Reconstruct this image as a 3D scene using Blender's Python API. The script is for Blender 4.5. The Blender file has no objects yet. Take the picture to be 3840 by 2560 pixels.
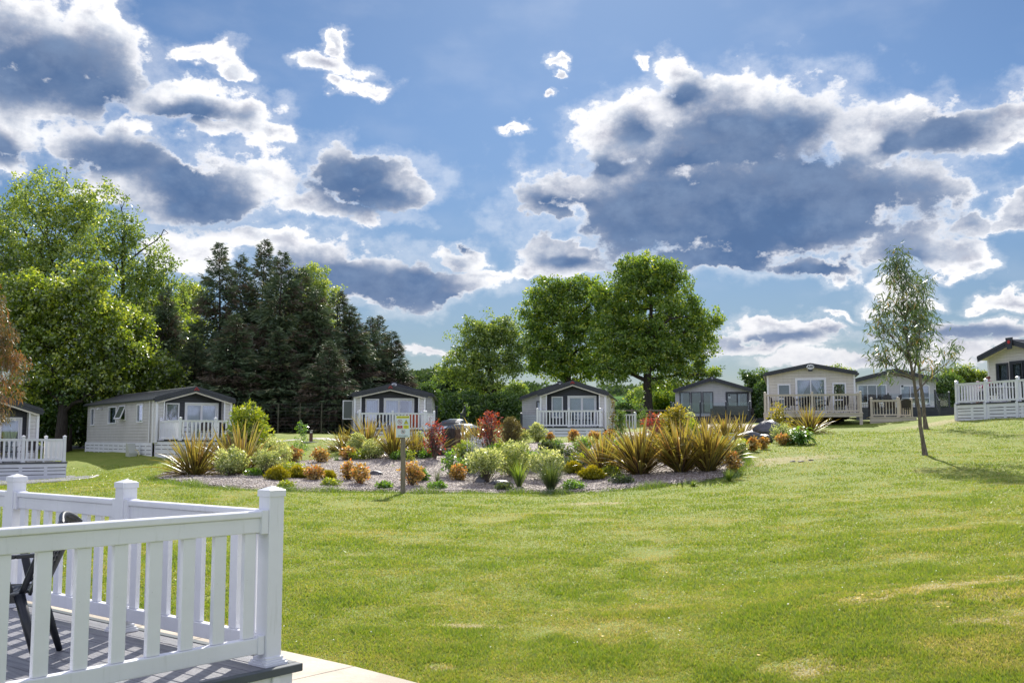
import bpy, bmesh, math, random
import numpy as np
from mathutils import Vector, Matrix
R = math.radians
scene = bpy.context.scene
COL = scene.collection
# ------------------------------------------------------------------ camera
F, CX, CY, EYE, TILT = 3800.0, 1920.0, 1280.0, 2.0, R(5.41)
cam_d = bpy.data.cameras.new('camera')
cam_d.sensor_width = 36.0
cam_d.lens = 36.0 * F / 3840.0
cam_d.clip_start, cam_d.clip_end = 0.1, 5000
cam = bpy.data.objects.new('camera', cam_d)
COL.objects.link(cam)
cam.location = (0, 0, EYE)
cam.rotation_euler = (math.pi / 2 + TILT, 0, 0)
scene.camera = cam
# ------------------------------------------------------------------ light
SUN_AZ, SUN_EL = R(5.6), R(37)
scene.view_settings.view_transform = 'Standard'
scene.view_settings.look = 'None'
scene.view_settings.gamma = 1.0
scene.view_settings.exposure = 0.9
SKY_STR = 0.1
sd = bpy.data.lights.new('sun', 'SUN')
sd.energy, sd.angle, sd.color = 4.0, R(0.5), (1.0, 0.95, 0.86)
so = bpy.data.objects.new('sun', sd)
COL.objects.link(so)
SDIR = Vector((math.sin(SUN_AZ) * math.cos(SUN_EL), math.cos(SUN_AZ) * math.cos(SUN_EL), math.sin(SUN_EL)))
so.rotation_euler = SDIR.to_track_quat('Z', 'Y').to_euler()
so.location = (0, 0, 60)


def nd(nt, typ, **kw):
    n = nt.nodes.new(typ)
    for k, v in kw.items():
        if k == 'ins':
            for i, x in v.items():
                if hasattr(x, 'is_output') or isinstance(x, bpy.types.NodeSocket):
                    nt.links.new(x, n.inputs[i])
                else:
                    n.inputs[i].default_value = x
        else:
            setattr(n, k, v)
    return n


def mth(nt, op, a, b=0.0, c=0.0, clamp=False):
    return nd(nt, 'ShaderNodeMath', operation=op, use_clamp=clamp, ins={0: a, 1: b, 2: c}).outputs[0]


def vm(nt, op, a, b=(0, 0, 0), c=(0, 0, 0)):
    return nd(nt, 'ShaderNodeVectorMath', operation=op, ins={0: a, 1: b, 2: c})


def smooth(nt, x, lo, hi, a=0.0, b=1.0):
    return nd(nt, 'ShaderNodeMapRange', interpolation_type='SMOOTHSTEP', ins={0: x, 1: lo, 2: hi, 3: a, 4: b}).outputs[0]


def mixc(nt, f, a, b, blend='MIX'):
    n = nt.nodes.new('ShaderNodeMix')
    n.data_type = 'RGBA'
    n.blend_type = blend
    for i, x in ((0, f), (6, a), (7, b)):
        if isinstance(x, bpy.types.NodeSocket):
            nt.links.new(x, n.inputs[i])
        else:
            n.inputs[i].default_value = x if i == 0 else (tuple(x) + (1.0,))[:4]
    return n.outputs[2]


def ramp(nt, f, stops):
    n = nt.nodes.new('ShaderNodeValToRGB')
    e = n.color_ramp.elements
    while len(e) < len(stops):
        e.new(0.5)
    for q, (p, c) in zip(e, stops):
        q.position = p
        q.color = (tuple(c) + (1.0,))[:4]
    nt.links.new(f, n.inputs[0])
    return n.outputs[0]


def noise(nt, vec, scale, detail=4, rough=0.55, dist=0.0):
    return nd(nt, 'ShaderNodeTexNoise', ins={'Vector': vec, 'Scale': scale, 'Detail': detail, 'Roughness': rough, 'Distortion': dist}).outputs[0]


# ------------------------------------------------------------------ sky with clouds, by compass bearing and height
def azel(px, py):                       # a bearing / elevation of a spot of sky, read off the picture (2352 wide)
    u, v = (px - 1176) / 2327.4, (784 - py) / 2327.4
    y, z = math.cos(TILT) - v * math.sin(TILT), math.sin(TILT) + v * math.cos(TILT)
    n = math.sqrt(u * u + y * y + z * z)
    return math.atan2(u, y), math.asin(z / n)


CLOUD = [(110, 130, 215, 110), (60, 235, 150, 62), (235, 120, 100, 105), (20, 60, 120, 55), (250, 40, 50, 40),
         (10, 325, 85, 45), (10, 385, 65, 22), (470, 130, 85, 24), (510, 160, 60, 22), (430, 240, 160, 46), (560, 262, 90, 46), (500, 315, 75, 30),
         (765, 160, 72, 26), (850, 205, 56, 20), (790, 205, 34, 20), (785, 110, 26, 22),
         (240, 345, 130, 45), (360, 385, 150, 48), (480, 440, 165, 66), (610, 400, 70, 46), (250, 420, 80, 25),
         (830, 400, 155, 66), (935, 430, 55, 45), (800, 485, 150, 24), (700, 460, 80, 40),
         (640, 560, 170, 34), (760, 600, 200, 62), (880, 650, 180, 62), (1010, 650, 165, 48), (1050, 575, 66, 28), (450, 570, 100, 60), (1120, 620, 60, 26),
         (1560, 160, 75, 40), (1640, 220, 130, 70), (1480, 262, 105, 55), (1760, 280, 240, 96), (1420, 330, 110, 55), (1300, 425, 115, 52), (1225, 460, 60, 34),
         (1470, 440, 200, 90), (1720, 450, 350, 120), (1960, 440, 180, 80), (1850, 540, 240, 42), (1640, 590, 160, 34), (2010, 300, 140, 62), (2190, 295, 140, 66), (2330, 255, 90, 44),
         (2140, 440, 70, 60), (2210, 525, 80, 30), (1470, 140, 20, 24),
         (1300, 588, 115, 34), (1215, 612, 60, 22), (1860, 612, 125, 30), (2070, 570, 95, 44), (2180, 590, 85, 32), (2230, 610, 60, 20), (2330, 470, 60, 30), (2340, 510, 60, 20),
         (2330, 675, 70, 24), (2262, 690, 30, 12), (1790, 765, 160, 24), (1900, 745, 90, 16), (2230, 752, 190, 24), (1920, 712, 46, 11), (1760, 800, 110, 20),
         (1285, 158, 24, 15), (1290, 190, 18, 9), (1285, 236, 18, 9), (1160, 290, 40, 12), (960, 820, 70, 14), (1560, 330, 130, 80), (1400, 470, 160, 50), (1250, 500, 60, 22), (2330, 310, 60, 30), (1680, 470, 440, 130), (620, 330, 60, 30), (300, 300, 60, 30), (1500, 740, 90, 12), (2050, 660, 80, 30), (2000, 830, 260, 26), (1660, 800, 70, 26), (2150, 800, 160, 24), (2100, 690, 60, 14)]
DARK = [(90, 140, 165, 68), (215, 195, 85, 55), (20, 330, 60, 20), (430, 255, 100, 22),
        (265, 365, 125, 40), (430, 420, 120, 55), (470, 460, 110, 36), (820, 395, 125, 56), (860, 440, 130, 34),
        (770, 620, 170, 40), (890, 665, 185, 42), (1040, 680, 90, 24), (1050, 575, 36, 13),
        (1590, 205, 60, 30), (1720, 285, 190, 56), (1470, 285, 70, 30), (1560, 420, 160, 50), (1850, 380, 130, 50), (1720, 520, 400, 66), (1660, 470, 400, 110), (1640, 590, 190, 36), (930, 640, 120, 40), (1400, 380, 70, 22), (1640, 350, 200, 36), (1500, 480, 250, 66), (1750, 480, 350, 90), (1970, 450, 150, 62), (1300, 450, 90, 24),
        (1680, 575, 170, 40), (1850, 540, 210, 30), (2200, 300, 80, 34), (2070, 320, 60, 26), (1300, 592, 70, 18), (1870, 618, 110, 20), (2090, 590, 50, 18), (1790, 772, 130, 12), (2230, 765, 160, 12)]


def build_world():
    w = bpy.data.worlds.new('World')
    scene.world = w
    w.use_nodes = True
    nt = w.node_tree
    nt.nodes.clear()
    out = nd(nt, 'ShaderNodeOutputWorld')
    bg = nd(nt, 'ShaderNodeBackground')
    nt.links.new(bg.outputs[0], out.inputs[0])
    sky = nd(nt, 'ShaderNodeTexSky', sky_type='NISHITA', sun_disc=False, sun_elevation=SUN_EL, sun_rotation=SUN_AZ,
             altitude=60, air_density=1.0, dust_density=0.35, ozone_density=2.2)
    d = nd(nt, 'ShaderNodeTexCoord').outputs['Generated']
    s = nd(nt, 'ShaderNodeSeparateXYZ', ins={0: d})
    az = mth(nt, 'ARCTAN2', s.outputs[0], s.outputs[1])
    el = mth(nt, 'ARCSINE', s.outputs[2])
    p0 = nd(nt, 'ShaderNodeCombineXYZ', ins={0: az, 1: el, 2: 0.0}).outputs[0]
    # billow warp
    st = vm(nt, 'MULTIPLY', p0, (1.0, 1.35, 1.0)).outputs[0]
    wn = nd(nt, 'ShaderNodeTexNoise', ins={'Vector': st, 'Scale': 13.0, 'Detail': 6.0, 'Roughness': 0.58})
    wv = vm(nt, 'SUBTRACT', wn.outputs['Color'], (0.5, 0.5, 0.5)).outputs[0]
    p = vm(nt, 'MULTIPLY_ADD', wv, (0.105, 0.080, 0.0), p0).outputs[0]
    wn2 = nd(nt, 'ShaderNodeTexNoise', ins={'Vector': st, 'Scale': 9.0, 'Detail': 5.0, 'Roughness': 0.55})
    wv2 = vm(nt, 'SUBTRACT', wn2.outputs['Color'], (0.5, 0.5, 0.5)).outputs[0]
    pd = vm(nt, 'MULTIPLY_ADD', wv2, (0.11, 0.05, 0.0), p0).outputs[0]

    def field(pp, blobs, k):
        acc = None
        for (x, y, rx, ry) in blobs:
            a, e = azel(x, y)
            sx, sy = 2327.4 / rx * 1.0, 2327.4 / ry * 1.0
            q = vm(nt, 'MULTIPLY_ADD', pp, (sx, sy, 0.0), (-a * sx, -e * sy, 0.0)).outputs[0]
            ln = nd(nt, 'ShaderNodeVectorMath', operation='LENGTH', ins={0: q}).outputs['Value']
            acc = ln if acc is None else nd(nt, 'ShaderNodeMath', operation='SMOOTH_MIN', ins={0: acc, 1: ln, 2: k}).outputs[0]
        return mth(nt, 'SUBTRACT', 1.0, acc)

    def cn(x):
        return mth(nt, 'SUBTRACT', x, 0.5)
    B = mth(nt, 'MULTIPLY', field(p, CLOUD, 0.38), 1.7)
    K = field(pd, [(x, y + 0.16 * ry + 3, rx * 1.04, ry * 1.12) for x, y, rx, ry in DARK], 0.6)
    f1 = noise(nt, st, 24.0, 8, 0.62)
    f2 = noise(nt, vm(nt, 'MULTIPLY', p0, (1.0, 1.9, 1.0)).outputs[0], 10.0, 5, 0.5)
    f3 = noise(nt, st, 75.0, 6, 0.65)
    # puffy cells for the cauliflower edges
    vo = nd(nt, 'ShaderNodeTexVoronoi', feature='SMOOTH_F1', ins={'Vector': vm(nt, 'MULTIPLY_ADD', wv, (0.05, 0.05, 0.0), st).outputs[0], 'Scale': 42.0, 'Smoothness': 0.6}).outputs['Distance']
    # bright cloud added out of view, behind and above the camera, as fill light
    away = smooth(nt, mth(nt, 'ABSOLUTE', az), 0.62, 0.95)
    high = smooth(nt, el, 0.50, 0.72)
    far = mth(nt, 'MAXIMUM', away, high)
    gn = noise(nt, vm(nt, 'MULTIPLY', d, (1, 1, 2.0)).outputs[0], 2.6, 7, 0.55)
    gen = mth(nt, 'ADD', mth(nt, 'MULTIPLY', mth(nt, 'SUBTRACT', gn, 0.44), 6.0), 2.0)
    gen = mth(nt, 'SUBTRACT', mth(nt, 'MULTIPLY', far, gen), 2.0)
    B = mth(nt, 'MAXIMUM', B, gen)
    nz = mth(nt, 'ADD', mth(nt, 'MULTIPLY', cn(f1), 1.5), mth(nt, 'MULTIPLY', cn(f3), 1.1))
    nz = mth(nt, 'ADD', nz, mth(nt, 'MULTIPLY', mth(nt, 'SUBTRACT', 0.45, vo), 0.55))
    dens = mth(nt, 'ADD', B, nz)
    alpha = smooth(nt, dens, -0.14, 0.42)
    thin = mth(nt, 'MULTIPLY', smooth(nt, mth(nt, 'ADD', B, mth(nt, 'MULTIPLY', cn(f1), 3.0)), -0.9, 0.35), 0.30)
    f1b = noise(nt, vm(nt, 'ADD', st, (0.004, 0.016, 0.0)).outputs[0], 24.0, 8, 0.62)
    f1c = noise(nt, st, 12.0, 6, 0.6)
    f1d = noise(nt, vm(nt, 'ADD', st, (0.006, 0.030, 0.0)).outputs[0], 12.0, 6, 0.6)
    relief = mth(nt, 'ADD', mth(nt, 'MULTIPLY', mth(nt, 'SUBTRACT', f1, f1b), 0.75), mth(nt, 'MULTIPLY', mth(nt, 'SUBTRACT', f1c, f1d), 0.60))
    veil = mth(nt, 'MULTIPLY', smooth(nt, f2, 0.45, 0.75), 0.08)
    alpha = mth(nt, 'MAXIMUM', alpha, mth(nt, 'MAXIMUM', thin, veil))
    # inside: bright rim, soft greys further in, blue-grey underside
    mid = smooth(nt, mth(nt, 'ADD', dens, mth(nt, 'MULTIPLY', mth(nt, 'ADD', mth(nt, 'MULTIPLY', cn(f1c), 1.5), cn(f2)), 2.2)), 0.40, 1.9)
    Kn = mth(nt, 'ADD', K, mth(nt, 'MULTIPLY', cn(f2), 0.9))
    Kn = mth(nt, 'ADD', Kn, mth(nt, 'MULTIPLY', cn(f1), 1.3))
    Kn = mth(nt, 'ADD', Kn, mth(nt, 'MULTIPLY', cn(f3), 0.15))
    dark = mth(nt, 'MULTIPLY', smooth(nt, Kn, -0.75, 0.60), smooth(nt, mth(nt, 'ADD', dens, mth(nt, 'MULTIPLY', cn(f1c), 1.6)), -0.08, 0.50))
    low = smooth(nt, el, 0.0, 0.16)          # less contrast near the horizon
    white = mixc(nt, low, (0.66, 0.67, 0.72), (1.10, 1.10, 1.12))
    grey = (0.42, 0.46, 0.58)
    dk = mixc(nt, smooth(nt, mth(nt, 'ADD', mth(nt, 'MULTIPLY', f2, 0.6), mth(nt, 'MULTIPLY', f1, 0.4)), 0.40, 0.60), (0.105, 0.188, 0.365), (0.180, 0.262, 0.43))
    c = mixc(nt, mth(nt, 'MULTIPLY', mid, 0.75), white, grey)
    c = mixc(nt, mth(nt, 'MULTIPLY', dark, smooth(nt, low, 0.0, 1.0, 0.60, 1.0)), c, dk)
    rl = mth(nt, 'ADD', 1.0, mth(nt, 'MULTIPLY', relief, mth(nt, 'MULTIPLY', mth(nt, 'ADD', 0.5, mid), mth(nt, 'SUBTRACT', 1.0, mth(nt, 'MULTIPLY', dark, 0.62)))))
    rc = nd(nt, 'ShaderNodeCombineXYZ', ins={0: rl, 1: rl, 2: mth(nt, 'ADD', mth(nt, 'MULTIPLY', rl, 0.8), 0.2)}).outputs[0]
    c = vm(nt, 'MULTIPLY', c, rc).outputs[0]
    c = mixc(nt, far, c, (0.90, 0.95, 1.22))      # brightened bluish colour of the added unseen cloud, for the fill
    cs = vm(nt, 'SCALE', c)
    cs.inputs[3].default_value = CLOUD_GAIN
    skc = mixc(nt, 1.0, sky.outputs[0], SKY_TINT, 'MULTIPLY')
    skc = mixc(nt, 1.0, skc, mixc(nt, smooth(nt, el, -0.05, 0.34), (0.86, 0.70, 0.62), (1.0, 1.0, 1.0)), 'MULTIPLY')
    fin = mixc(nt, alpha, skc, cs.outputs[0])
    nt.links.new(fin, bg.inputs[0])
    bg.inputs[1].default_value = SKY_STR


CLOUD_GAIN = 5.4
SKY_TINT = (0.262, 0.340, 0.425)
build_world()
w_ = scene.world
try:
    w_.cycles.sampling_method = 'MANUAL'
    w_.cycles.sample_map_resolution = 512
except Exception:
    pass
scene.cycles.max_bounces = 6
scene.cycles.transparent_max_bounces = 12
scene.cycles.diffuse_bounces = 3
scene.cycles.glossy_bounces = 3
scene.cycles.transmission_bounces = 4
scene.cycles.caustics_reflective = False
scene.cycles.caustics_refractive = False


# ------------------------------------------------------------------ geometry helpers
def ray(px, py):
    u, v = (px - CX) / F, (CY - py) / F
    y, z = math.cos(TILT) - v * math.sin(TILT), math.sin(TILT) + v * math.cos(TILT)
    return u / y, z / y


def W(px, py, D):                        # the point D metres ahead along the line of sight of a spot
    a, b = ray(px, py)
    return Vector((a * D, D, EYE + b * D))


CTRL = [(1100, 2560, 8.0), (2400, 2560, 8.0), (3200, 2560, 7.3), (3840, 2560, 6.6), (1000, 2200, 12), (2400, 2200, 12), (3840, 2150, 10.6), (3840, 2400, 7.6),
        (3000, 2000, 16), (2000, 2000, 17.5), (3840, 1900, 17), (1000, 1950, 19), (300, 1950, 19),
        (600, 1822, 26), (1510, 1848, 27), (2150, 1848, 27), (2720, 1792, 28), (3470, 1705, 30), (3473, 1609, 45), (3840, 1690, 31), (3000, 1700, 32),
        (1100, 1652, 45), (1000, 1625, 55), (620, 1713, 49), (345, 1692, 59), (300, 1675, 64), (262, 1795, 42), (60, 1800, 38), (300, 1740, 47), (140, 1810, 36),
        (1300, 1632, 56), (2140, 1652, 57.5), (1700, 1645, 52), (2400, 1610, 60), (3202, 1601, 49), (2850, 1645, 40), (2900, 1600, 49),
        (3590, 1572, 46), (3818, 1568, 42), (3430, 1568, 73), (3330, 1572, 60), (2650, 1588, 82), (2800, 1590, 76), (1850, 1590, 84), (2430, 1570, 88)]
CT = [tuple(W(*c)) for c in CTRL]
CT += [(0, 0, 0.05), (-12, 2, -0.1), (12, 2, 0.6), (0, -20, 0), (-60, 30, -2), (60, 30, 4), (-60, 75, 1.2), (60, 80, 5), (0, 105, 3.4), (-50, 100, 1.6), (70, 110, 5)]
CT = np.array(CT)


def _U(r):
    return np.where(r > 1e-6, r * r * np.log(np.maximum(r, 1e-6)), 0)


_n = len(CT)
_A = np.zeros((_n + 3, _n + 3))
_d = np.hypot(CT[:, None, 0] - CT[None, :, 0], CT[:, None, 1] - CT[None, :, 1])
_A[:_n, :_n] = _U(_d) + np.eye(_n) * 2.0
_A[:_n, _n] = 1
_A[:_n, _n + 1:] = CT[:, :2]
_A[_n:, :_n] = _A[:_n, _n:].T
_W = np.linalg.solve(_A, np.concatenate([CT[:, 2], [0, 0, 0]]))


def H(x, y):                             # height of the ground
    x = np.asarray(x, float)
    y = np.asarray(y, float)
    xs, ys = np.clip(x, -75, 75), np.clip(y, -25, 112)
    r = np.hypot(xs[..., None] - CT[:, 0], ys[..., None] - CT[:, 1])
    z = _U(r) @ _W[:_n] + _W[_n] + _W[_n + 1] * xs + _W[_n + 2] * ys
    far = np.maximum(y - 112, 0)
    z = z + far * 0.034 + 4.0 * np.sin(far * 0.007) * np.sin(x * 0.006 + 1.0) * np.minimum(far / 200, 1)
    z = z + 0.10 * np.exp(-((x - 4.2) ** 2 / 6 + (y - 9.2) ** 2 / 3)) + 0.07 * np.exp(-((x - 6.5) ** 2 / 5 + (y - 13.5) ** 2 / 2.5)) - 0.05 * np.exp(-((x - 2.6) ** 2 / 3 + (y - 11.8) ** 2 / 1.2))
    z = z + 0.02 * np.sin(x * 0.9 + 1.3 * np.sin(y * 0.4)) * np.sin(y * 0.7 + x * 0.3) + 0.012 * np.sin(x * 2.3 + y * 1.1) * np.sin(y * 2.1 - x)
    return z


def h1(x, y):
    return float(H(np.array([x]), np.array([y]))[0])


def G(px, py):                           # where the line of sight of a spot meets the ground
    a, b = ray(px, py)
    t = np.concatenate([np.arange(4, 60, 0.1), np.arange(60, 400, 0.5)])
    g = (EYE + b * t) - H(a * t, t)
    k = np.argmax(g < 0)
    if g[k] >= 0:
        k = len(t) - 1
    t0, t1 = t[max(k - 1, 0)], t[k]
    g0, g1 = g[max(k - 1, 0)], g[k]
    tt = t0 + (t1 - t0) * (g0 / (g0 - g1) if g0 != g1 else 0)
    return Vector((a * tt, tt, h1(a * tt, tt)))


def npobj(name, V, Fc, mat, parent=None, attrs=None, smooth_=False, mats=None, fmat=None):
    V = np.asarray(V, np.float32).reshape(-1, 3)
    me = bpy.data.meshes.new(name)
    if isinstance(Fc, np.ndarray):
        n, k = Fc.shape
        me.vertices.add(len(V))
        me.vertices.foreach_set('co', V.ravel())
        me.loops.add(n * k)
        me.loops.foreach_set('vertex_index', Fc.astype(np.int32).ravel())
        me.polygons.add(n)
        me.polygons.foreach_set('loop_start', np.arange(0, n * k, k, dtype=np.int32))
        try:
            me.polygons.foreach_set('loop_total', np.full(n, k, np.int32))
        except Exception:
            pass
    else:
        me.from_pydata([tuple(map(float, v)) for v in V], [], Fc)
    if smooth_:
        me.polygons.foreach_set('use_smooth', np.ones(len(me.polygons), bool))
    for k_, v_ in (attrs or {}).items():
        at = me.attributes.new(k_, 'FLOAT', 'POINT')
        at.data.foreach_set('value', np.asarray(v_, np.float32))
    for m in (mats or [mat]):
        if m:
            me.materials.append(m)
    if fmat is not None:
        me.polygons.foreach_set('material_index', np.asarray(fmat, np.int32))
    me.update(calc_edges=True)
    me.validate()
    o = bpy.data.objects.new(name, me)
    COL.objects.link(o)
    if parent:
        o.parent = parent
    return o


class MB:
    """collects boxes, bars, prisms and tubes; build() links them as ONE mesh"""
    def __init__(s, M=None):
        s.v, s.f, s.M = [], [], M

    def add(s, vs, fs, M=None):
        b = len(s.v)
        for v in vs:
            v = Vector(v)
            if M is not None:
                v = M @ v
            if s.M is not None:
                v = s.M @ v
            s.v.append(v)
        s.f += [tuple(i + b for i in f) for f in fs]
        return s

    def box(s, x0, x1, y0, y1, z0, z1, M=None):
        return s.add([(x0, y0, z0), (x1, y0, z0), (x1, y1, z0), (x0, y1, z0), (x0, y0, z1), (x1, y0, z1), (x1, y1, z1), (x0, y1, z1)],
                     [(0, 3, 2, 1), (4, 5, 6, 7), (0, 1, 5, 4), (1, 2, 6, 5), (2, 3, 7, 6), (3, 0, 4, 7)], M)

    def bar(s, a, b, w, h, up=(0, 0, 1)):    # box from a to b, w wide, h high, centred on the line
        a, b = Vector(a), Vector(b)
        d = (b - a).normalized()
        upv = Vector(up)
        if abs(d.dot(upv)) > 0.999:
            upv = Vector((0, 1, 0))
        x = d.cross(upv).normalized() * (w / 2)
        y = x.cross(d).normalized() * (h / 2)
        return s.add([a - x - y, a + x - y, a + x + y, a - x + y, b - x - y, b + x - y, b + x + y, b - x + y],
                     [(0, 1, 2, 3), (7, 6, 5, 4), (0, 4, 5, 1), (1, 5, 6, 2), (2, 6, 7, 3), (3, 7, 4, 0)])

    def prism(s, pts, axis, a0, a1):         # polygon pts extruded along axis
        def mk(p, a):
            return (a, p[0], p[1]) if axis == 'x' else (p[0], a, p[1]) if axis == 'y' else (p[0], p[1], a)
        n = len(pts)
        return s.add([mk(p, a0) for p in pts] + [mk(p, a1) for p in pts],
                     [tuple(range(n)), tuple(range(2 * n - 1, n - 1, -1))] + [(i, i + n, (i + 1) % n + n, (i + 1) % n) for i in range(n)])

    def tube(s, pts, rad, n=8, cap=True):
        pts = [Vector(p) for p in pts]
        rs = rad if isinstance(rad, (list, tuple, np.ndarray)) else [rad] * len(pts)
        vs, fs = [], []
        ref = Vector((0.13, 0.31, 0.94)).normalized()
        for i, p in enumerate(pts):
            d = (pts[min(i + 1, len(pts) - 1)] - pts[max(i - 1, 0)])
            d = d.normalized() if d.length > 1e-9 else Vector((0, 0, 1))
            if abs(d.dot(ref)) > 0.97:
                r2 = Vector((0.9, 0.2, 0.1)).normalized()
            else:
                r2 = ref
            x = d.cross(r2).normalized()
            y = d.cross(x).normalized()
            for k in range(n):
                t = 2 * math.pi * k / n
                vs.append(p + (x * math.cos(t) + y * math.sin(t)) * rs[i])
        for i in range(len(pts) - 1):
            for k in range(n):
                a, b = i * n + k, i * n + (k + 1) % n
                fs.append((a, b, b + n, a + n))
        if cap:
            fs.append(tuple(range(n - 1, -1, -1)))
            fs.append(tuple(range(len(vs) - n, len(vs))))
        return s.add(vs, fs)

    def cyl(s, c, r, z0, z1, n=20, r2=None):
        r2 = r if r2 is None else r2
        vs = [(c[0] + r * math.cos(6.2832 * k / n), c[1] + r * math.sin(6.2832 * k / n), z0) for k in range(n)]
        vs += [(c[0] + r2 * math.cos(6.2832 * k / n), c[1] + r2 * math.sin(6.2832 * k / n), z1) for k in range(n)]
        return s.add(vs, [tuple(range(n - 1, -1, -1)), tuple(range(n, 2 * n))] + [(k, (k + 1) % n, (k + 1) % n + n, k + n) for k in range(n)])

    def build(s, name, mat, parent=None, bevel=0.0, seg=2, smooth_=False, sub=0, noise_=0.0, seed=0):
        me = bpy.data.meshes.new(name)
        me.from_pydata([tuple(v) for v in s.v], [], s.f)
        if mat:
            me.materials.append(mat)
        o = bpy.data.objects.new(name, me)
        COL.objects.link(o)
        if parent:
            o.parent = parent
        if bevel > 0 or smooth_ or sub:
            bm = bmesh.new()
            bm.from_mesh(me)
            if bevel > 0:
                bmesh.ops.bevel(bm, geom=bm.edges[:] + bm.verts[:], offset=bevel, segments=seg, profile=0.6, affect='EDGES')
            for f in bm.faces:
                f.smooth = smooth_
            bm.to_mesh(me)
            bm.free()
        return o


def tag(o, label=None, cat=None, group=None, kind=None):
    for k, v in (('label', label), ('category', cat), ('group', group), ('kind', kind)):
        if v:
            o[k] = v
    return o


def empty(name, loc, label=None, cat=None, group=None, rz=0.0):
    o = bpy.data.objects.new(name, None)
    COL.objects.link(o)
    o.empty_display_size = 0.2
    o.location = loc
    o.rotation_euler = (0, 0, rz)
    return tag(o, label, cat, group)


KIDS = {}


def copy_tree(src, loc, rz=0.0, sc=1.0, label=None, group=None, parent=None):
    kids = [o for o in COL.objects if o.parent == src] if src.name not in KIDS else KIDS[src.name]
    KIDS[src.name] = kids
    c = src.copy()
    COL.objects.link(c)
    if parent is None:
        c.location, c.rotation_euler, c.scale = loc, (0, 0, rz), (sc, sc, sc) if not isinstance(sc, tuple) else sc
        if label:
            c['label'] = label
        if group:
            c['group'] = group
    else:
        c.parent = parent
    for k in kids:
        copy_tree(k, None, parent=c)
    return c


# ------------------------------------------------------------------ materials
MAT = {}


def mat(name, col, rough=0.6, var=0.0, vscale=3.0, bump=0.0, bscale=20.0, metal=0.0, spec=0.5, col2=None, coat=0.0, vec='Object', stretch=(1, 1, 1), det=4):
    m = bpy.data.materials.new(name)
    m.use_nodes = True
    nt = m.node_tree
    b = nt.nodes['Principled BSDF']
    b.inputs['Roughness'].default_value = rough
    b.inputs['Metallic'].default_value = metal
    b.inputs['Specular IOR Level'].default_value = spec
    if coat:
        b.inputs['Coat Weight'].default_value = coat
    b.inputs['Base Color'].default_value = tuple(col) + (1,)
    if var or bump:
        tc = nd(nt, 'ShaderNodeTexCoord').outputs[vec]
        tc = vm(nt, 'MULTIPLY', tc, stretch).outputs[0]
    if var:
        f = noise(nt, tc, vscale, det, 0.6)
        c2 = col2 or tuple(c * (1 - var) for c in col)
        nt.links.new(mixc(nt, smooth(nt, f, 0.35, 0.65), col, c2), b.inputs['Base Color'])
        nt.links.new(mth(nt, 'ADD', mth(nt, 'MULTIPLY', f, 0.2), rough - 0.1), b.inputs['Roughness'])
    if bump:
        f = noise(nt, tc, bscale, 5, 0.6)
        nt.links.new(nd(nt, 'ShaderNodeBump', ins={'Strength': bump, 'Distance': 0.02, 'Height': f}).outputs[0], b.inputs['Normal'])
    MAT[name] = m
    return m


def clad(name, col, pitch=0.15, dark=0.65, rough=0.5):
    """horizontal weatherboard: grooved boards every pitch metres, a little weathering"""
    m = mat(name, col, rough)
    nt = m.node_tree
    b = nt.nodes['Principled BSDF']
    tc = nd(nt, 'ShaderNodeTexCoord').outputs['Object']
    z = nd(nt, 'ShaderNodeSeparateXYZ', ins={0: tc}).outputs[2]
    fr = mth(nt, 'FRACT', mth(nt, 'DIVIDE', z, pitch))
    gro = smooth(nt, fr, 0.0, 0.10, 0, 1)
    f = noise(nt, tc, 1.2, 5, 0.6)
    f2 = noise(nt, vm(nt, 'MULTIPLY', tc, (1, 1, 0.12)).outputs[0], 9.0, 3, 0.6)
    c = mixc(nt, smooth(nt, mth(nt, 'ADD', mth(nt, 'MULTIPLY', f, 0.6), mth(nt, 'MULTIPLY', f2, 0.4)), 0.38, 0.66), col, tuple(x * 0.86 for x in col))
    nt.links.new(mixc(nt, gro, tuple(x * dark for x in col), c), b.inputs['Base Color'])
    hgt = mth(nt, 'ADD', mth(nt, 'MULTIPLY', gro, 0.6), mth(nt, 'MULTIPLY', fr, -0.7))
    nt.links.new(nd(nt, 'ShaderNodeBump', ins={'Strength': 0.8, 'Distance': 0.02, 'Height': hgt}).outputs[0], b.inputs['Normal'])
    return m


def leafmat(name, stops, trans=0.45, tr_tint=(1.15, 1.1, 0.6), gloss=0.06, grough=0.35):
    m = bpy.data.materials.new(name)
    m.use_nodes = True
    nt = m.node_tree
    nt.nodes.clear()
    out = nd(nt, 'ShaderNodeOutputMaterial')
    v = nd(nt, 'ShaderNodeAttribute', attribute_name='v').outputs['Fac']
    c = ramp(nt, v, stops)
    t = mixc(nt, 1.0, c, tr_tint, 'MULTIPLY')
    df = nd(nt, 'ShaderNodeBsdfDiffuse', ins={0: c})
    tr = nd(nt, 'ShaderNodeBsdfTranslucent', ins={0: t})
    gl = nd(nt, 'ShaderNodeBsdfGlossy', ins={0: (1, 1, 1, 1), 'Roughness': grough})
    m1 = nd(nt, 'ShaderNodeMixShader', ins={0: trans, 1: df.outputs[0], 2: tr.outputs[0]})
    m2 = nd(nt, 'ShaderNodeMixShader', ins={0: gloss, 1: m1.outputs[0], 2: gl.outputs[0]})
    nt.links.new(m2.outputs[0], out.inputs[0])
    MAT[name] = m
    return m


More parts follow.
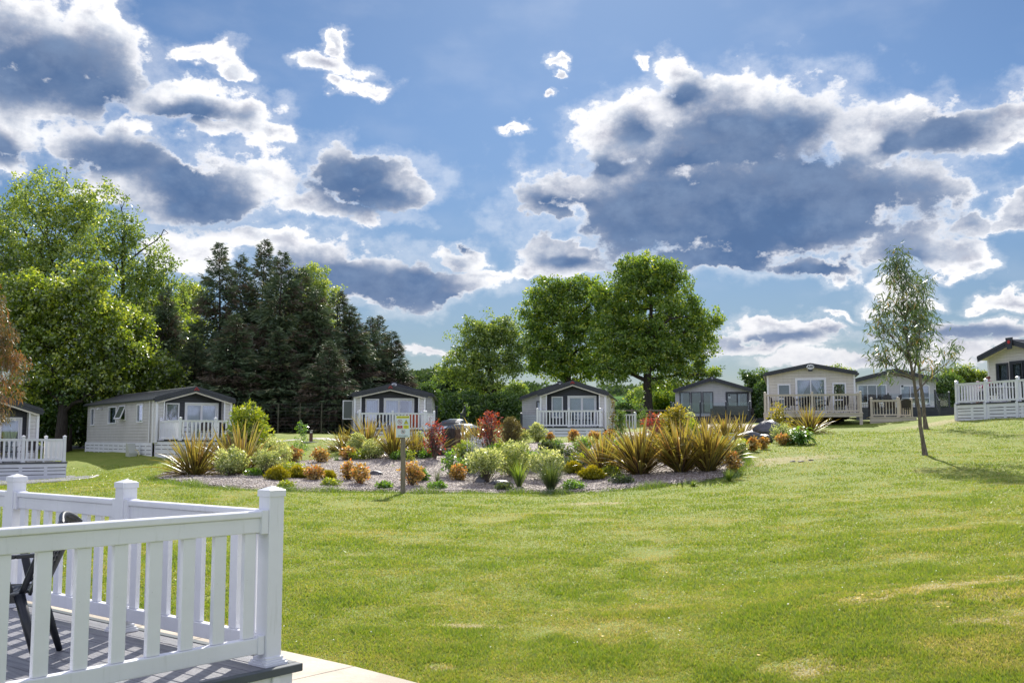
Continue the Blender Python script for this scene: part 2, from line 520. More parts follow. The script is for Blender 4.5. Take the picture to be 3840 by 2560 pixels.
def glassmat(name, tint=(0.9, 0.95, 1.0), refl=0.25, rough=0.02):
    m = bpy.data.materials.new(name)
    m.use_nodes = True
    nt = m.node_tree
    nt.nodes.clear()
    out = nd(nt, 'ShaderNodeOutputMaterial')
    t = nd(nt, 'ShaderNodeBsdfTransparent', ins={0: tuple(tint) + (1,)})
    g = nd(nt, 'ShaderNodeBsdfGlossy', ins={0: (0.95, 0.97, 1, 1), 'Roughness': rough})
    lw = nd(nt, 'ShaderNodeLayerWeight', ins={0: 0.3}).outputs['Fresnel']
    f = mth(nt, 'ADD', mth(nt, 'MULTIPLY', lw, 0.6), refl, clamp=True)
    mx = nd(nt, 'ShaderNodeMixShader', ins={0: f, 1: t.outputs[0], 2: g.outputs[0]})
    nt.links.new(mx.outputs[0], out.inputs[0])
    MAT[name] = m
    return m


def textobj(s, size, mt, parent, loc, rot=(R(90), 0, 0), name='lettering', ext=0.002, ax='CENTER', sx=1.0):
    cu = bpy.data.curves.new('t', 'FONT')
    cu.body = s
    cu.size = size
    cu.extrude = ext
    cu.align_x = ax
    cu.align_y = 'CENTER'
    cu.offset = size * 0.012
    to = bpy.data.objects.new('t', cu)
    COL.objects.link(to)
    dg = bpy.context.evaluated_depsgraph_get()
    me = bpy.data.meshes.new_from_object(to.evaluated_get(dg))
    bpy.data.objects.remove(to)
    me.materials.clear()
    me.materials.append(mt)
    me.name = name
    o = bpy.data.objects.new(name, me)
    COL.objects.link(o)
    o.parent = parent
    o.location, o.rotation_euler, o.scale = loc, rot, (sx, 1, 1)
    return o
# ------------------------------------------------------------------ palette
WHITE = mat('white_pvc', (0.78, 0.79, 0.83), 0.38, var=0.07, vscale=2.0, bump=0.05, bscale=60)
def grime(m):
    nt = m.node_tree
    b = nt.nodes['Principled BSDF']
    tc = nd(nt, 'ShaderNodeTexCoord').outputs['Object']
    sp = smooth(nt, noise(nt, tc, 70.0, 2, 0.5), 0.72, 0.78)
    st = smooth(nt, noise(nt, vm(nt, 'MULTIPLY', tc, (14, 14, 1.6)).outputs[0], 2.0, 4, 0.6), 0.55, 0.80)
    f = mth(nt, 'ADD', mth(nt, 'MULTIPLY', sp, 0.55), mth(nt, 'MULTIPLY', st, 0.22), clamp=True)
    src = b.inputs['Base Color'].links[0].from_socket
    nt.links.new(mixc(nt, f, src, (0.36, 0.37, 0.33)), b.inputs['Base Color'])


grime(WHITE)
WFRAME = mat('white_frame', (0.80, 0.81, 0.82), 0.35)
CREAMP = mat('cream_pvc', (0.55, 0.49, 0.40), 0.45, var=0.06)
CHAR = mat('charcoal_trim', (0.040, 0.045, 0.056), 0.45, var=0.15)
CHARP = mat('charcoal_plastic', (0.035, 0.042, 0.055), 0.45, var=0.2)
C_CREAM = clad('cladding_cream', (0.66, 0.645, 0.61))
C_TAN = clad('cladding_tan', (0.51, 0.495, 0.465))
C_GREY = clad('cladding_grey', (0.56, 0.555, 0.55))
C_BEIGE = clad('cladding_beige', (0.66, 0.62, 0.54))
C_DARK = clad('cladding_charcoal', (0.033, 0.037, 0.046), 0.13, 0.4, 0.45)
ROOFM = mat('roof_tile', (0.115, 0.112, 0.118), 0.36, var=0.3, vscale=6, bump=0.3, bscale=12)
SOFFIT = mat('soffit', (0.62, 0.58, 0.50), 0.6)
DKBACK = mat('slot_shade_chassis_black', (0.012, 0.012, 0.014), 0.8)  # caravan chassis black, also the shade painted behind skirting slots
INNER = mat('inside_wall', (0.28, 0.25, 0.21), 0.8)
CURT = mat('net_curtain', (0.75, 0.76, 0.78), 0.9)
CURTP = mat('curtain_pinkish', (0.66, 0.60, 0.62), 0.9)
GLASS = glassmat('window_glass', (0.80, 0.86, 0.9), 0.14)
GLASSC = glassmat('balustrade_glass', (0.93, 0.97, 0.97), 0.03)
BLACKP = mat('black_plastic', (0.012, 0.015, 0.022), 0.32, var=0.3, vscale=8)
RATTAN = mat('dark_rattan', (0.030, 0.024, 0.022), 0.6, var=0.3, vscale=30, bump=0.4, bscale=60)
WOODG = mat('weathered_post', (0.26, 0.22, 0.165), 0.85, var=0.35, vscale=7, bump=0.5, bscale=22, stretch=(6, 6, 0.6))
WOODD = mat('old_dark_timber', (0.060, 0.048, 0.040), 0.9, var=0.5, vscale=6, bump=0.9, bscale=12, col2=(0.022, 0.019, 0.018), stretch=(5, 5, 0.7))
WOODL = mat('split_timber', (0.20, 0.13, 0.075), 0.9, var=0.6, vscale=6, bump=0.9, bscale=12, col2=(0.07, 0.045, 0.03), stretch=(5, 5, 0.7))
ROCK = mat('slate_rock', (0.075, 0.075, 0.085), 0.42, var=0.6, vscale=3, bump=1.0, bscale=5, col2=(0.12, 0.12, 0.135))
ROCKL = mat('pale_stone', (0.36, 0.33, 0.30), 0.7, var=0.4, vscale=4, bump=0.8, bscale=9)
BARKD = mat('bark_dark', (0.060, 0.050, 0.040), 0.95, var=0.5, vscale=4, bump=0.9, bscale=9, stretch=(4, 4, 0.8))
BARKG = mat('bark_grey', (0.20, 0.165, 0.125), 0.9, var=0.5, vscale=7, bump=0.7, bscale=12, stretch=(3, 3, 1), col2=(0.10, 0.08, 0.06))
STEEL = mat('steel', (0.5, 0.5, 0.52), 0.35, metal=1.0)
SLABM = mat('paving_slab', (0.52, 0.45, 0.35), 0.8, var=0.25, vscale=1.7, bump=0.3, bscale=30)
ROADM = mat('gravel_path', (0.45, 0.42, 0.38), 0.9, var=0.25, vscale=1.2, bump=0.4, bscale=20)
TARM = mat('tarmac', (0.30, 0.29, 0.29), 0.9, var=0.25, vscale=1.0, bump=0.4, bscale=30)


# ------------------------------------------------------------------ ground
DRYPX = [(3540, 2195, 0.75, 0.28), (3790, 2215, 0.6, 0.25), (3400, 2225, 0.5, 0.2), (1745, 2347, 0.28, 0.10), (2960, 1722, 1.3, 0.7), (3050, 2510, 0.35, 0.2), (2240, 1887, 0.7, 0.3), (1660, 2505, 0.12, 0.08), (3700, 2330, 0.5, 0.2), (3560, 1578, 2.0, 0.8), (2800, 1745, 1.0, 0.5)]
DRY = [(G(x, y), a, b) for x, y, a, b in DRYPX]


def ground_mat():
    m = bpy.data.materials.new('lawn')
    m.use_nodes = True
    nt = m.node_tree
    b = nt.nodes['Principled BSDF']
    b.inputs['Roughness'].default_value = 0.85
    b.inputs['Specular IOR Level'].default_value = 0.15
    tc = nd(nt, 'ShaderNodeTexCoord').outputs['Object']
    t2 = vm(nt, 'MULTIPLY', tc, (0.8, 1.0, 1.0)).outputs[0]
    n1 = noise(nt, t2, 0.6, 7, 0.7, 0.3)
    n2 = noise(nt, t2, 2.4, 6, 0.7)
    n3 = noise(nt, tc, 9.0, 5, 0.7)
    n4 = noise(nt, tc, 45.0, 3, 0.7)
    a = mth(nt, 'ADD', mth(nt, 'MULTIPLY', n1, 0.35), mth(nt, 'MULTIPLY', n2, 0.4))
    a = mth(nt, 'ADD', a, mth(nt, 'MULTIPLY', n3, 0.25))
    c = ramp(nt, a, [(0.32, (0.115, 0.190, 0.020)), (0.44, (0.165, 0.225, 0.030)), (0.55, (0.220, 0.255, 0.048)), (0.64, (0.270, 0.265, 0.080)), (0.75, (0.33, 0.28, 0.14))])
    # thin, dry patches
    dry = smooth(nt, noise(nt, t2, 0.9, 6, 0.7, 0.6), 0.60, 0.74)
    acc = None
    for p, a_, b_ in DRY:
        q = vm(nt, 'MULTIPLY_ADD', tc, (1 / a_, 1 / b_, 0.0), (-p.x / a_, -p.y / b_, 0.0)).outputs[0]
        ln = nd(nt, 'ShaderNodeVectorMath', operation='LENGTH', ins={0: q}).outputs['Value']
        acc = ln if acc is None else mth(nt, 'MINIMUM', acc, ln)
    pat = smooth(nt, mth(nt, 'ADD', acc, mth(nt, 'MULTIPLY', mth(nt, 'SUBTRACT', noise(nt, tc, 5.0, 8, 0.75), 0.5), 6.0)), 0.5, 1.5, 1.0, 0.0)
    dry = mth(nt, 'MAXIMUM', mth(nt, 'MULTIPLY', dry, 0.75), mth(nt, 'MULTIPLY', pat, 0.6))
    c = mixc(nt, dry, c, (0.42, 0.33, 0.20))
    g = mixc(nt, smooth(nt, n4, 0.3, 0.7), (0.62, 0.66, 0.6), (1.35, 1.3, 1.3))
    c = mixc(nt, 1.0, c, g, 'MULTIPLY')
    nt.links.new(c, b.inputs['Base Color'])
    hh = mth(nt, 'ADD', mth(nt, 'MULTIPLY', n3, 1.0), mth(nt, 'MULTIPLY', n4, 0.4))
    nt.links.new(nd(nt, 'ShaderNodeBump', ins={'Strength': 0.7, 'Distance': 0.05, 'Height': hh}).outputs[0], b.inputs['Normal'])
    MAT['lawn'] = m
    return m


LAWN = ground_mat()
FIELD = mat('field', (0.070, 0.155, 0.030), 1.0, spec=0.02, var=0.25, vscale=0.03, stretch=(0.3, 1, 1))


def axis_pts(step, near, farl):
    p = list(np.arange(0, near, step))
    s = step
    while p[-1] < farl:
        s *= 1.16
        p.append(p[-1] + s)
    return np.array(p)


xr = axis_pts(0.5, 32, 900)
XS = np.concatenate([-xr[:0:-1], xr])
YS = np.concatenate([np.array([-60, -40, -25, -15, -8, -4]), np.arange(-1, 66, 0.5), 66 + axis_pts(0.8, 50, 1500)])
gx, gy = np.meshgrid(XS, YS)
gz = H(gx, gy)
nx, ny = len(XS), len(YS)
ii = np.arange((ny - 1) * (nx - 1))
r0, c0 = ii // (nx - 1), ii % (nx - 1)
q0 = r0 * nx + c0
GF = np.stack([q0, q0 + 1, q0 + nx + 1, q0 + nx], 1)
fy = gy.ravel()[q0]
ground = npobj('ground', np.stack([gx, gy, gz], -1), GF, None, smooth_=True, mats=[LAWN, FIELD], fmat=(fy > 112).astype(int))
tag(ground, kind='structure')


def sdist(px, py, poly):                 # signed distance to a polygon, inside positive
    poly = np.array([(p[0], p[1]) for p in poly])
    a, b = poly, np.roll(poly, -1, 0)
    P = np.stack([px, py], -1)[..., None, :]
    ab = b - a
    t = np.clip(((P - a) * ab).sum(-1) / (ab ** 2).sum(-1), 0, 1)
    dd = np.hypot(*np.moveaxis(P - (a + t[..., None] * ab), -1, 0)).min(-1)
    x, y = px[..., None], py[..., None]
    cond = ((a[:, 1] > y) != (b[:, 1] > y)) & (x < (b[:, 0] - a[:, 0]) * (y - a[:, 1]) / (b[:, 1] - a[:, 1] + 1e-12) + a[:, 0])
    return np.where(cond.sum(-1) % 2 == 1, dd, -dd)


def sheet(name, poly, m, top=0.03, step=0.25, wob=0.0, kind='structure', slope=0.25):
    pl = np.array([(p[0], p[1]) for p in poly])
    x0, y0 = pl.min(0) - 1
    x1, y1 = pl.max(0) + 1
    xs, ys = np.arange(x0, x1, step), np.arange(y0, y1, step)
    X, Y = np.meshgrid(xs, ys)
    S = sdist(X, Y, pl)
    if wob:
        S = S + wob * (np.sin(X * 1.7 + 2 * np.sin(Y * 0.9)) + 0.6 * np.sin(Y * 3.1 + X * 2.3) + 0.4 * np.sin(X * 6.1 - Y * 4.0))
    Z = H(X, Y) + np.clip(S * slope, -0.10, top)
    n = len(xs)
    i = np.arange((len(ys) - 1) * (n - 1))
    q = (i // (n - 1)) * n + i % (n - 1)
    Fq = np.stack([q, q + 1, q + n + 1, q + n], 1)
    keep = (S.ravel()[Fq] > -0.35).any(1)
    Fq = Fq[keep]
    used, inv = np.unique(Fq, return_inverse=True)
    V = np.stack([X, Y, Z], -1).reshape(-1, 3)[used]
    return tag(npobj(name, V, inv.reshape(-1, 4), m, smooth_=True), kind=kind)


# ------------------------------------------------------------------ gravel bed
BEDPX = [(575, 1795), (700, 1818), (850, 1832), (1100, 1840), (1400, 1843), (1700, 1846), (2000, 1848), (2250, 1842), (2450, 1826), (2600, 1808), (2730, 1790), (2790, 1740),
         (2740, 1690), (2700, 1650), (2500, 1652), (2250, 1662), (2050, 1662), (1950, 1668), (1800, 1668), (1600, 1662), (1380, 1690), (1290, 1712), (1060, 1738), (850, 1752), (650, 1768)]
BED = [G(*p) for p in BEDPX]


def gravel_mat():
    m = bpy.data.materials.new('pea_gravel')
    m.use_nodes = True
    nt = m.node_tree
    b = nt.nodes['Principled BSDF']
    b.inputs['Roughness'].default_value = 0.75
    tc = nd(nt, 'ShaderNodeTexCoord').outputs['Object']
    v = nd(nt, 'ShaderNodeTexVoronoi', ins={'Vector': tc, 'Scale': 24.0})
    s = nd(nt, 'ShaderNodeSeparateColor', ins={0: v.outputs['Color']})
    c = ramp(nt, s.outputs[0], [(0.0, (0.13, 0.10, 0.085)), (0.3, (0.30, 0.25, 0.21)), (0.7, (0.45, 0.38, 0.33)), (1.0, (0.66, 0.60, 0.55))])
    n1 = noise(nt, tc, 0.9, 5, 0.6)
    c = mixc(nt, 1.0, c, mixc(nt, smooth(nt, n1, 0.35, 0.7), (0.65, 0.6, 0.55), (1.1, 1.08, 1.08)), 'MULTIPLY')
    nt.links.new(c, b.inputs['Base Color'])
    nt.links.new(nd(nt, 'ShaderNodeBump', ins={'Strength': 1.0, 'Distance': 0.04, 'Height': mth(nt, 'SUBTRACT', 1.0, v.outputs['Distance'])}).outputs[0], b.inputs['Normal'])
    return m


GRAVEL = gravel_mat()
sheet('gravel_bed', BED, GRAVEL, top=0.06, step=0.22, wob=0.10)
# path behind the bed and the driveways
PTH = [G(930, 1657), G(1000, 1658), G(1300, 1656), G(1560, 1668), G(1640, 1672), G(1690, 1648), G(1560, 1642), G(1300, 1648), G(1000, 1650), G(930, 1649)]
sheet('path', [(p[0], p[1]) for p in PTH], ROADM, top=0.02, step=0.3)
sheet('track', [(p[0], p[1]) for p in [G(-60, 1692), G(160, 1684), G(400, 1680), G(400, 1669), G(160, 1672), G(-60, 1676)]], TARM, top=0.02, step=0.4)
sheet('forecourt', [(p[0], p[1]) for p in [G(2705, 1622), G(2790, 1618), G(2905, 1618), G(2900, 1600), G(2800, 1590), G(2700, 1588), G(2560, 1592), G(2560, 1600)]], SLABM, top=0.02, step=0.3)
sheet('drive', [(p[0], p[1]) for p in [G(2270, 1660), G(2400, 1662), G(2480, 1640), G(2420, 1618), G(2290, 1622)]], ROADM, top=0.02, step=0.3)

# slab path along the near deck
Cn = W(1005, 2490, 6.6)
dB, nB = Vector((-0.775, 0.632, 0)), Vector((0.632, 0.775, 0))
Cg = Vector((Cn.x, Cn.y, 0))
RA = math.atan2(0.775, 0.632)


def slab_path():
    o = bpy.data.objects.new('paving', None)
    mb = MB()
    for i in range(-9, 9):
        a, b2 = Cg + dB * (i * 0.905) + nB * 0.72, Cg + dB * (i * 0.905 + 0.90) + nB * 0.72
        c, d_ = b2 + nB * 0.83, a + nB * 0.83
        pts = [a, b2, c, d_]
        zz = [h1(p.x, p.y) for p in pts]
        vs = [(p.x, p.y, z - 0.1) for p, z in zip(pts, zz)] + [(p.x, p.y, z + 0.035) for p, z in zip(pts, zz)]
        mb.add(vs, [(0, 1, 2, 3), (7, 6, 5, 4), (0, 4, 5, 1), (1, 5, 6, 2), (2, 6, 7, 3), (3, 7, 4, 0)])
    tag(mb.build('paving', SLABM, bevel=0.006, seg=1), kind='structure')


slab_path()
DKGRAV = mat('dark_gravel', (0.10, 0.105, 0.115), 0.8, var=0.6, vscale=25, bump=1.0, bscale=30, col2=(0.25, 0.25, 0.26))
sheet('dark_gravel', [(Cg + dB * 8 + nB * 0.1)[:2], (Cg + dB * 8 + nB * 0.71)[:2], (Cg - dB * 6 + nB * 0.71)[:2], (Cg - dB * 6 + nB * 0.1)[:2]], DKGRAV, top=0.012, step=0.12)
_p = [G(-100, 1818), G(100, 1812), G(330, 1793), G(360, 1784), G(280, 1780), G(60, 1790), G(-100, 1800)]
sheet('gravel_margin', [(p[0], p[1]) for p in _p], DKGRAV, top=0.015, step=0.2)
EDGE = mat('concrete_edging', (0.55, 0.52, 0.47), 0.8, var=0.2)
mb = MB()
_e = [G(-100, 1822), G(100, 1815), G(230, 1806), G(340, 1794), G(368, 1783)]
for a, b2 in zip(_e, _e[1:]):
    mb.bar(a + Vector((0, 0, 0.0)), b2 + Vector((0, 0, 0.0)), 0.10, 0.08)
tag(mb.build('path_edging', EDGE), kind='structure')
# ------------------------------------------------------------------ windows, lodges, decks
def framebox(mb, x0, x1, z0, z1, fw, y0, y1, M):
    mb.box(x0, x1, y0, y1, z1 - fw, z1, M)
    mb.box(x0, x1, y0, y1, z0, z0 + fw, M)
    mb.box(x0, x0 + fw, y0, y1, z0 + fw, z1 - fw, M)
    mb.box(x1 - fw, x1, y0, y1, z0 + fw, z1 - fw, M)


def window(par, M, x0, x1, z0, z1, fm, name='window', panes=1, curt=None, fw=0.07, cmat=None, tilt=0.0, inner=0.05, trans=0):
    """frame with panes of glass (and curtains behind), set in an opening of the plane y=0 of M"""
    mb = MB()
    framebox(mb, x0, x1, z0, z1, fw, -0.05, 0.06, M)
    pw = (x1 - x0 - 2 * fw) / panes
    rects = [(x0 + fw + i * pw, x0 + fw + (i + 1) * pw) for i in range(panes)]
    for i in range(1, panes):
        mb.box(rects[i][0] - inner / 2, rects[i][0] + inner / 2, -0.045, 0.055, z0 + fw, z1 - fw, M)
    if name == 'sliding_door':                  # inner sash frames
        for i, (a, b) in enumerate(rects):
            framebox(mb, a + 0.002, b - 0.002, z0 + fw + 0.002, z1 - fw - 0.002, 0.06, -0.02 + 0.03 * i, 0.02 + 0.03 * i, M)
    if trans:
        mb.box(x0 + fw, x1 - fw, -0.04, 0.05, z0 + (z1 - z0) * trans - 0.03, z0 + (z1 - z0) * trans + 0.03, M)
    w = mb.build(name, fm, par)
    for a, b in rects:
        g = MB()
        g.box(a + 0.004, b - 0.004, 0.012, 0.018, z0 + fw, z1 - fw, M)
        g.build('pane', GLASS, w)
    for (a, b, sh) in (curt or []):             # gathered curtain from a to b (fractions), sh = pulled to a side at the foot
        n = 28
        vs, fs = [], []
        xa, xb = x0 + fw + a * (x1 - x0 - 2 * fw), x0 + fw + b * (x1 - x0 - 2 * fw)
        for j in range(7):
            t = j / 6
            zz = z1 - fw - t * (z1 - z0 - 2 * fw)
            for i in range(n):
                s = i / (n - 1)
                k = 1.0
                if sh:
                    k = 1 - 0.75 * math.sin(min(t / 0.7, 1) * math.pi / 2) ** 1.5
                xx = (xa + s * (xb - xa) * k) if sh <= 0 else (xb - (1 - s) * (xb - xa) * k)
                vs.append(M @ Vector((xx, 0.16 + 0.025 * math.sin(s * 38 + 0.8 * math.sin(t * 3)) + 0.01 * math.sin(s * 91), zz)))
        for j in range(6):
            for i in range(n - 1):
                q = j * n + i
                fs.append((q, q + 1, q + n + 1, q + n))
        c = MB()
        c.add(vs, fs)
        c.build('curtain', cmat or CURT, w, smooth_=True)
    return w


LOD = []


def lodge(name, label, fc, yaw, zf, w, L, h, rise, front, side=(), cf=None, cs=None, trim=None, frame=WFRAME, style='single', fbw=0.26,
          over=0.55, skirt=0.9, sside='L', roof=ROOFM, eave=0.14, skirtm=WHITE, group='holiday lodges around the garden'):
    """fc = centre of the front wall at floor level; the body runs back along local +y"""
    root = empty(name, (fc[0], fc[1], zf), label, 'lodge', group, yaw)
    LOD.append(root)
    trim = trim or CHAR
    hw = w / 2
    I = Matrix.Identity(4)
    # front wall with openings
    yf = 0.0
    mb = MB()
    ops = [(o['x0'], o['x1'], o['z0'], o['z1']) for o in front]
    xs = sorted({-hw, hw} | {o[0] for o in ops} | {o[1] for o in ops})
    for a, b in zip(xs, xs[1:]):
        col = sorted([(o[2], o[3]) for o in ops if o[0] <= a + 1e-6 and o[1] >= b - 1e-6])
        z = -0.12
        for (z0, z1) in col:
            if z0 > z + 0.01:
                mb.box(a, b, yf, yf + 0.08, z, z0)
            z = z1
        if h > z + 0.01:
            mb.box(a, b, yf, yf + 0.08, z, h)
    mb.prism([(-hw, h), (hw, h), (0, h + rise)], 'y', yf, yf + 0.08)
    mb.build('front_wall', cf, root)
    # side and rear walls
    for sgn, nm in ((-1, 'L'), (1, 'R')):
        mb = MB()
        so_ = [o for o in side if o['s'] == nm]
        cuts = sorted([(o['y0'], o['y1'], o['z0'], o['z1']) for o in so_])
        y = 0.082
        X0, X1 = (-hw, -hw + 0.08) if sgn < 0 else (hw - 0.08, hw)
        for (y0, y1, z0, z1) in cuts:
            mb.box(X0, X1, y, y0, -0.12, h)
            mb.box(X0, X1, y0, y1, -0.12, z0)
            mb.box(X0, X1, y0, y1, z1, h)
            y = y1
        mb.box(X0, X1, y, L, -0.12, h)
        mb.build('side_wall', cs or cf, root)
    mb = MB()
    mb.prism([(-hw + 0.081, -0.12), (hw - 0.081, -0.12), (hw - 0.081, h), (0, h + rise * 0.97), (-hw + 0.081, h)], 'y', L - 0.08, L)
    mb.build('rear_wall', cs or cf, root)
    mb = MB()
    mb.box(-hw + 0.082, hw - 0.082, 0.085, L - 0.085, -0.02, 0.0)
    mb.box(-hw + 0.3, hw - 0.3, 2.6, 2.65, 0.001, h)
    mb.build('interior', INNER, root)
    # corner posts
    for sx in (-1, 1):
        mb = MB()
        mb.box(sx * hw - 0.045, sx * hw + 0.045, -0.03, 0.10, -0.12, h)
        mb.build('corner_trim', WFRAME if cf is not C_GREY else C_GREY, root)
    # roof, in stepped tile courses
    sl = rise / hw
    ex = hw + eave
    n = 7
    mb = MB()
    for sx in (-1, 1):
        for i in range(n):
            a, b = ex * i / n, ex * (i + 1) / n
            za, zb = h + rise - a * sl, h + rise - b * sl
            pts = [(sx * a, za + 0.012), (sx * b, zb + 0.012 + 0.045), (sx * b, zb + 0.07 + 0.045), (sx * a, za + 0.07)]
            if sx < 0:
                pts = pts[::-1]
            mb.prism(pts, 'y', -over, L + 0.15)
    mb.prism([(-0.14, h + rise + 0.06), (0.14, h + rise + 0.06), (0.0, h + rise + 0.115)], 'y', -over - 0.01, L + 0.16)
    rf = mb.build('roof', roof, root)
    # bargeboards on the gable
    for sx in (-1, 1):
        mb = MB()
        for k, (t0, t1, yy) in enumerate(((-fbw + 0.10, -fbw / 2 + 0.094, 0.0), (-fbw / 2 + 0.10, 0.11, 0.025))):
            pts = [(0, h + rise + t0), (sx * (ex + 0.02), h + rise - (ex + 0.02) * sl + t0 + 0.03), (sx * (ex + 0.02), h + rise - (ex + 0.02) * sl + t1 + 0.03), (0, h + rise + t1)]
            if sx < 0:
                pts = pts[::-1]
            mb.prism(pts, 'y', -over - 0.05 - yy, -over - 0.003)
        mb.build('bargeboard', trim, root)
    # soffit behind the bargeboard
    if over > 0.2:
        mb = MB()
        for sx in (-1, 1):
            pts = [(0, h + rise - 0.05), (sx * ex, h + rise - ex * sl - 0.05), (sx * ex, h + rise - ex * sl + 0.005), (0, h + rise + 0.005)]
            if sx < 0:
                pts = pts[::-1]
            mb.prism(pts, 'y', -over, -0.002)
        mb.build('soffit', SOFFIT, root)
    if style == 'porch':                        # pale wing walls that carry the gable, with a pale trim under the boards
        for sx in (-1, 1):
            mb = MB()
            xa, xb = (-hw, -hw + 0.34) if sx < 0 else (hw - 0.34, hw)
            mb.box(xa, xb, -over + 0.12, -0.032, -0.12, h - 0.02)
            mb.build('wing_wall', C_CREAM, root)
            mb = MB()
            xc = -hw if sx < 0 else hw
            mb.box(xc - 0.05, xc + 0.05, -over + 0.06, -over + 0.118, -0.12, h - 0.03)
            xc = -hw + 0.34 if sx < 0 else hw - 0.34
            mb.box(xc - 0.03, xc + 0.03, -over + 0.06, -over + 0.118, -0.12, h - 0.03)
            mb.build('wing_trim', WFRAME, root)
        mb = MB()
        for sx in (-1, 1):
            pts = [(0, h + rise - fbw + 0.03), (sx * hw, h + rise - fbw + 0.03 - hw * sl), (sx * hw, h + rise - fbw + 0.10 - hw * sl), (0, h + rise - fbw + 0.10)]
            if sx < 0:
                pts = pts[::-1]
            mb.prism(pts, 'y', -over - 0.02, -over + 0.05)
        mb.build('gable_trim', SOFFIT, root)
    # gutters
    for sx in (-1, 1):
        mb = MB()
        mb.tube([(sx * (ex + 0.05), -over + 0.02, h - ex * sl + rise + 0.0), (sx * (ex + 0.05), L + 0.1, h - ex * sl + rise + 0.0)], 0.055, 8)
        mb.build('gutter', CHAR, root)
    # openings
    for o in front:
        window(root, I, o['x0'], o['x1'], o['z0'], o['z1'], o.get('f', frame), o.get('n', 'window'), o.get('p', 1), o.get('c'), o.get('fw', 0.07), o.get('cm'), trans=o.get('t', 0))
    for o in side:
        if o['s'] == 'L':
            M = Matrix.Translation((-hw, 0, 0)) @ Matrix.Rotation(-math.pi / 2, 4, 'Z')   # local x -> -y
            window(root, M, -o['y1'], -o['y0'], o['z0'], o['z1'], o.get('f', frame), curt=o.get('c'), fw=0.06)
        else:
            M = Matrix.Translation((hw, 0, 0)) @ Matrix.Rotation(math.pi / 2, 4, 'Z')
            window(root, M, o['y0'], o['y1'], o['z0'], o['z1'], o.get('f', frame), curt=o.get('c'), fw=0.06)
    # skirting boards with dark slots
    if skirt:
        for nm in (sside or ''):
            sx = -1 if nm == 'L' else 1
            mb, db = MB(), MB()
            x = sx * (hw + 0.015)
            nb = 4
            bh = (skirt - 0.14) / nb
            db.box(min(x, x - sx * 0.03), max(x, x - sx * 0.03) - 0.0, 0.05, L - 0.05, -skirt - 0.3, -0.125)  # black sheet standing in for the shade behind the slots
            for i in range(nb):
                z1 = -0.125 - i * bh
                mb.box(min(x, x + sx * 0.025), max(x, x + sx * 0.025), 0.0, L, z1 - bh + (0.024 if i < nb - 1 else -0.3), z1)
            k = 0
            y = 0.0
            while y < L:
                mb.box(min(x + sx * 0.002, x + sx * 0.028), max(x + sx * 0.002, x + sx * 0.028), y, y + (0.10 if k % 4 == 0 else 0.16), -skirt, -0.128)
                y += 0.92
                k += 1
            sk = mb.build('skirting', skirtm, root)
            db.build('skirting_dark_backing', DKBACK, sk)
    if over:
        pass
    return root


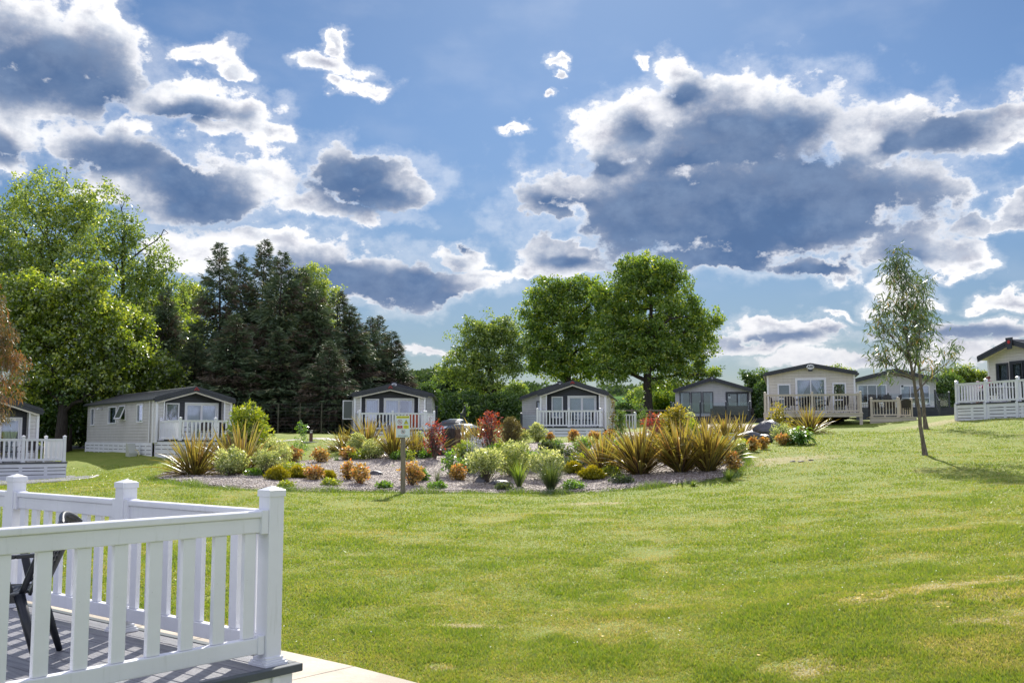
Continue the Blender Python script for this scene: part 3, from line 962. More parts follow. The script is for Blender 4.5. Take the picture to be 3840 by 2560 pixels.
def deck(name, label, fc, yaw, zf, xa, xb, ya, segs, skirt=0.7, style='pvc', m=WHITE, floor=CHARP, posts=None, rail_h=0.95, group='raised decks with balustrades',
         boards=3, skirtsides='FL', nosing=True, pitch=0.185, bw=0.07, sm=None, slotted=True, loc=None, depth_extra=0.0):
    """floor from x xa..xb, y ya..0 in the frame of its lodge; segs = rail runs ((x,y),(x,y))"""
    r = empty(name, (fc[0], fc[1], zf), label, 'deck', group, yaw)
    sm = sm or m
    mb = MB()
    nb = max(1, int(round((0 - ya) / 0.15)))
    for i in range(nb):
        y0 = ya + (0 - ya) * i / nb
        mb.box(xa, xb, y0 + 0.004, y0 + (0 - ya) / nb, -0.035, -0.004)
    mb.build('deck_boards', floor, r)
    if nosing:
        mb = MB()
        mb.box(xa - 0.05, xb + 0.05, ya - 0.06, ya + 0.0, -0.05, 0.002)
        mb.box(xa - 0.052, xa - 0.002, ya, -0.05, -0.05, 0.0)
        mb.box(xb + 0.002, xb + 0.052, ya, -0.05, -0.05, 0.0)
        mb.build('deck_nosing', floor, r)
    mb, db = MB(), MB()

    def face(p, q):
        p, q = Vector((p[0], p[1], 0)), Vector((q[0], q[1], 0))
        L = (q - p).length
        M = Matrix.Translation(p) @ Matrix.Rotation(math.atan2((q - p).y, (q - p).x), 4, 'Z')
        top = -0.052
        fb = 0.15
        mb.box(0, L, -0.035, -0.005, top - fb, top, M)
        if skirt > fb + 0.1:
            bh = (skirt - fb - 0.05) / boards
            db.box(0.02, L - 0.02, 0.012, 0.03, -skirt - 0.35, top - fb, M)  # black backing sheet in place of shade between the skirt boards
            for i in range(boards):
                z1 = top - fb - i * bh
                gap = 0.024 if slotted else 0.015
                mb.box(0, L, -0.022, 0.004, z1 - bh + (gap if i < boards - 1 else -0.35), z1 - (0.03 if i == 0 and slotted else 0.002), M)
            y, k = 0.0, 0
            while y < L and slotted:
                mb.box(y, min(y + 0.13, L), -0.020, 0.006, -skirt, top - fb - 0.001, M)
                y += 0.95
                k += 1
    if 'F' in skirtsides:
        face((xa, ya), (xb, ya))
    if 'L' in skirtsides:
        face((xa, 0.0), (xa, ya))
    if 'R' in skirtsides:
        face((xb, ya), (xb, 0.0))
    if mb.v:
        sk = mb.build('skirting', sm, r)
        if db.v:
            db.build('skirting_dark_backing', DKBACK, sk)
    done = set()
    proto = {}

    def post(x, y, hh=None):
        key = (round(x, 2), round(y, 2))
        if key in done:
            return
        done.add(key)
        hh = hh or rail_h + 0.12
        if 'post' not in proto:
            b = MB()
            lo = -0.002
            s_ = 0.055 if style != 'glass' else 0.05
            b.box(-s_, s_, -s_, s_, lo, hh - 0.05)
            if style != 'glass':
                b.box(-0.075, 0.075, -0.075, 0.075, lo, 0.05)
            p = b.build('post', m, r)
            c = MB()
            t = s_ + 0.008
            c.box(-t, t, -t, t, hh - 0.05, hh - 0.01)
            c.add([(-t, -t, hh - 0.01), (t, -t, hh - 0.01), (t, t, hh - 0.01), (-t, t, hh - 0.01), (0, 0, hh + 0.025)], [(0, 1, 4), (1, 2, 4), (2, 3, 4), (3, 0, 4), (3, 2, 1, 0)])
            cc = c.build('post_cap', STEEL if style == 'glass' else m, p)
            proto['post'] = (p, cc)
            p.location = (x, y, 0)
        else:
            p, cc = proto['post']
            q = p.copy()
            COL.objects.link(q)
            q.location = (x, y, 0)
            d_ = cc.copy()
            COL.objects.link(d_)
            d_.parent = q
    for sg in segs:
        (x0, y0), (x1, y1) = sg[0], sg[1]
        post(x0, y0)
        post(x1, y1)
        a, b = Vector((x0, y0, 0)), Vector((x1, y1, 0))
        L = (b - a).length
        u = (b - a) / L
        ang = math.atan2(u.y, u.x)
        if style == 'glass':
            g = MB(Matrix.Translation(a) @ Matrix.Rotation(ang, 4, 'Z'))
            g.box(0.07, L - 0.07, -0.005, 0.005, 0.07, rail_h)
            g.build('glass_panel', GLASSC, r)
            continue
        g = MB(Matrix.Translation(a) @ Matrix.Rotation(ang, 4, 'Z'))
        g.box(0.05, L - 0.05, -0.04, 0.04, rail_h - 0.035, rail_h)
        g.box(0.05, L - 0.05, -0.025, 0.025, rail_h - 0.09, rail_h - 0.034)
        g.build('top_rail', m, r)
        g = MB(Matrix.Translation(a) @ Matrix.Rotation(ang, 4, 'Z'))
        g.box(0.05, L - 0.05, -0.025, 0.025, 0.06, 0.14)
        g.box(L / 2 - 0.03, L / 2 + 0.03, -0.02, 0.02, 0.0, 0.06)
        g.build('bottom_rail', m, r)
        nb_ = max(1, int(round((L - 0.1) / pitch)) - 0)
        for i in range(nb_):
            t = 0.05 + (i + 0.5) * (L - 0.1) / nb_
            if 'bal' not in proto:
                k = MB()
                k.box(-bw / 2, bw / 2, -0.018, 0.018, 0.1401, rail_h - 0.0901)
                o = k.build('baluster', m, r)
                proto['bal'] = o
            else:
                o = proto['bal'].copy()
                COL.objects.link(o)
            o.location = a + u * t
            o.rotation_euler = (0, 0, ang)
    return r


# each opening: x0,x1,z0,z1
def OPN(x0, x1, z0, z1, **k):
    return dict(x0=x0, x1=x1, z0=z0, z1=z1, **k)


# --- lodge 1, tan sides, seen from its corner
y1_ = R(37)
_q = W(586, 1600, 49.0)
FL1 = Vector((_q.x - 0.26, _q.y + 0.34, 0))
w1 = 3.70
fc1 = FL1 + Vector((math.cos(y1_), math.sin(y1_), 0)) * w1 / 2
single_front = lambda c1, c2, cm=None, cm2=None: [OPN(-1.30, -0.62, 0.55, 1.82, c=c1, cm=cm), OPN(-0.35, 1.36, 0.0, 1.86, n='sliding_door', p=2, c=c2, fw=0.08, cm=cm2)]
lodge('holiday_lodge', 'charcoal gabled lodge seen from its corner, long tan side wall with four narrow windows', fc1, y1_, 1.87, w1, 12.0, 2.0, 0.54,
      single_front([(0.0, 1.0, 0)], [(0.0, 1.0, 0)], CURTP), [dict(s='L', y0=1.6, y1=2.6, z0=0.88, z1=1.82, c=[(0.1, 0.9, 0)]), dict(s='L', y0=4.5, y1=5.6, z0=1.02, z1=1.80), dict(s='L', y0=6.2, y1=7.7, z0=0.86, z1=1.80, c=[(0.0, 1.0, 0)]), dict(s='L', y0=10.5, y1=11.2, z0=0.80, z1=1.80)],
      C_DARK, C_TAN, style='porch', skirt=0.88)
# --- lodge 0, at the left edge
y0_ = R(40)
FR0 = W(130, 1600, 44.0)
w0 = 3.75
fc0 = Vector((FR0.x, FR0.y, 0)) - Vector((math.cos(y0_), math.sin(y0_), 0)) * w0 / 2
lodge('holiday_lodge', 'charcoal gabled lodge cut off by the left edge, behind the nearer white deck', fc0, y0_, 1.0, w0, 12.4, 2.15, 0.62,
      [OPN(-1.45, -1.0, 0.55, 1.82, c=[(0, 1, 0)]), OPN(-0.35, 1.36, 0.0, 1.86, n='sliding_door', p=2, c=[(0.62, 1.0, 0)], fw=0.08)], [], C_DARK, C_CREAM, style='porch', skirt=0.6)
# --- lodge 2, centre-left
y2_ = R(11.5)
fc2 = W(1459, 1600, 58.0)
lodge('holiday_lodge', 'charcoal gabled lodge behind the water warning sign, top-hung window open on its left wall', fc2, y2_, 2.42, 3.95, 11.5, 2.0, 0.45,
      [OPN(-1.36, -0.58, 0.5, 1.78, c=[(0, 1, 0)]), OPN(-0.32, 1.42, 0.0, 1.82, n='sliding_door', p=2, c=[(0.02, 0.48, 0), (0.86, 1.0, 0)], fw=0.08)],
      [dict(s='L', y0=1.2, y1=1.9, z0=0.7, z1=1.7), dict(s='L', y0=4.0, y1=4.6, z0=0.7, z1=1.7)], C_DARK, C_TAN, style='porch', skirt=0.9)
# --- lodge 3, centre
y3_ = R(-8.3)
fc3 = W(2151, 1600, 60.0)
lodge('holiday_lodge', 'charcoal gabled lodge in the centre with drawn white curtains above a white balustrade', fc3, y3_, 2.60, 3.8, 11.2, 2.0, 0.64,
      single_front([(0, 1, 0)], [(0, 1, 0)]), [dict(s='R', y0=1.0, y1=1.5, z0=0.9, z1=1.7), dict(s='R', y0=3.0, y1=3.8, z0=0.1, z1=1.85), dict(s='R', y0=6.0, y1=6.6, z0=0.9, z1=1.7)],
      C_DARK, C_CREAM, style='porch', skirt=0.9, sside='R')
# --- lodge behind lodge 2 and behind lodge 3
fcb = W(1478, 1600, 66.0)
lodge('holiday_lodge', 'pale lodge with grey roof almost hidden behind the charcoal lodge by the parked cars', fcb, R(3), 2.5, 4.75, 11.0, 2.25, 0.68,
      [OPN(1.55, 2.05, 0.45, 2.0, f=CHAR)], [], C_GREY, C_GREY, style='twin', skirt=0.9, over=0.35, fbw=0.24, sside='')
fcc = W(2100, 1600, 67.0)
lodge('holiday_lodge', 'grey lodge peeping out left behind the central charcoal lodge, sticker in its window', fcc, R(-2), 2.45, 4.9, 11.0, 2.15, 0.92,
      [OPN(-1.55, 0.1, 0.25, 1.95, f=CHAR, c=[(0.0, 0.12, 0)])], [], C_GREY, C_GREY, style='twin', skirt=0.7, over=0.35, fbw=0.24, sside='')
# --- lodge 4, twin unit with the trio of windows
y4_ = R(-14)
fc4 = W(2675, 1590, 85.0)
lodge('holiday_lodge', 'wide grey lodge right of the big oak with three tall dark-framed windows and glass balustrade', fc4, y4_, 3.80, 6.15, 11.0, 2.15, 0.98,
      [OPN(-2.75, -1.87, 0.25, 2.02, f=CHAR, c=[(0.0, 0.25, 0)]), OPN(-1.80, -0.92, 0.25, 2.02, f=CHAR), OPN(-0.85, 0.03, 0.25, 2.02, f=CHAR, c=[(0.75, 1.0, 0)]), OPN(1.05, 2.95, 0.0, 2.0, f=CHAR, n='sliding_door', p=2, fw=0.12, c=[(0.5, 0.62, 0)])],
      [dict(s='R', y0=1.0, y1=1.6, z0=0.9, z1=1.9), dict(s='R', y0=3.0, y1=3.8, z0=0.1, z1=1.9)], C_GREY, C_GREY, style='twin', skirt=0.7, sside='R', over=0.4, frame=CHAR, fbw=0.30)
# --- lodge 5, beige, on its wheels
y5_ = R(-15)
fc5 = W(3043, 1550, 53.0)
L5 = lodge('static_caravan', 'beige caravan with open tied curtains in its double doors, standing on wheels above the slope', fc5, y5_, 3.25, 4.35, 11.0, 2.05, 0.46,
           [OPN(-1.68, -1.02, 0.22, 1.55, c=[], t=0.42), OPN(-0.78, 0.78, 0.0, 1.85, n='double_door', p=2, fw=0.11, c=[(0.0, 0.48, -1), (0.52, 1.0, 1)]), OPN(1.08, 1.76, 0.05, 1.58, t=0.42)],
           [dict(s='R', y0=1.5, y1=2.2, z0=0.7, z1=1.6), dict(s='R', y0=4.5, y1=5.2, z0=0.7, z1=1.6)], C_BEIGE, C_BEIGE, style='plain', skirt=0, sside='', over=0.22, fbw=0.20)
# --- lodge 6
fc6 = W(3361, 1560, 77.0)
y6_ = R(-12)
lodge('holiday_lodge', 'grey lodge half behind the slender tree, with white-framed windows and a dark glazed deck', fc6, y6_, 4.27, 5.70, 11.0, 2.1, 0.74,
      [OPN(-2.75, -0.62, 0.3, 1.75, p=3, c=[(0.0, 0.2, 0), (0.85, 1.0, 0)], fw=0.08), OPN(0.35, 2.45, 0.2, 1.68, p=3, t=0.35, c=[(0.0, 0.3, 0), (0.72, 1.0, 0)], fw=0.08)], [], C_GREY, C_GREY, style='twin', skirt=0.7, sside='', over=0.4, fbw=0.30)
# --- lodge 7, at the right edge, turned sideways
y7_ = R(-73)
FL7 = W(3697, 1500, 48.3)
fv7 = Vector((math.cos(y7_), math.sin(y7_), 0))
fc7 = Vector((FL7.x, FL7.y, 0)) + fv7 * 1.95 + Vector((0.2, 0, 0))
lodge('holiday_lodge', 'cream lodge at the right edge above the tall white deck, its dark sliding door open', fc7, y7_, 3.62, 3.9, 9.0, 2.15, 0.62,
      [OPN(-1.45, -0.70, 0.15, 1.85, f=CHAR, c=[(0, 1, 0)]), OPN(-0.60, 1.55, 0.0, 1.9, f=CHAR, n='sliding_door', p=3, fw=0.08, c=[(0.0, 0.16, 0)])], [], C_CREAM, C_CREAM, style='plain', skirt=0.8, sside='', over=0.45, frame=CHAR, fbw=0.26)


def badge(par, yaw, loc, col, shape='round', sz=0.16, txt=None, lab=None):
    mb = MB()
    n = 20
    if shape == 'shield':
        pts = [(-0.17, 0.16), (0.17, 0.16), (0.11, -0.26), (-0.11, -0.26)]
        mb.prism([(x * sz / 0.16, z * sz / 0.16) for x, z in pts], 'y', -0.04, 0.0)
    else:
        mb.prism([(sz * 1.5 * math.cos(6.2832 * k / n), sz * math.sin(6.2832 * k / n)) for k in range(n)], 'y', -0.03, 0.0)
    o = mb.build('badge', col, par)
    o.location = loc
    return o


WB = mat('badge_white', (0.75, 0.76, 0.78), 0.4)
RB = mat('badge_red', (0.45, 0.03, 0.03), 0.4)
b_ = badge(LOD[6 + 1], 0, (0, -0.22 - 0.09, 2.05 + 0.46 - 0.09), CHAR, 'shield', 0.15)
o_ = badge(b_, 0, (0, -0.043, -0.01), WB, 'round', 0.13)
textobj('ABI', 0.17, CHAR, b_, (0, -0.08, -0.01), ext=0.004, sx=1.25)
for k_, cm_ in ((6, WB), (5, WB), (4, WB)):                # small pale emblem on the ridge of the grey twin lodges
    L_ = LOD[k_]
    hh_, ov_ = {6: (2.15 + 0.98, 0.4), 5: (2.15 + 0.92, 0.35), 4: (2.25 + 0.68, 0.35)}[k_]
    b_ = badge(L_, 0, (0, -ov_ - 0.085, hh_ - 0.03), CHAR, 'shield', 0.17)
    mb = MB()
    if k_ == 4:
        mb.prism([(0.17 * math.cos(6.2832 * k / 16), 0.10 * math.sin(6.2832 * k / 16)) for k in range(16)], 'y', -0.05, -0.042)
        textobj('ABI', 0.13, CHAR, b_, (0, -0.055, 0.0), ext=0.004)
    else:
        mb.add([(-0.10, -0.045, 0.08), (-0.02, -0.045, 0.0), (0.0, -0.045, -0.07), (0.02, -0.045, 0.0), (0.11, -0.045, 0.10), (0.02, -0.045, 0.05)], [(0, 1, 2, 3, 5), (3, 4, 5)])
    mb.build('emblem', cm_, b_)
for k_ in (0, 1, 2, 3):                                    # red chevron emblem on the charcoal gables
    L_ = LOD[k_]
    mb = MB()
    for sx in (-1, 1):
        mb.bar((0, 0, 0.07), (sx * 0.12, 0, -0.07), 0.03, 0.03)
    mb.bar((-0.05, 0, -0.05), (0.05, 0, -0.05), 0.03, 0.02)
    e_ = mb.build('emblem', RB, L_)
    e_.location = (0, -0.55 - 0.09, [2.0 + 0.54, 2.15 + 0.62, 2.0 + 0.45, 2.0 + 0.64][k_] - 0.03)
b_ = badge(LOD[-1], 0, (0, -0.45 - 0.085, 2.15 + 0.62 - 0.03), CHAR, 'shield', 0.2)
mb = MB()
mb.prism([(0.09 * math.cos(6.2832 * k / 12), 0.09 * math.sin(6.2832 * k / 12)) for k in range(12)], 'y', -0.06, -0.05)
mb.build('emblem', RB, b_)
# sticker in the window of the lodge behind the central one; lot boards in two windows
PAPER = mat('paper', (0.75, 0.82, 0.82), 0.7)
INKD = mat('ink_dark', (0.02, 0.025, 0.03), 0.6)
L_ = LOD[5]
textobj('FREE', 0.24, PAPER, L_, (-1.12, -0.055, 0.62), name='window_sticker', ext=0.003)
textobj('12 MONTHS', 0.11, PAPER, L_, (-1.12, -0.055, 0.80), name='window_sticker', ext=0.003) if False else None
for L_, x_, z_ in ((LOD[6], 1.36, 1.62), (LOD[8], 0.50, 1.52)):
    mb = MB()
    mb.box(x_ - 0.09, x_ + 0.09, -0.058, -0.052, z_ - 0.16, z_ + 0.16)
    s_ = mb.build('lot_card', PAPER, L_)
    mb = MB()
    mb.box(x_ - 0.08, x_ + 0.08, -0.062, -0.0585, z_ + 0.01, z_ + 0.15)
    mb.build('card_print', INKD, s_)
    textobj('21', 0.12, INKD, s_, (x_, -0.062, z_ - 0.08), ext=0.002)
# porch light and downpipe, service box on lodge 1
mb = MB()
mb.tube([(-w1 / 2 - 0.02, 9.0, 1.72), (-w1 / 2 - 0.28, 8.95, 1.70)], 0.055, 10)
mb.build('flue', WFRAME, LOD[0])
mb = MB()
mb.box(-w1 / 2 - 0.30, -w1 / 2 - 0.05, 3.0, 3.35, -0.62, -0.16)
mb.build('meter_box', mat('grey_box', (0.45, 0.45, 0.43), 0.5), LOD[0], bevel=0.02)
mb = MB()
mb.tube([(-w1 / 2 - 0.05, 0.5, 2.0), (-w1 / 2 - 0.05, 0.5, -0.1)], 0.03, 8)
mb.build('downpipe', WFRAME, LOD[0])

# outward-opened windows: lodge 2 (side-hung) and lodge 1 (top-hung)
for L_, M_, x0, x1, z0, z1 in ((LOD[2], Matrix.Translation((-1.975, 1.0, 0)) @ Matrix.Rotation(R(180 - 8), 4, 'Z'), 0.02, 0.62, 0.62, 1.72),
                               (LOD[0], Matrix.Translation((-w1 / 2 - 0.03, 5.6, 1.80)) @ Matrix.Rotation(-math.pi / 2, 4, 'Z') @ Matrix.Rotation(R(-22), 4, 'X'), 0.0, 1.1, -0.76, 0.0)):
    mb = MB()
    framebox(mb, x0, x1, z0, z1, 0.06, -0.025, 0.025, M_)
    w_ = mb.build('open_sash', WFRAME, L_)
    mb = MB()
    mb.box(x0 + 0.06, x1 - 0.06, -0.004, 0.004, z0 + 0.06, z1 - 0.06, M_)
    mb.build('pane', mat('dull_glass', (0.10, 0.12, 0.10), 0.15), w_)

# chassis, wheel and steps of the beige caravan
mb = MB()
for sx in (-1.2, 1.2):
    mb.box(sx - 0.04, sx + 0.04, 0.3, 10.8, -0.38, -0.13)
for yy in (0.6, 2.5, 5, 8, 10.5):
    mb.box(-1.9, 1.9, yy, yy + 0.08, -0.30, -0.131)
for sx in (-1.2, 1.2):
    for yy in (1.2, 5.5, 9.5):
        mb.box(sx - 0.2, sx + 0.2, yy - 0.2, yy + 0.2, -0.95, -0.385)
mb.build('chassis', DKBACK, L5)
for sx in (-1.75, 1.75):
    for yy in (4.6, 5.4):
        mb = MB()
        mb.tube([(sx - 0.1, yy, -0.52), (sx + 0.1, yy, -0.52)], 0.32, 18)
        mb.build('wheel', BLACKP, L5)
mb = MB()
mb.box(-1.0, 0.6, -0.9, 0.4, -0.46, -0.12)
mb.box(0.25, 0.85, -0.7, 0.5, -1.0, -0.3)
mb.build('hitch_box', DKBACK, L5)

# --- decks
def rrun(pts):
    return list(zip(pts, pts[1:]))


deck('raised_deck', 'white balustraded deck in front of the tan-sided lodge, behind the left spiky clump', fc1, y1_, 1.86, -1.75, 2.1, -3.4,
     rrun([(-1.68, -0.6), (-1.68, -3.32), (-0.02, -3.32), (2.0, -3.32), (2.0, -1.2)]), 0.85, skirtsides='FL')
deck('raised_deck', 'white deck at the left edge of the photo with a deep slotted white skirt', fc0, y0_, 1.0, -4.2, 2.35, -3.0,
     rrun([(2.28, -0.3), (2.28, -2.93), (0.7, -2.93), (-0.9, -2.93), (-2.5, -2.93), (-4.1, -2.93)]), 0.66, skirtsides='FR', boards=3)
deck('raised_deck', 'white balustraded deck of the lodge behind the warning sign, orange things behind its rails', fc2, y2_, 2.40, -1.85, 2.45, -2.4,
     rrun([(-1.80, -0.6), (-1.80, -2.33), (0.0, -2.33), (1.75, -2.33), (1.75, -0.8)]) + rrun([(1.85, -2.2), (2.4, -1.4)]), 0.7, skirtsides='FLR')
deck('raised_deck', 'white balustraded deck on a slotted skirt in front of the central lodge', fc3, y3_, 2.59, -1.95, 1.78, -2.3,
     rrun([(-1.88, -0.6), (-1.88, -2.22), (-0.08, -2.22), (1.70, -2.22), (1.70, -0.6)]), 0.95, skirtsides='FLR', boards=4)
deck('side_landing', 'small white railed landing beside the right wall of the central lodge', fc3, y3_, 2.50, 2.6, 4.6, 2.6,
     rrun([(2.75, 2.7), (3.7, 2.7), (3.7, 4.4)]), 0.6, skirtsides='F') if False else None
rt = deck('side_landing', 'small white railed landing beside the right wall of the central lodge', fc3 + Matrix.Rotation(y3_, 3, 'Z') @ Vector((0, 6.0, 0)), y3_, 2.50, 1.95, 3.6, -2.4,
          rrun([(2.1, -2.3), (3.5, -2.3), (3.5, -0.3)]), 0.6, skirtsides='F')
deck('glazed_deck', 'dark deck with one clear glass panel on the left of the central lodge', fcc, R(-2), 2.40, -2.6, 0.2, -2.3,
     rrun([(-2.5, -2.2), (-0.8, -2.2)]) + rrun([(-2.5, -0.3), (-2.5, -2.2)]), 0.75, 'glass', CHARP, skirtsides='FL', sm=CHARP, slotted=False, boards=4, rail_h=1.05)
deck('glazed_deck', 'dark glass-sided deck with steps in front of the wide grey lodge', fc4 , y4_, 3.72, -3.3, 3.4, -2.6,
     rrun([(-3.25, -0.3), (-3.25, -2.52), (-0.9, -2.52), (1.15, -2.52), (3.05, -2.52)]), 0.75, 'glass', CHARP, skirtsides='FL', sm=CHARP, slotted=False, boards=4, rail_h=1.1)
deck('glazed_deck', 'dark glass-sided deck in front of the lodge half hidden by the slender tree', fc6, y6_, 4.20, -3.2, 3.75, -2.6,
     rrun([(-3.1, -2.52), (-0.9, -2.52), (1.0, -2.52), (3.3, -2.52)]), 0.85, 'glass', CHARP, skirtsides='F', sm=CHARP, slotted=False, boards=4, rail_h=1.0)
D5 = deck('veranda', 'cream veranda with thin spindles across the front of the beige caravan', fc5, y5_, 3.22, -2.35, 2.35, -2.2,
          rrun([(-2.3, -0.2), (-2.3, -2.12), (0.0, -2.12), (2.3, -2.12), (2.3, -0.2)]), 0.22, m=CREAMP, floor=CREAMP, skirtsides='FLR', pitch=0.135, bw=0.035)
mb = MB()
for x in (-2.3, 2.3):
    mb = MB()
    mb.box(x - 0.075, x + 0.075, -2.195, -2.045, -1.0, -0.053)
    mb.build('support_post', CREAMP, D5)
P5 = deck('porch_landing', 'cream landing with plank steps at the right side of the beige caravan', fc5, y5_, 3.02, 2.75, 4.9, 0.0 - 1.6,
          rrun([(2.85, -1.52), (4.1, -1.52)]) + rrun([(4.2, -0.9), (4.85, -0.4)]), 0.25, m=CREAMP, floor=CREAMP, skirtsides='FR', pitch=0.15, bw=0.035, rail_h=0.85)
mb = MB()
for k in range(5):
    mb.box(2.75, 4.15, -1.66 - 0.02 * k, -1.62, -0.25 - 0.165 * k, -0.10 - 0.165 * k)
mb.build('plank_steps', CREAMP, P5)
for (x, y) in ((4.2, -1.6), (4.85, -0.4)):
    mb = MB()
    mb.box(x - 0.06, x + 0.06, y - 0.06, y + 0.06, -0.9, 0.0)
    mb.build('support_post', CREAMP, P5)
# deck 7: built along its own measured front
A7, B7 = W(3588, 1560, 45.8), W(3819, 1560, 42.4)
d7 = (Vector((B7.x, B7.y, 0)) - Vector((A7.x, A7.y, 0)))
y7d = math.atan2(d7.y, d7.x)
M7 = Vector((A7.x, A7.y, 0))
n7 = Matrix.Rotation(math.pi / 2, 3, 'Z') @ d7.normalized()
D7 = deck('raised_deck', 'tall white deck at the right edge with thin spindles, people sitting on it', M7 + n7 * 3.0, y7d, 3.50, -0.05, 8.0, -3.0,
          rrun([(0.0, -0.2), (0.0, -2.95), (d7.length / 2, -2.95), (d7.length, -2.95), (d7.length * 1.5, -2.95), (d7.length * 2, -2.95)]), 0.80, skirtsides='FL', boards=4, pitch=0.165, bw=0.045, rail_h=0.92)
mb = MB()
for k in range(3):
    x = d7.length / 2 * k
    mb = MB()
    mb.box(x - 0.07, x + 0.07, -3.07, -2.96, -1.0, -0.002)
    mb.build('support_post', WHITE, D7)


# dark flights of steps with rails
def steps(name, label, loc, rz, n, w, hgt, m, group='dark step flights'):
    r = empty(name, loc, label, 'steps', group, rz)
    mb = MB()
    for i in range(n):
        mb.box(-w / 2, w / 2, -0.28 * (i + 1), -0.28 * i - 0.005, -hgt * (i + 1) / n - 0.03, -hgt * (i + 1) / n + 0.01)
        mb.box(-w / 2 + 0.02, w / 2 - 0.02, -0.28 * (i + 1) + 0.02, -0.28 * (i + 1) + 0.05, -hgt * (i + 1) / n - hgt / n + 0.0, -hgt * (i + 1) / n - 0.031)
    mb.build('treads', m, r)
    for sx in (-1, 1):
        x = sx * (w / 2 + 0.06)
        for y, z in ((0, 0), (-0.28 * n, -hgt)):
            mb = MB()
            mb.box(x - 0.05, x + 0.05, y - 0.05, y + 0.05, z - 0.15, z + 1.1)
            p = mb.build('newel_post', m, r)
            mb = MB()
            mb.box(x - 0.055, x + 0.055, y - 0.055, y + 0.055, z + 1.1, z + 1.14)
            mb.build('post_cap', STEEL, p)
        mb = MB()
        mb.bar((x, 0, 1.0), (x, -0.28 * n, 1.0 - hgt), 0.06, 0.06)
        mb.bar((x, 0, 0.2), (x, -0.28 * n, 0.2 - hgt), 0.05, 0.05)
        for i in range(1, 6):
            t = i / 6
            mb.box(x - 0.012, x + 0.012, -0.28 * n * t - 0.012, -0.28 * n * t + 0.012, 0.22 - hgt * t, 0.98 - hgt * t)
        mb.build('handrail', m, r)
    return r


p_ = fc4 + Matrix.Rotation(y4_, 3, 'Z') @ Vector((3.65 + 0.0, -1.8, 0))
steps('deck_steps', 'dark plastic steps at the right end of the glazed deck by the big oak', (p_.x, p_.y, 3.72), y4_, 4, 1.3, 0.65, CHARP)
p_ = W(3553, 1540, 69)
steps('deck_steps', 'dark railed steps between the slender tree and the tall white deck', (p_.x, p_.y, 4.15), R(-10), 4, 1.4, 0.75, CHARP)
p_ = W(1690, 1590, 69)
steps('deck_steps', 'dark railed steps with pale caps behind the two parked cars', (p_.x, p_.y, 3.0), R(-15), 3, 1.9, 0.5, CHARP)


# small everyday things standing by the lodges, as in the photo
def domed_object(label, loc, m, h=0.75, r0=0.17):
    r = empty('domed_object', loc, label, 'gas bottle')
    mb = MB()
    mb.tube([(0, 0, 0), (0, 0, 0.03), (0, 0, h * 0.82), (0, 0, h * 0.93), (0, 0, h)], [r0 * 0.9, r0, r0, r0 * 0.7, r0 * 0.25], 14)
    mb.build('cylinder', m, r, smooth_=True)
    mb = MB()
    mb.cyl((0, 0), 0.03, h, h + 0.07, 8)
    mb.build('valve', STEEL, r)


_v = fc1 + Matrix.Rotation(y1_, 3, 'Z') @ Vector((-w1 / 2 - 0.45, 1.55, 0))
_z = h1(_v.x, _v.y)
bx = empty('service_housing', (_v.x, _v.y, _z), 'sloping grey-green plastic housing standing against the tan wall skirting', 'housing', None, y1_)
mb = MB()
mb.prism([(-0.30, -0.05), (0.30, -0.05), (0.30, 0.62), (0.10, 0.62), (-0.30, 0.15)], 'x', -0.28, 0.10)
mb.build('cover', mat('housing_green', (0.42, 0.44, 0.38), 0.6), bx, bevel=0.02)
mb = MB()
mb.tube([(0.0, -0.30, 0.30), (0.02, -0.55, 0.28), (0.05, -0.75, 0.12), (0.02, -0.85, -0.02)], 0.025, 6)
mb.build('hose', mat('yellow_hose', (0.55, 0.50, 0.25), 0.5), bx, smooth_=True)
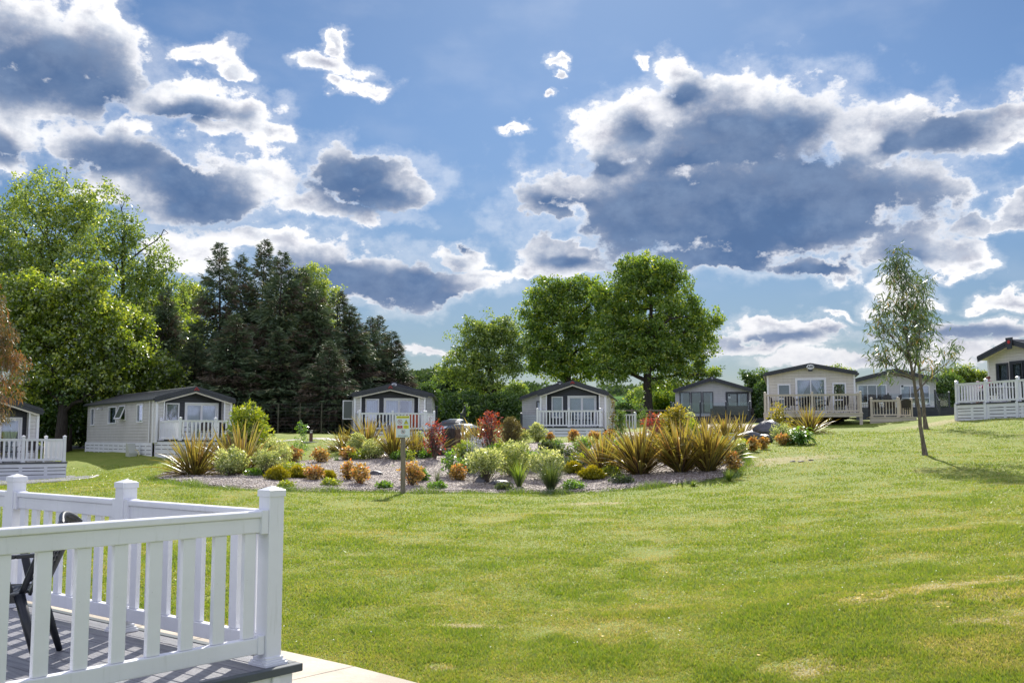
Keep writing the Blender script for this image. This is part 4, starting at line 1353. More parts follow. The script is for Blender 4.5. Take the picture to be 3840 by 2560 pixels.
# ------------------------------------------------------------------ the near deck
def near_deck():
    zf = Cn.z
    # frame: origin at corner post, local +x along rail A (towards the camera-left), local +y along rail B (away-left)
    ang = math.atan2(-0.775, -0.632)
    r = empty('near_deck', (Cn.x, Cn.y, zf), 'big white balustraded deck with grey boards filling the lower left corner', 'deck', None, ang)
    M = Matrix.Identity(4)
    # local axes: x=(-.632,-.775) ; y = rot90 ccw of x = (.775,-.632) -> rail B is along local -y
    dm = mat('grey_deck_board', (0.25, 0.25, 0.265), 0.42, var=0.3, vscale=5, bump=0.4, bscale=14, stretch=(6, 0.5, 6), col2=(0.17, 0.17, 0.185))
    mb = MB()
    x = -0.10
    while x < 4.2:
        mb.box(x, x + 0.139, -8.0, 0.085, -0.030, 0.0)
        x += 0.145
    # boards run along rail B
    mb.build('deck_boards', dm, r, bevel=0.004, seg=1)
    mb = MB()
    mb.box(-0.16, 4.2, 0.088, 0.150, -0.045, 0.004)
    mb.box(-0.165, -0.105, -8.0, 0.085, -0.045, 0.004)
    mb.build('deck_nosing', mat('nosing_grey', (0.07, 0.085, 0.095), 0.5, var=0.2), r, bevel=0.004, seg=1)
    mb = MB()
    mb.box(-0.11, 4.2, 0.06, 0.11, -0.62, -0.047)
    mb.box(-0.11, -0.06, -8.0, 0.058, -0.62, -0.047)
    mb.box(0.0, 0.06, 0.112, 0.13, -0.62, -0.047)
    sk = mb.build('skirting', WHITE, r, bevel=0.004, seg=1)
    rh, hh = 0.97, 1.12
    pp = {}

    def post(x, y):
        if not pp:
            b = MB()
            b.box(-0.0575, 0.0575, -0.0575, 0.0575, 0.04, hh - 0.06)
            p = b.build('post', WHITE, r, bevel=0.007, seg=3)
            c = MB()
            t = 0.064
            c.box(-t, t, -t, t, hh - 0.062, hh - 0.022)
            c.add([(-t, -t, hh - 0.022), (t, -t, hh - 0.022), (t, t, hh - 0.022), (-t, t, hh - 0.022), (0, 0, hh + 0.004)], [(0, 1, 4), (1, 2, 4), (2, 3, 4), (3, 0, 4)])
            cc = c.build('post_cap', WHITE, p, bevel=0.0)
            f = MB()
            for z0, z1, t in ((0.001, 0.022, 0.088), (0.022, 0.036, 0.079), (0.036, 0.056, 0.068)):
                f.box(-t, t, -t, t, z0, z1)
            ff = f.build('post_foot', WHITE, p, bevel=0.004, seg=2)
            pp['p'] = (p, cc, ff)
            p.location = (x, y, 0)
            return
        p, cc, ff = pp['p']
        q = p.copy()
        COL.objects.link(q)
        q.location = (x, y, 0)
        for k in (cc, ff):
            d_ = k.copy()
            COL.objects.link(d_)
            d_.parent = q
    A = [(0, 0), (2.3, 0), (4.1, 0)]
    B = [(0, 0), (0, -1.749), (0, -3.515), (0, -5.28), (0, -7.05)]
    for q in A + B[1:]:
        post(*q)
    bal = None
    for (x0, y0), (x1, y1) in list(zip(A, A[1:])) + list(zip(B, B[1:])):
        L = math.hypot(x1 - x0, y1 - y0)
        an = math.atan2(y1 - y0, x1 - x0)
        T = Matrix.Translation((x0, y0, 0)) @ Matrix.Rotation(an, 4, 'Z')
        g = MB(T)
        g.box(0.06, L - 0.06, -0.045, 0.045, rh - 0.042, rh)
        g.build('handrail', WHITE, r, bevel=0.012, seg=3)
        g = MB(T)
        g.box(0.06, L - 0.06, -0.030, 0.030, rh - 0.135, rh - 0.0425)
        g.build('top_rail', WHITE, r, bevel=0.006, seg=2)
        g = MB(T)
        g.box(0.06, L - 0.06, -0.030, 0.030, 0.085, 0.185)
        g.build('bottom_rail', WHITE, r, bevel=0.008, seg=2)
        g = MB(T)
        for e in (0.058, L - 0.108):
            for bx_ in ((e, e + 0.05, -0.052, 0.052, rh - 0.145, rh + 0.006), (e, e + 0.05, -0.038, 0.038, 0.078, 0.195)):
                g = MB(T)
                g.box(*bx_)
                g.build('rail_bracket', WHITE, r, bevel=0.006, seg=2)
        nb = int(round((L - 0.12) / 0.208))
        for i in range(nb):
            t = 0.06 + (i + 0.5) * (L - 0.12) / nb
            if bal is None:
                k = MB()
                k.box(-0.042, 0.042, -0.018, 0.018, 0.1855, rh - 0.1355)
                bal = o = k.build('baluster', WHITE, r, bevel=0.005, seg=2)
            else:
                o = bal.copy()
                COL.objects.link(o)
            v = T @ Vector((t, 0, 0))
            o.location = v
            o.rotation_euler = (0, 0, an)
    return r


near_deck()


# ------------------------------------------------------------------ chairs and tables
def resin_chair(name, label, loc, rz, group=None):
    """moulded black resin armchair: slatted-look woven back and seat, four splayed legs; faces local -y"""
    r = empty(name, loc, label, 'chair', group, rz)
    # seat: gridded sheet with small holes
    def weave(fn, nu, nv, th, nm):
        vs, fs = [], []
        for j in range(nv + 1):
            for i in range(nu + 1):
                vs.append(fn(i / nu, j / nv))
        for j in range(nv):
            for i in range(nu):
                if i % 2 == 1 and j % 2 == 1 and 1 < i < nu - 2 and 1 < j < nv - 2:
                    continue
                q = j * (nu + 1) + i
                fs.append((q, q + 1, q + nu + 2, q + nu + 1))
        o = MB().add(vs, fs).build(nm, BLACKP, r, smooth_=True)
        md = o.modifiers.new('s', 'SOLIDIFY')
        md.thickness = th
        md.offset = 0
        return o
    weave(lambda u, v: ((u - 0.5) * (0.46 - 0.04 * v), -0.23 + 0.46 * v, 0.43 - 0.03 * math.sin(v * math.pi) * math.cos((u - .5) * 2.4) - 0.05 * max(0, 0.12 - v) / 0.12), 27, 25, 0.012, 'seat')
    weave(lambda u, v: ((u - 0.5) * (0.43 + 0.07 * math.sin(v * 2.6)), 0.22 + 0.17 * v - 0.05 * math.cos((u - .5) * 3.0) + 0.05, 0.42 + 0.46 * v - 0.07 * (2 * (u - .5)) ** 2 * v ** 3), 25, 29, 0.014, 'backrest')
    mb = MB()
    for sx in (-1, 1):
        pts = [(sx * (0.215 + 0.035 * math.sin(t * 2.6)), 0.22 + 0.17 * t - 0.002, 0.42 + 0.46 * t - 0.07 * t ** 3) for t in np.linspace(0, 1, 9)]
        mb.tube(pts, 0.018, 8)
    mb.tube([(x, 0.39 - 0.05 * math.cos(x * 6) + 0.05, 0.88 - 0.07 * (x / 0.25) ** 2) for x in np.linspace(-0.245, 0.245, 9)], 0.018, 8)
    mb.build('back_frame', BLACKP, r, smooth_=True)
    for sx in (-1, 1):
        mb = MB()
        for k in range(6):
            pass
        pts = [(sx * 0.27, 0.30, 0.66), (sx * 0.285, 0.20, 0.655), (sx * 0.29, 0.05, 0.65), (sx * 0.285, -0.12, 0.645), (sx * 0.27, -0.22, 0.62)]
        for a, b in zip(pts, pts[1:]):
            mb.bar(a, b, 0.055, 0.022)
        for a, b in (((sx * 0.27, -0.22, 0.62), (sx * 0.245, -0.22, 0.42)), ((sx * 0.285, 0.10, 0.645), (sx * 0.24, 0.16, 0.44))):
            mb.bar(a, b, 0.03, 0.045, (0, 1, 0))
        mb.build('armrest', BLACKP, r, bevel=0.006, seg=2)
    for sx in (-1, 1):
        for y0, y1 in ((-0.2, -0.27), (0.21, 0.34)):
            mb = MB()
            mb.tube([(sx * 0.225, y0, 0.43), (sx * 0.25, (y0 + y1) / 2, 0.22), (sx * 0.275, y1, 0.0)], [0.032, 0.027, 0.019], 8)
            mb.build('leg', BLACKP, r, smooth_=True)
    mb = MB()
    for sx in (-1, 1):
        mb.bar((sx * 0.228, -0.21, 0.405), (sx * 0.228, 0.21, 0.405), 0.02, 0.05)
    mb.bar((-0.225, -0.215, 0.405), (0.225, -0.215, 0.405), 0.02, 0.05)
    mb.build('seat_frame', BLACKP, r)
    return r


zfl = Cn.z
p_ = W(150, 2440, 6.35)
c_ = resin_chair('garden_chair', 'black woven-look resin armchair standing behind the near white railing', (-3.36, 6.66, zfl + 0.001), R(-78), 'black chairs on the near deck')
c_.scale = (1.08, 1.08, 1.06)
resin_chair('garden_chair', 'black resin chair of which only the rim shows at the left edge of the photo', (-4.16, 6.45, zfl + 0.001), R(95), 'black chairs on the near deck')


def deck_chair(name, label, loc, rz, m=RATTAN, group='chairs on the far decks', sc=1.0):
    r = empty(name, loc, label, 'chair', group, rz)
    mb = MB()
    mb.box(-0.24, 0.24, -0.24, 0.22, 0.40, 0.44)
    mb.build('seat', m, r)
    mb = MB()
    n = 8
    for i in range(n):
        a, b = -0.24 + 0.48 * i / n, -0.24 + 0.48 * (i + 1) / n
        q = lambda x: 0.25 - 0.9 * x * x
        mb.add([(a, q(a) + 0.02, 0.46), (b, q(b) + 0.02, 0.46), (b, q(b) + 0.10, 0.90 - 1.2 * b * b), (a, q(a) + 0.10, 0.90 - 1.2 * a * a),
                (a, q(a) + 0.05, 0.46), (b, q(b) + 0.05, 0.46), (b, q(b) + 0.13, 0.90 - 1.2 * b * b), (a, q(a) + 0.13, 0.90 - 1.2 * a * a)],
               [(0, 1, 2, 3), (7, 6, 5, 4), (3, 2, 6, 7), (0, 4, 5, 1)])
    mb.build('backrest', m, r)
    for sx in (-1, 1):
        mb = MB()
        mb.tube([(sx * 0.27, -0.22, 0), (sx * 0.28, -0.24, 0.40), (sx * 0.28, -0.20, 0.62), (sx * 0.28, 0.0, 0.67), (sx * 0.27, 0.22, 0.62)], 0.014, 6)
        mb.tube([(sx * 0.26, 0.28, 0), (sx * 0.25, 0.22, 0.42), (sx * 0.25, 0.30, 0.86)], 0.014, 6)
        mb.build('side_frame', m, r)
    r.scale = (sc, sc, sc)
    return r


def table(name, label, loc, m=BLACKP, rad=0.5, cloth=None):
    r = empty(name, loc, label, 'table', None, 0)
    mb = MB()
    mb.cyl((0, 0), rad, 0.70, 0.73, 28)
    mb.build('tabletop', m, r)
    for k in range(4):
        mb = MB()
        a = k * math.pi / 2 + 0.7
        mb.tube([(0.1 * math.cos(a), 0.1 * math.sin(a), 0.70), (0.06 * math.cos(a), 0.06 * math.sin(a), 0.35), (0.36 * math.cos(a), 0.36 * math.sin(a), 0.0)], 0.016, 6)
        mb.build('leg', m, r)
    return r


def dl(fc, yaw, zf, x, y):
    v = fc + Matrix.Rotation(yaw, 3, 'Z') @ Vector((x, y, 0))
    return (v.x, v.y, zf)


S5 = [(-1.75, -1.0, 80, 'leftmost dark chair on the cream veranda, seen side-on'), (-1.0, -1.5, 20, 'dark chair left of the table on the cream veranda'), (-0.1, -0.7, 190, 'dark chair tucked behind the table on the cream veranda'),
      (0.55, -1.1, -80, 'dark chair right of the table on the cream veranda'), (1.45, -1.0, -60, 'rightmost dark chair on the cream veranda, apart from the table')]
base = None
for x, y, a, lb in S5:
    if base is None:
        base = deck_chair('garden_chair', lb, dl(fc5, y5_, 3.22, x, y), y5_ + R(a))
    else:
        copy_tree(base, dl(fc5, y5_, 3.22, x, y), y5_ + R(a), label=lb)
table('garden_table', 'round dark table among the chairs on the cream veranda', dl(fc5, y5_, 3.22, -0.45, -1.2))
for x, y, a, lb in ((3.05, -0.95, 165, 'left one of the brown rattan chairs on the cream landing by the steps'), (3.75, -0.9, 180, 'middle brown rattan chair on the cream landing'), (4.5, -0.5, 190, 'brown rattan chair at the right end of the cream landing')):
    copy_tree(base, dl(fc5, y5_, 3.02, x, y), y5_ + R(a), label=lb)
for x, y, a, lb in ((-2.7, -1.5, 70, 'grey sling chair at the left of the table on the far glazed deck'), (-1.9, -2.1, 10, 'grey sling chair with its back to the lawn on the far glazed deck'), (-0.9, -2.0, -10, 'grey sling chair right of centre at the far deck table'), (-0.2, -1.5, -75, 'grey sling chair at the right of the table on the far glazed deck')):
    copy_tree(base, dl(fc6, y6_, 4.20, x, y), y6_ + R(a), label=lb, sc=1.1)
table('garden_table', 'dark table on the glazed deck behind the slender tree', dl(fc6, y6_, 4.20, -1.5, -1.4))
for x, y, a, lb in ((-0.9, -1.6, 30, 'dark chair behind the middle rails of the deck by the tan-sided lodge'), (0.1, -1.7, -20, 'dark chair behind the right rails of the deck by the tan-sided lodge'), (0.9, -1.4, -70, 'dark chair turned sideways before the sliding door of the tan-sided lodge')):
    copy_tree(base, dl(fc1, y1_, 1.86, x, y), y1_ + R(a), label=lb)
for x, y, a, lb in ((0.1, -1.3, 60, 'dark chair left of the doors behind the central white balustrade'), (0.95, -1.4, -70, 'dark chair right of the doors behind the central white balustrade')):
    copy_tree(base, dl(fc3, y3_, 2.59, x, y), y3_ + R(a), label=lb)
for x, y, a, lb in ((0.2, -2.0, 40, 'black chair behind the rails of the left-edge deck, near its door'), (1.1, -1.8, -60, 'black chair near the corner of the left-edge deck')):
    copy_tree(base, dl(fc0, y0_, 1.0, x, y), y0_ + R(a), label=lb)
for x, y, a, lb in ((0.35, -1.4, 60, 'blue-black chair behind the rails below the warning sign'), (-0.6, -1.6, -10, 'dark chair behind the left rails of the deck behind the warning sign')):
    copy_tree(base, dl(fc2, y2_, 2.40, x, y), y2_ + R(a), label=lb)
WHC = MAT['white_pvc']
wc_ = deck_chair('garden_chair', 'white latticed chair by the open door on the tall right-edge deck', tuple(M7 + d7.normalized() * 3.2 + n7 * 1.2)[:2] + (3.50,), y7d + R(-60), WHC, 'white chairs')
wc2 = copy_tree(wc_, dl(fc2, y2_, 2.40, -0.95, -0.7), y2_ + R(20), label='white round-backed chair in front of the left window behind the warning sign', group='white chairs', sc=1.15)
table('patio_table', 'small table on the tall right-edge deck behind the thin spindles', tuple(M7 + d7.normalized() * 1.3 + n7 * 1.3)[:2] + (3.50,), WHC, 0.55)
# dark wicker sofa on lodge 4's deck
s_ = empty('wicker_sofa', dl(fc4, y4_, 3.72, 1.6, -1.4), 'dark wicker sofa behind the glass of the wide grey lodge by the oak', 'sofa', None, y4_)
mb = MB()
mb.box(-1.5, 1.5, -0.4, 0.4, 0.05, 0.42)
mb.build('seat', RATTAN, s_, bevel=0.03)
mb = MB()
mb.box(-1.5, 1.5, -0.55, -0.41, 0.05, 0.86)
mb.build('backrest', RATTAN, s_, bevel=0.03)
for sx in (-1, 1):
    mb = MB()
    mb.box(sx * 1.62 - 0.11, sx * 1.62 + 0.11, -0.5, 0.4, 0.05, 0.65)
    mb.build('armrest', RATTAN, s_, bevel=0.03)
copy_tree(base, dl(fc4, y4_, 3.72, -2.6, -1.2), y4_ + R(150), label='pale chair behind the left glass panel of the wide grey lodge')
# orange cushions / airer behind the rails of lodge 2
OR = mat('orange_cloth', (0.55, 0.09, 0.03), 0.8, var=0.3)
o_ = empty('sun_lounger', dl(fc2, y2_, 2.40, 1.15, -1.5), 'folded orange-red lounger standing behind the rails right of the warning sign', 'lounger', None, y2_)
mb = MB()
mb.box(-0.32, 0.32, -0.04, 0.06, 0.12, 0.92)
mb.build('cushion', OR, o_, bevel=0.03)
mb = MB()
mb.tube([(-0.35, 0.1, 0), (-0.35, 0.1, 0.95), (0.35, 0.1, 0.95), (0.35, 0.1, 0)], 0.015, 6)
mb.build('frame', STEEL, o_)


# ------------------------------------------------------------------ people on the right-edge deck
def skin_body(name, pts, edges, rad, m, parent, sub=2):
    me = bpy.data.meshes.new(name)
    me.from_pydata(pts, edges, [])
    me.materials.append(m)
    o = bpy.data.objects.new(name, me)
    COL.objects.link(o)
    o.parent = parent
    sk = o.modifiers.new('sk', 'SKIN')
    sk.use_smooth_shade = True
    for i, r_ in enumerate(rad):
        me.skin_vertices[0].data[i].radius = (r_, r_) if not isinstance(r_, tuple) else r_
    me.skin_vertices[0].data[0].use_root = True
    s2 = o.modifiers.new('su', 'SUBSURF')
    s2.levels = s2.render_levels = sub
    return o


def seated_person(label, loc, rz, top, legs, hair, lean=0.0):
    r = empty('person', loc, label, 'person', 'people on the right-edge deck', rz)
    SK = mat('skin', (0.52, 0.30, 0.21), 0.6)
    L = lean
    pts = [(0, 0, 0.50), (0, 0.03, 0.70), (0, 0.02 + L, 0.92), (0, 0.0 + L, 1.03), (0, -0.03 + L, 1.12), (0, -0.04 + L, 1.21),     # pelvis .. head
           (-0.17, 0.02 + L, 0.97), (-0.22, -0.08 + L, 0.75), (-0.14, -0.30 + L, 0.72), (-0.12, -0.38 + L, 0.73),
           (0.17, 0.02 + L, 0.97), (0.22, -0.08 + L, 0.75), (0.14, -0.30 + L, 0.72), (0.12, -0.38 + L, 0.73),
           (-0.10, -0.02, 0.50), (-0.11, -0.42, 0.50), (-0.11, -0.44, 0.10), (-0.11, -0.60, 0.05),
           (0.10, -0.02, 0.50), (0.11, -0.42, 0.50), (0.11, -0.44, 0.10), (0.11, -0.60, 0.05)]
    ed = [(0, 1), (1, 2), (2, 3), (3, 4), (4, 5), (2, 6), (6, 7), (7, 8), (8, 9), (2, 10), (10, 11), (11, 12), (12, 13), (0, 14), (14, 15), (15, 16), (16, 17), (0, 18), (18, 19), (19, 20), (20, 21)]
    rd = [0.14, 0.13, (0.14, 0.11), 0.052, 0.092, 0.085, 0.06, 0.045, 0.035, 0.03, 0.06, 0.045, 0.035, 0.03, 0.09, 0.062, 0.045, 0.04, 0.09, 0.062, 0.045, 0.04]
    skin_body('body', pts, ed, rd, SK, r)
    # jumper over torso and arms
    tp = [pts[0], pts[1], pts[2], (0, 0.0 + L, 1.0), pts[6], pts[7], pts[8], pts[10], pts[11], pts[12]]
    skin_body('jumper', tp, [(0, 1), (1, 2), (2, 3), (2, 4), (4, 5), (5, 6), (2, 7), (7, 8), (8, 9)], [0.155, 0.15, (0.16, 0.13), 0.075, 0.078, 0.062, 0.048, 0.078, 0.062, 0.048], top, r)
    lp = [(0, 0, 0.48)] + [pts[i] for i in (14, 15, 16, 18, 19, 20)]
    skin_body('trousers', lp, [(0, 1), (1, 2), (2, 3), (0, 4), (4, 5), (5, 6)], [0.15, 0.105, 0.078, 0.06, 0.105, 0.078, 0.06], legs, r)
    hv = [(0, 0.02 + L, 1.07), (0, 0.015 + L, 1.15), (0, -0.015 + L, 1.23)]
    skin_body('hair', hv, [(0, 1), (1, 2)], [0.075, 0.108, 0.10], hair, r)
    SKF = MB()
    SKF.add([(-0.012, -0.125 + L, 1.13), (0.012, -0.125 + L, 1.13), (0, -0.15 + L, 1.125), (0, -0.125 + L, 1.165)], [(0, 1, 2), (0, 2, 3), (1, 3, 2)])
    SKF.build('nose', SK, r)
    return r


NAVY = mat('navy_cloth', (0.03, 0.035, 0.07), 0.9)
MAG = mat('magenta_cloth', (0.30, 0.03, 0.10), 0.9)
HAIRB = mat('brown_hair', (0.14, 0.045, 0.025), 0.6, var=0.3, vscale=30)
PINK = mat('pink_cloth', (0.75, 0.42, 0.55), 0.85, var=0.2)
q = W(3709, 1500, 45.6)
seated_person('person with short brown hair seated behind the middle post of the right-edge deck', (q.x, q.y, 3.52), R(205), MAG, NAVY, HAIRB)
ch_ = deck_chair('garden_chair', 'dark chair the brown-haired person sits on, behind the right-edge railing', (q.x, q.y, 3.50), R(205), RATTAN)
q = W(3672, 1500, 46.6)
seated_person('person in a pale pink top seated at the table behind the thin spindles', (q.x, q.y, 3.36), R(60), PINK, mat('patterned_cloth', (0.5, 0.5, 0.52), 0.9, var=0.8, vscale=16, col2=(0.02, 0.02, 0.03)), mat('grey_pink_hair', (0.45, 0.33, 0.36), 0.7))
copy_tree(ch_, (q.x, q.y, 3.50), R(60), label='dark chair under the person in pink behind the right-edge railing')


# ------------------------------------------------------------------ warning signs
YEL = mat('sign_yellow', (0.70, 0.66, 0.03), 0.5)
REDS = mat('sign_red', (0.42, 0.03, 0.03), 0.5)
SIGNW = mat('sign_white', (0.68, 0.76, 0.80), 0.45, var=0.05)


def warn_sign(label, base, hp, rz, bw=0.36, bh=0.56, lean=0.0, offx=0.0):
    r = empty('warning_sign', base, label, 'sign', 'open water warning signs', rz)
    r.rotation_euler = (0, lean, rz)
    mb = MB()
    mb.box(-0.062, 0.062, -0.04, 0.04, -0.3, hp - 0.02)
    mb.build('post', WOODG, r, bevel=0.008, seg=1)
    zc = hp - bh / 2 + 0.04
    mb = MB()
    mb.box(offx - bw / 2, offx + bw / 2, -0.052, -0.042, zc - bh / 2, zc + bh / 2)
    b = mb.build('sign_board', SIGNW, r, bevel=0.003, seg=1)
    y = -0.0525

    def rect(x0, x1, z0, z1, m, nm, dy=0.001, rr=0.0):
        k = MB()
        k.prism([(offx + x0, zc + z0), (offx + x1, zc + z0), (offx + x1, zc + z1), (offx + x0, zc + z1)], 'y', y - dy, y)
        return k.build(nm, m, b)
    sx, sz = bw / 0.36, bh / 0.56
    rect(-0.165 * sx, 0.165 * sx, 0.205 * sz, 0.265 * sz, YEL, 'title_strip')
    rect(-0.145 * sx, -0.01 * sx, -0.06 * sz, 0.02 * sz, REDS, 'red_panel')
    rect(0.01 * sx, 0.15 * sx, -0.06 * sz, 0.03 * sz, YEL, 'yellow_panel')
    y2 = y - 0.0015

    def tx(s_, size, x, z, m=INKD, k=1.0):
        return textobj(s_, size, m, b, (offx + x, y2, zc + z), ext=0.0006, sx=k)
    tx('Caution Open Water', 0.036 * sx, 0, 0.235 * sz)
    tx('No', 0.03 * sx, -0.077 * sx, -0.005 * sz, SIGNW)
    tx('Swimming', 0.026 * sx, -0.077 * sx, -0.038 * sz, SIGNW)
    tx('Danger', 0.022 * sx, 0.08 * sx, 0.012 * sz)
    tx('Unguarded', 0.022 * sx, 0.08 * sx, -0.014 * sz)
    tx('edge', 0.022 * sx, 0.08 * sx, -0.040 * sz)
    tx('Children must be supervised', 0.021 * sx, 0, -0.232 * sz)
    tx('at all times by a responsible adult', 0.019 * sx, 0, -0.255 * sz)

    def ring(cx, cz, r0, r1, m, nm, yy=y2):
        k = MB()
        n = 36
        vs, fs = [], []
        for i in range(n):
            a = 2 * math.pi * i / n
            for rr, y_ in ((r0, yy), (r1, yy), (r1, yy + 0.001), (r0, yy + 0.001)):
                vs.append((offx + cx + rr * math.cos(a), y_, zc + cz + rr * math.sin(a)))
        for i in range(n):
            j = (i + 1) % n
            for q_ in range(4):
                fs.append((4 * i + q_, 4 * j + q_, 4 * j + (q_ + 1) % 4, 4 * i + (q_ + 1) % 4))
        k.add(vs, fs)
        return k.build(nm, m, b)
    ring(-0.077 * sx, 0.115 * sz, 0.050 * sx, 0.060 * sx, REDS, 'no_swimming_ring')
    k = MB()
    k.bar((offx - 0.077 * sx - 0.036, y2 - 0.001, zc + 0.115 * sz + 0.036), (offx - 0.077 * sx + 0.036, y2 - 0.001, zc + 0.115 * sz - 0.036), 0.001, 0.010, (1, 0, 1))
    k.build('no_swimming_bar', REDS, b)
    k = MB()                                      # swimmer: head, arm over, body, waves
    cx, cz = offx - 0.077 * sx, zc + 0.115 * sz
    k.prism([(cx - 0.022 + 0.009 * math.cos(a), cz + 0.008 + 0.009 * math.sin(a)) for a in np.linspace(0, 6.28, 12, endpoint=False)], 'y', y2 - 0.0005, y2)
    k.bar((cx - 0.012, y2, cz - 0.002), (cx + 0.030, y2, cz - 0.010), 0.001, 0.009)
    k.bar((cx - 0.006, y2, cz + 0.002), (cx + 0.012, y2, cz + 0.020), 0.001, 0.006)
    k.bar((cx + 0.012, y2, cz + 0.020), (cx + 0.028, y2, cz + 0.018), 0.001, 0.005)
    for q_ in range(5):
        k.bar((cx - 0.034 + 0.014 * q_, y2, cz - 0.020 - 0.004 * (q_ % 2)), (cx - 0.022 + 0.014 * q_, y2, cz - 0.024 + 0.004 * (q_ % 2)), 0.001, 0.004)
    k.build('swimmer_symbol', INKD, b)
    k = MB()                                      # warning triangle
    cx, cz = offx + 0.082 * sx, zc + 0.105 * sz
    k.prism([(cx - 0.062 * sx, cz - 0.048 * sz), (cx + 0.062 * sx, cz - 0.048 * sz), (cx, cz + 0.068 * sz)], 'y', y2 + 0.0003, y)
    k.build('triangle_border', INKD, b)
    k = MB()
    k.prism([(cx - 0.050 * sx, cz - 0.042 * sz), (cx + 0.050 * sx, cz - 0.042 * sz), (cx, cz + 0.053 * sz)], 'y', y2 - 0.0007, y2 + 0.0002)
    k.build('triangle_field', YEL, b)
    k = MB()
    y3 = y2 - 0.0012
    k.prism([(cx + 0.002 + 0.006 * math.cos(a), cz + 0.020 + 0.006 * math.sin(a)) for a in np.linspace(0, 6.28, 10, endpoint=False)], 'y', y3 - 0.0004, y3)
    for p0, p1 in (((0.0, 0.013), (-0.004, -0.012)), ((-0.004, -0.012), (-0.020, -0.026)), ((-0.004, -0.012), (0.004, -0.036)), ((0.0, 0.010), (0.016, 0.002)), ((0.0, 0.010), (-0.016, 0.004)), ((0.016, 0.002), (0.020, -0.012))):
        k.bar((cx + p0[0], y3, cz + p0[1]), (cx + p1[0], y3, cz + p1[1]), 0.0008, 0.006)
    k.build('falling_figure', INKD, b)
    ring(0.005, -0.135 * sz, 0.046 * sx, 0.054 * sx, REDS, 'supervision_ring')
    k = MB()
    for cx_, hh_ in ((-0.012, 0.062), (0.018, 0.048)):
        cx, cz = offx + 0.005 + cx_, zc - 0.135 * sz - 0.032
        k.prism([(cx + 0.007 * math.cos(a), cz + hh_ + 0.007 * math.sin(a)) for a in np.linspace(0, 6.28, 10, endpoint=False)], 'y', y2 - 0.0004, y2)
        k.bar((cx, y2, cz + hh_ - 0.008), (cx, y2, cz + hh_ * 0.42), 0.0008, 0.014, (1, 0, 0)) if False else k.add([(cx - 0.008, y2, cz + hh_ - 0.01), (cx + 0.008, y2, cz + hh_ - 0.01), (cx + 0.006, y2, cz + hh_ * 0.4), (cx - 0.006, y2, cz + hh_ * 0.4)], [(0, 1, 2, 3)])
        for s2 in (-1, 1):
            k.bar((cx + s2 * 0.003, y2, cz + hh_ * 0.42), (cx + s2 * 0.009, y2, cz), 0.0008, 0.006)
            k.bar((cx + s2 * 0.007, y2, cz + hh_ - 0.012), (cx + s2 * 0.014, y2, cz + hh_ * 0.5), 0.0008, 0.004)
    k.build('adult_and_child', INKD, b)
    return r


g_ = G(1511, 1848)
warn_sign('yellow-topped open water sign on a weathered post at the near edge of the gravel bed', (g_.x, g_.y, g_.z), (1848 - 1566) / 3800 * g_.y, R(3), 0.37, 0.58, lean=R(-0.5), offx=0.0)
g_ = W(2737, 1720, 33)
gz_ = h1(g_.x, g_.y)
ws2 = warn_sign('small open water sign turned aside, between the big spiky clumps and the dark rocks', (g_.x, g_.y, gz_), EYE + ray(2737, 1628)[1] * 33 - gz_, R(40), 0.28, 0.62, offx=0.05)
mb = MB()
mb.box(-0.20, 0.16, 0.045, 0.055, (EYE + ray(2737, 1628)[1] * 33 - gz_) - 0.66, (EYE + ray(2737, 1628)[1] * 33 - gz_) - 0.04)
mb.build('rear_board', mat('greenish_board', (0.42, 0.46, 0.34), 0.7, var=0.5, vscale=14, col2=(0.22, 0.27, 0.2)), ws2)
# bare post with the back of a notice, left of the sign
g_ = W(1458, 1700, 38)
gz_ = h1(g_.x, g_.y)
r_ = empty('notice_post', (g_.x, g_.y, gz_), 'timber post with a white board edge, among spiky plants left of the warning sign', 'post')
hp_ = EYE + ray(1458, 1593)[1] * 38 - gz_
mb = MB()
mb.box(-0.05, 0.05, -0.04, 0.04, -0.2, hp_)
mb.build('post', WOODG, r_)
mb = MB()
mb.box(-0.13, 0.16, 0.045, 0.053, hp_ - 0.6, hp_ - 0.04)
mb.build('board', WHITE, r_)


# ------------------------------------------------------------------ bollard light, stump, log
def bollard(label, px, py, hpx):
    g = G(px, py)
    h = hpx / 3800 * g.y
    r = empty('bollard_light', g, label, 'bollard light')
    mb = MB()
    mb.cyl((0, 0), 0.075, -0.05, h * 0.78, 16)
    mb.build('post', mat('brown_timber', (0.11, 0.055, 0.035), 0.7, var=0.3), r)
    mb = MB()
    mb.cyl((0, 0), 0.05, h * 0.78, h * 0.92, 14)
    mb.build('lens', WFRAME, r)
    mb = MB()
    mb.cyl((0, 0), 0.085, h * 0.92, h * 0.98, 16)
    mb.cyl((0, 0), 0.085, h * 0.98, h, 16, 0.04)
    mb.build('cap', CHAR, r)
    mb = MB()
    mb.cyl((0, 0), 0.32, -0.03, 0.03, 20)
    mb.build('footing', EDGE, r)


bollard('low brown bollard light on the lawn in front of the pale path', 1166, 1657, 44)


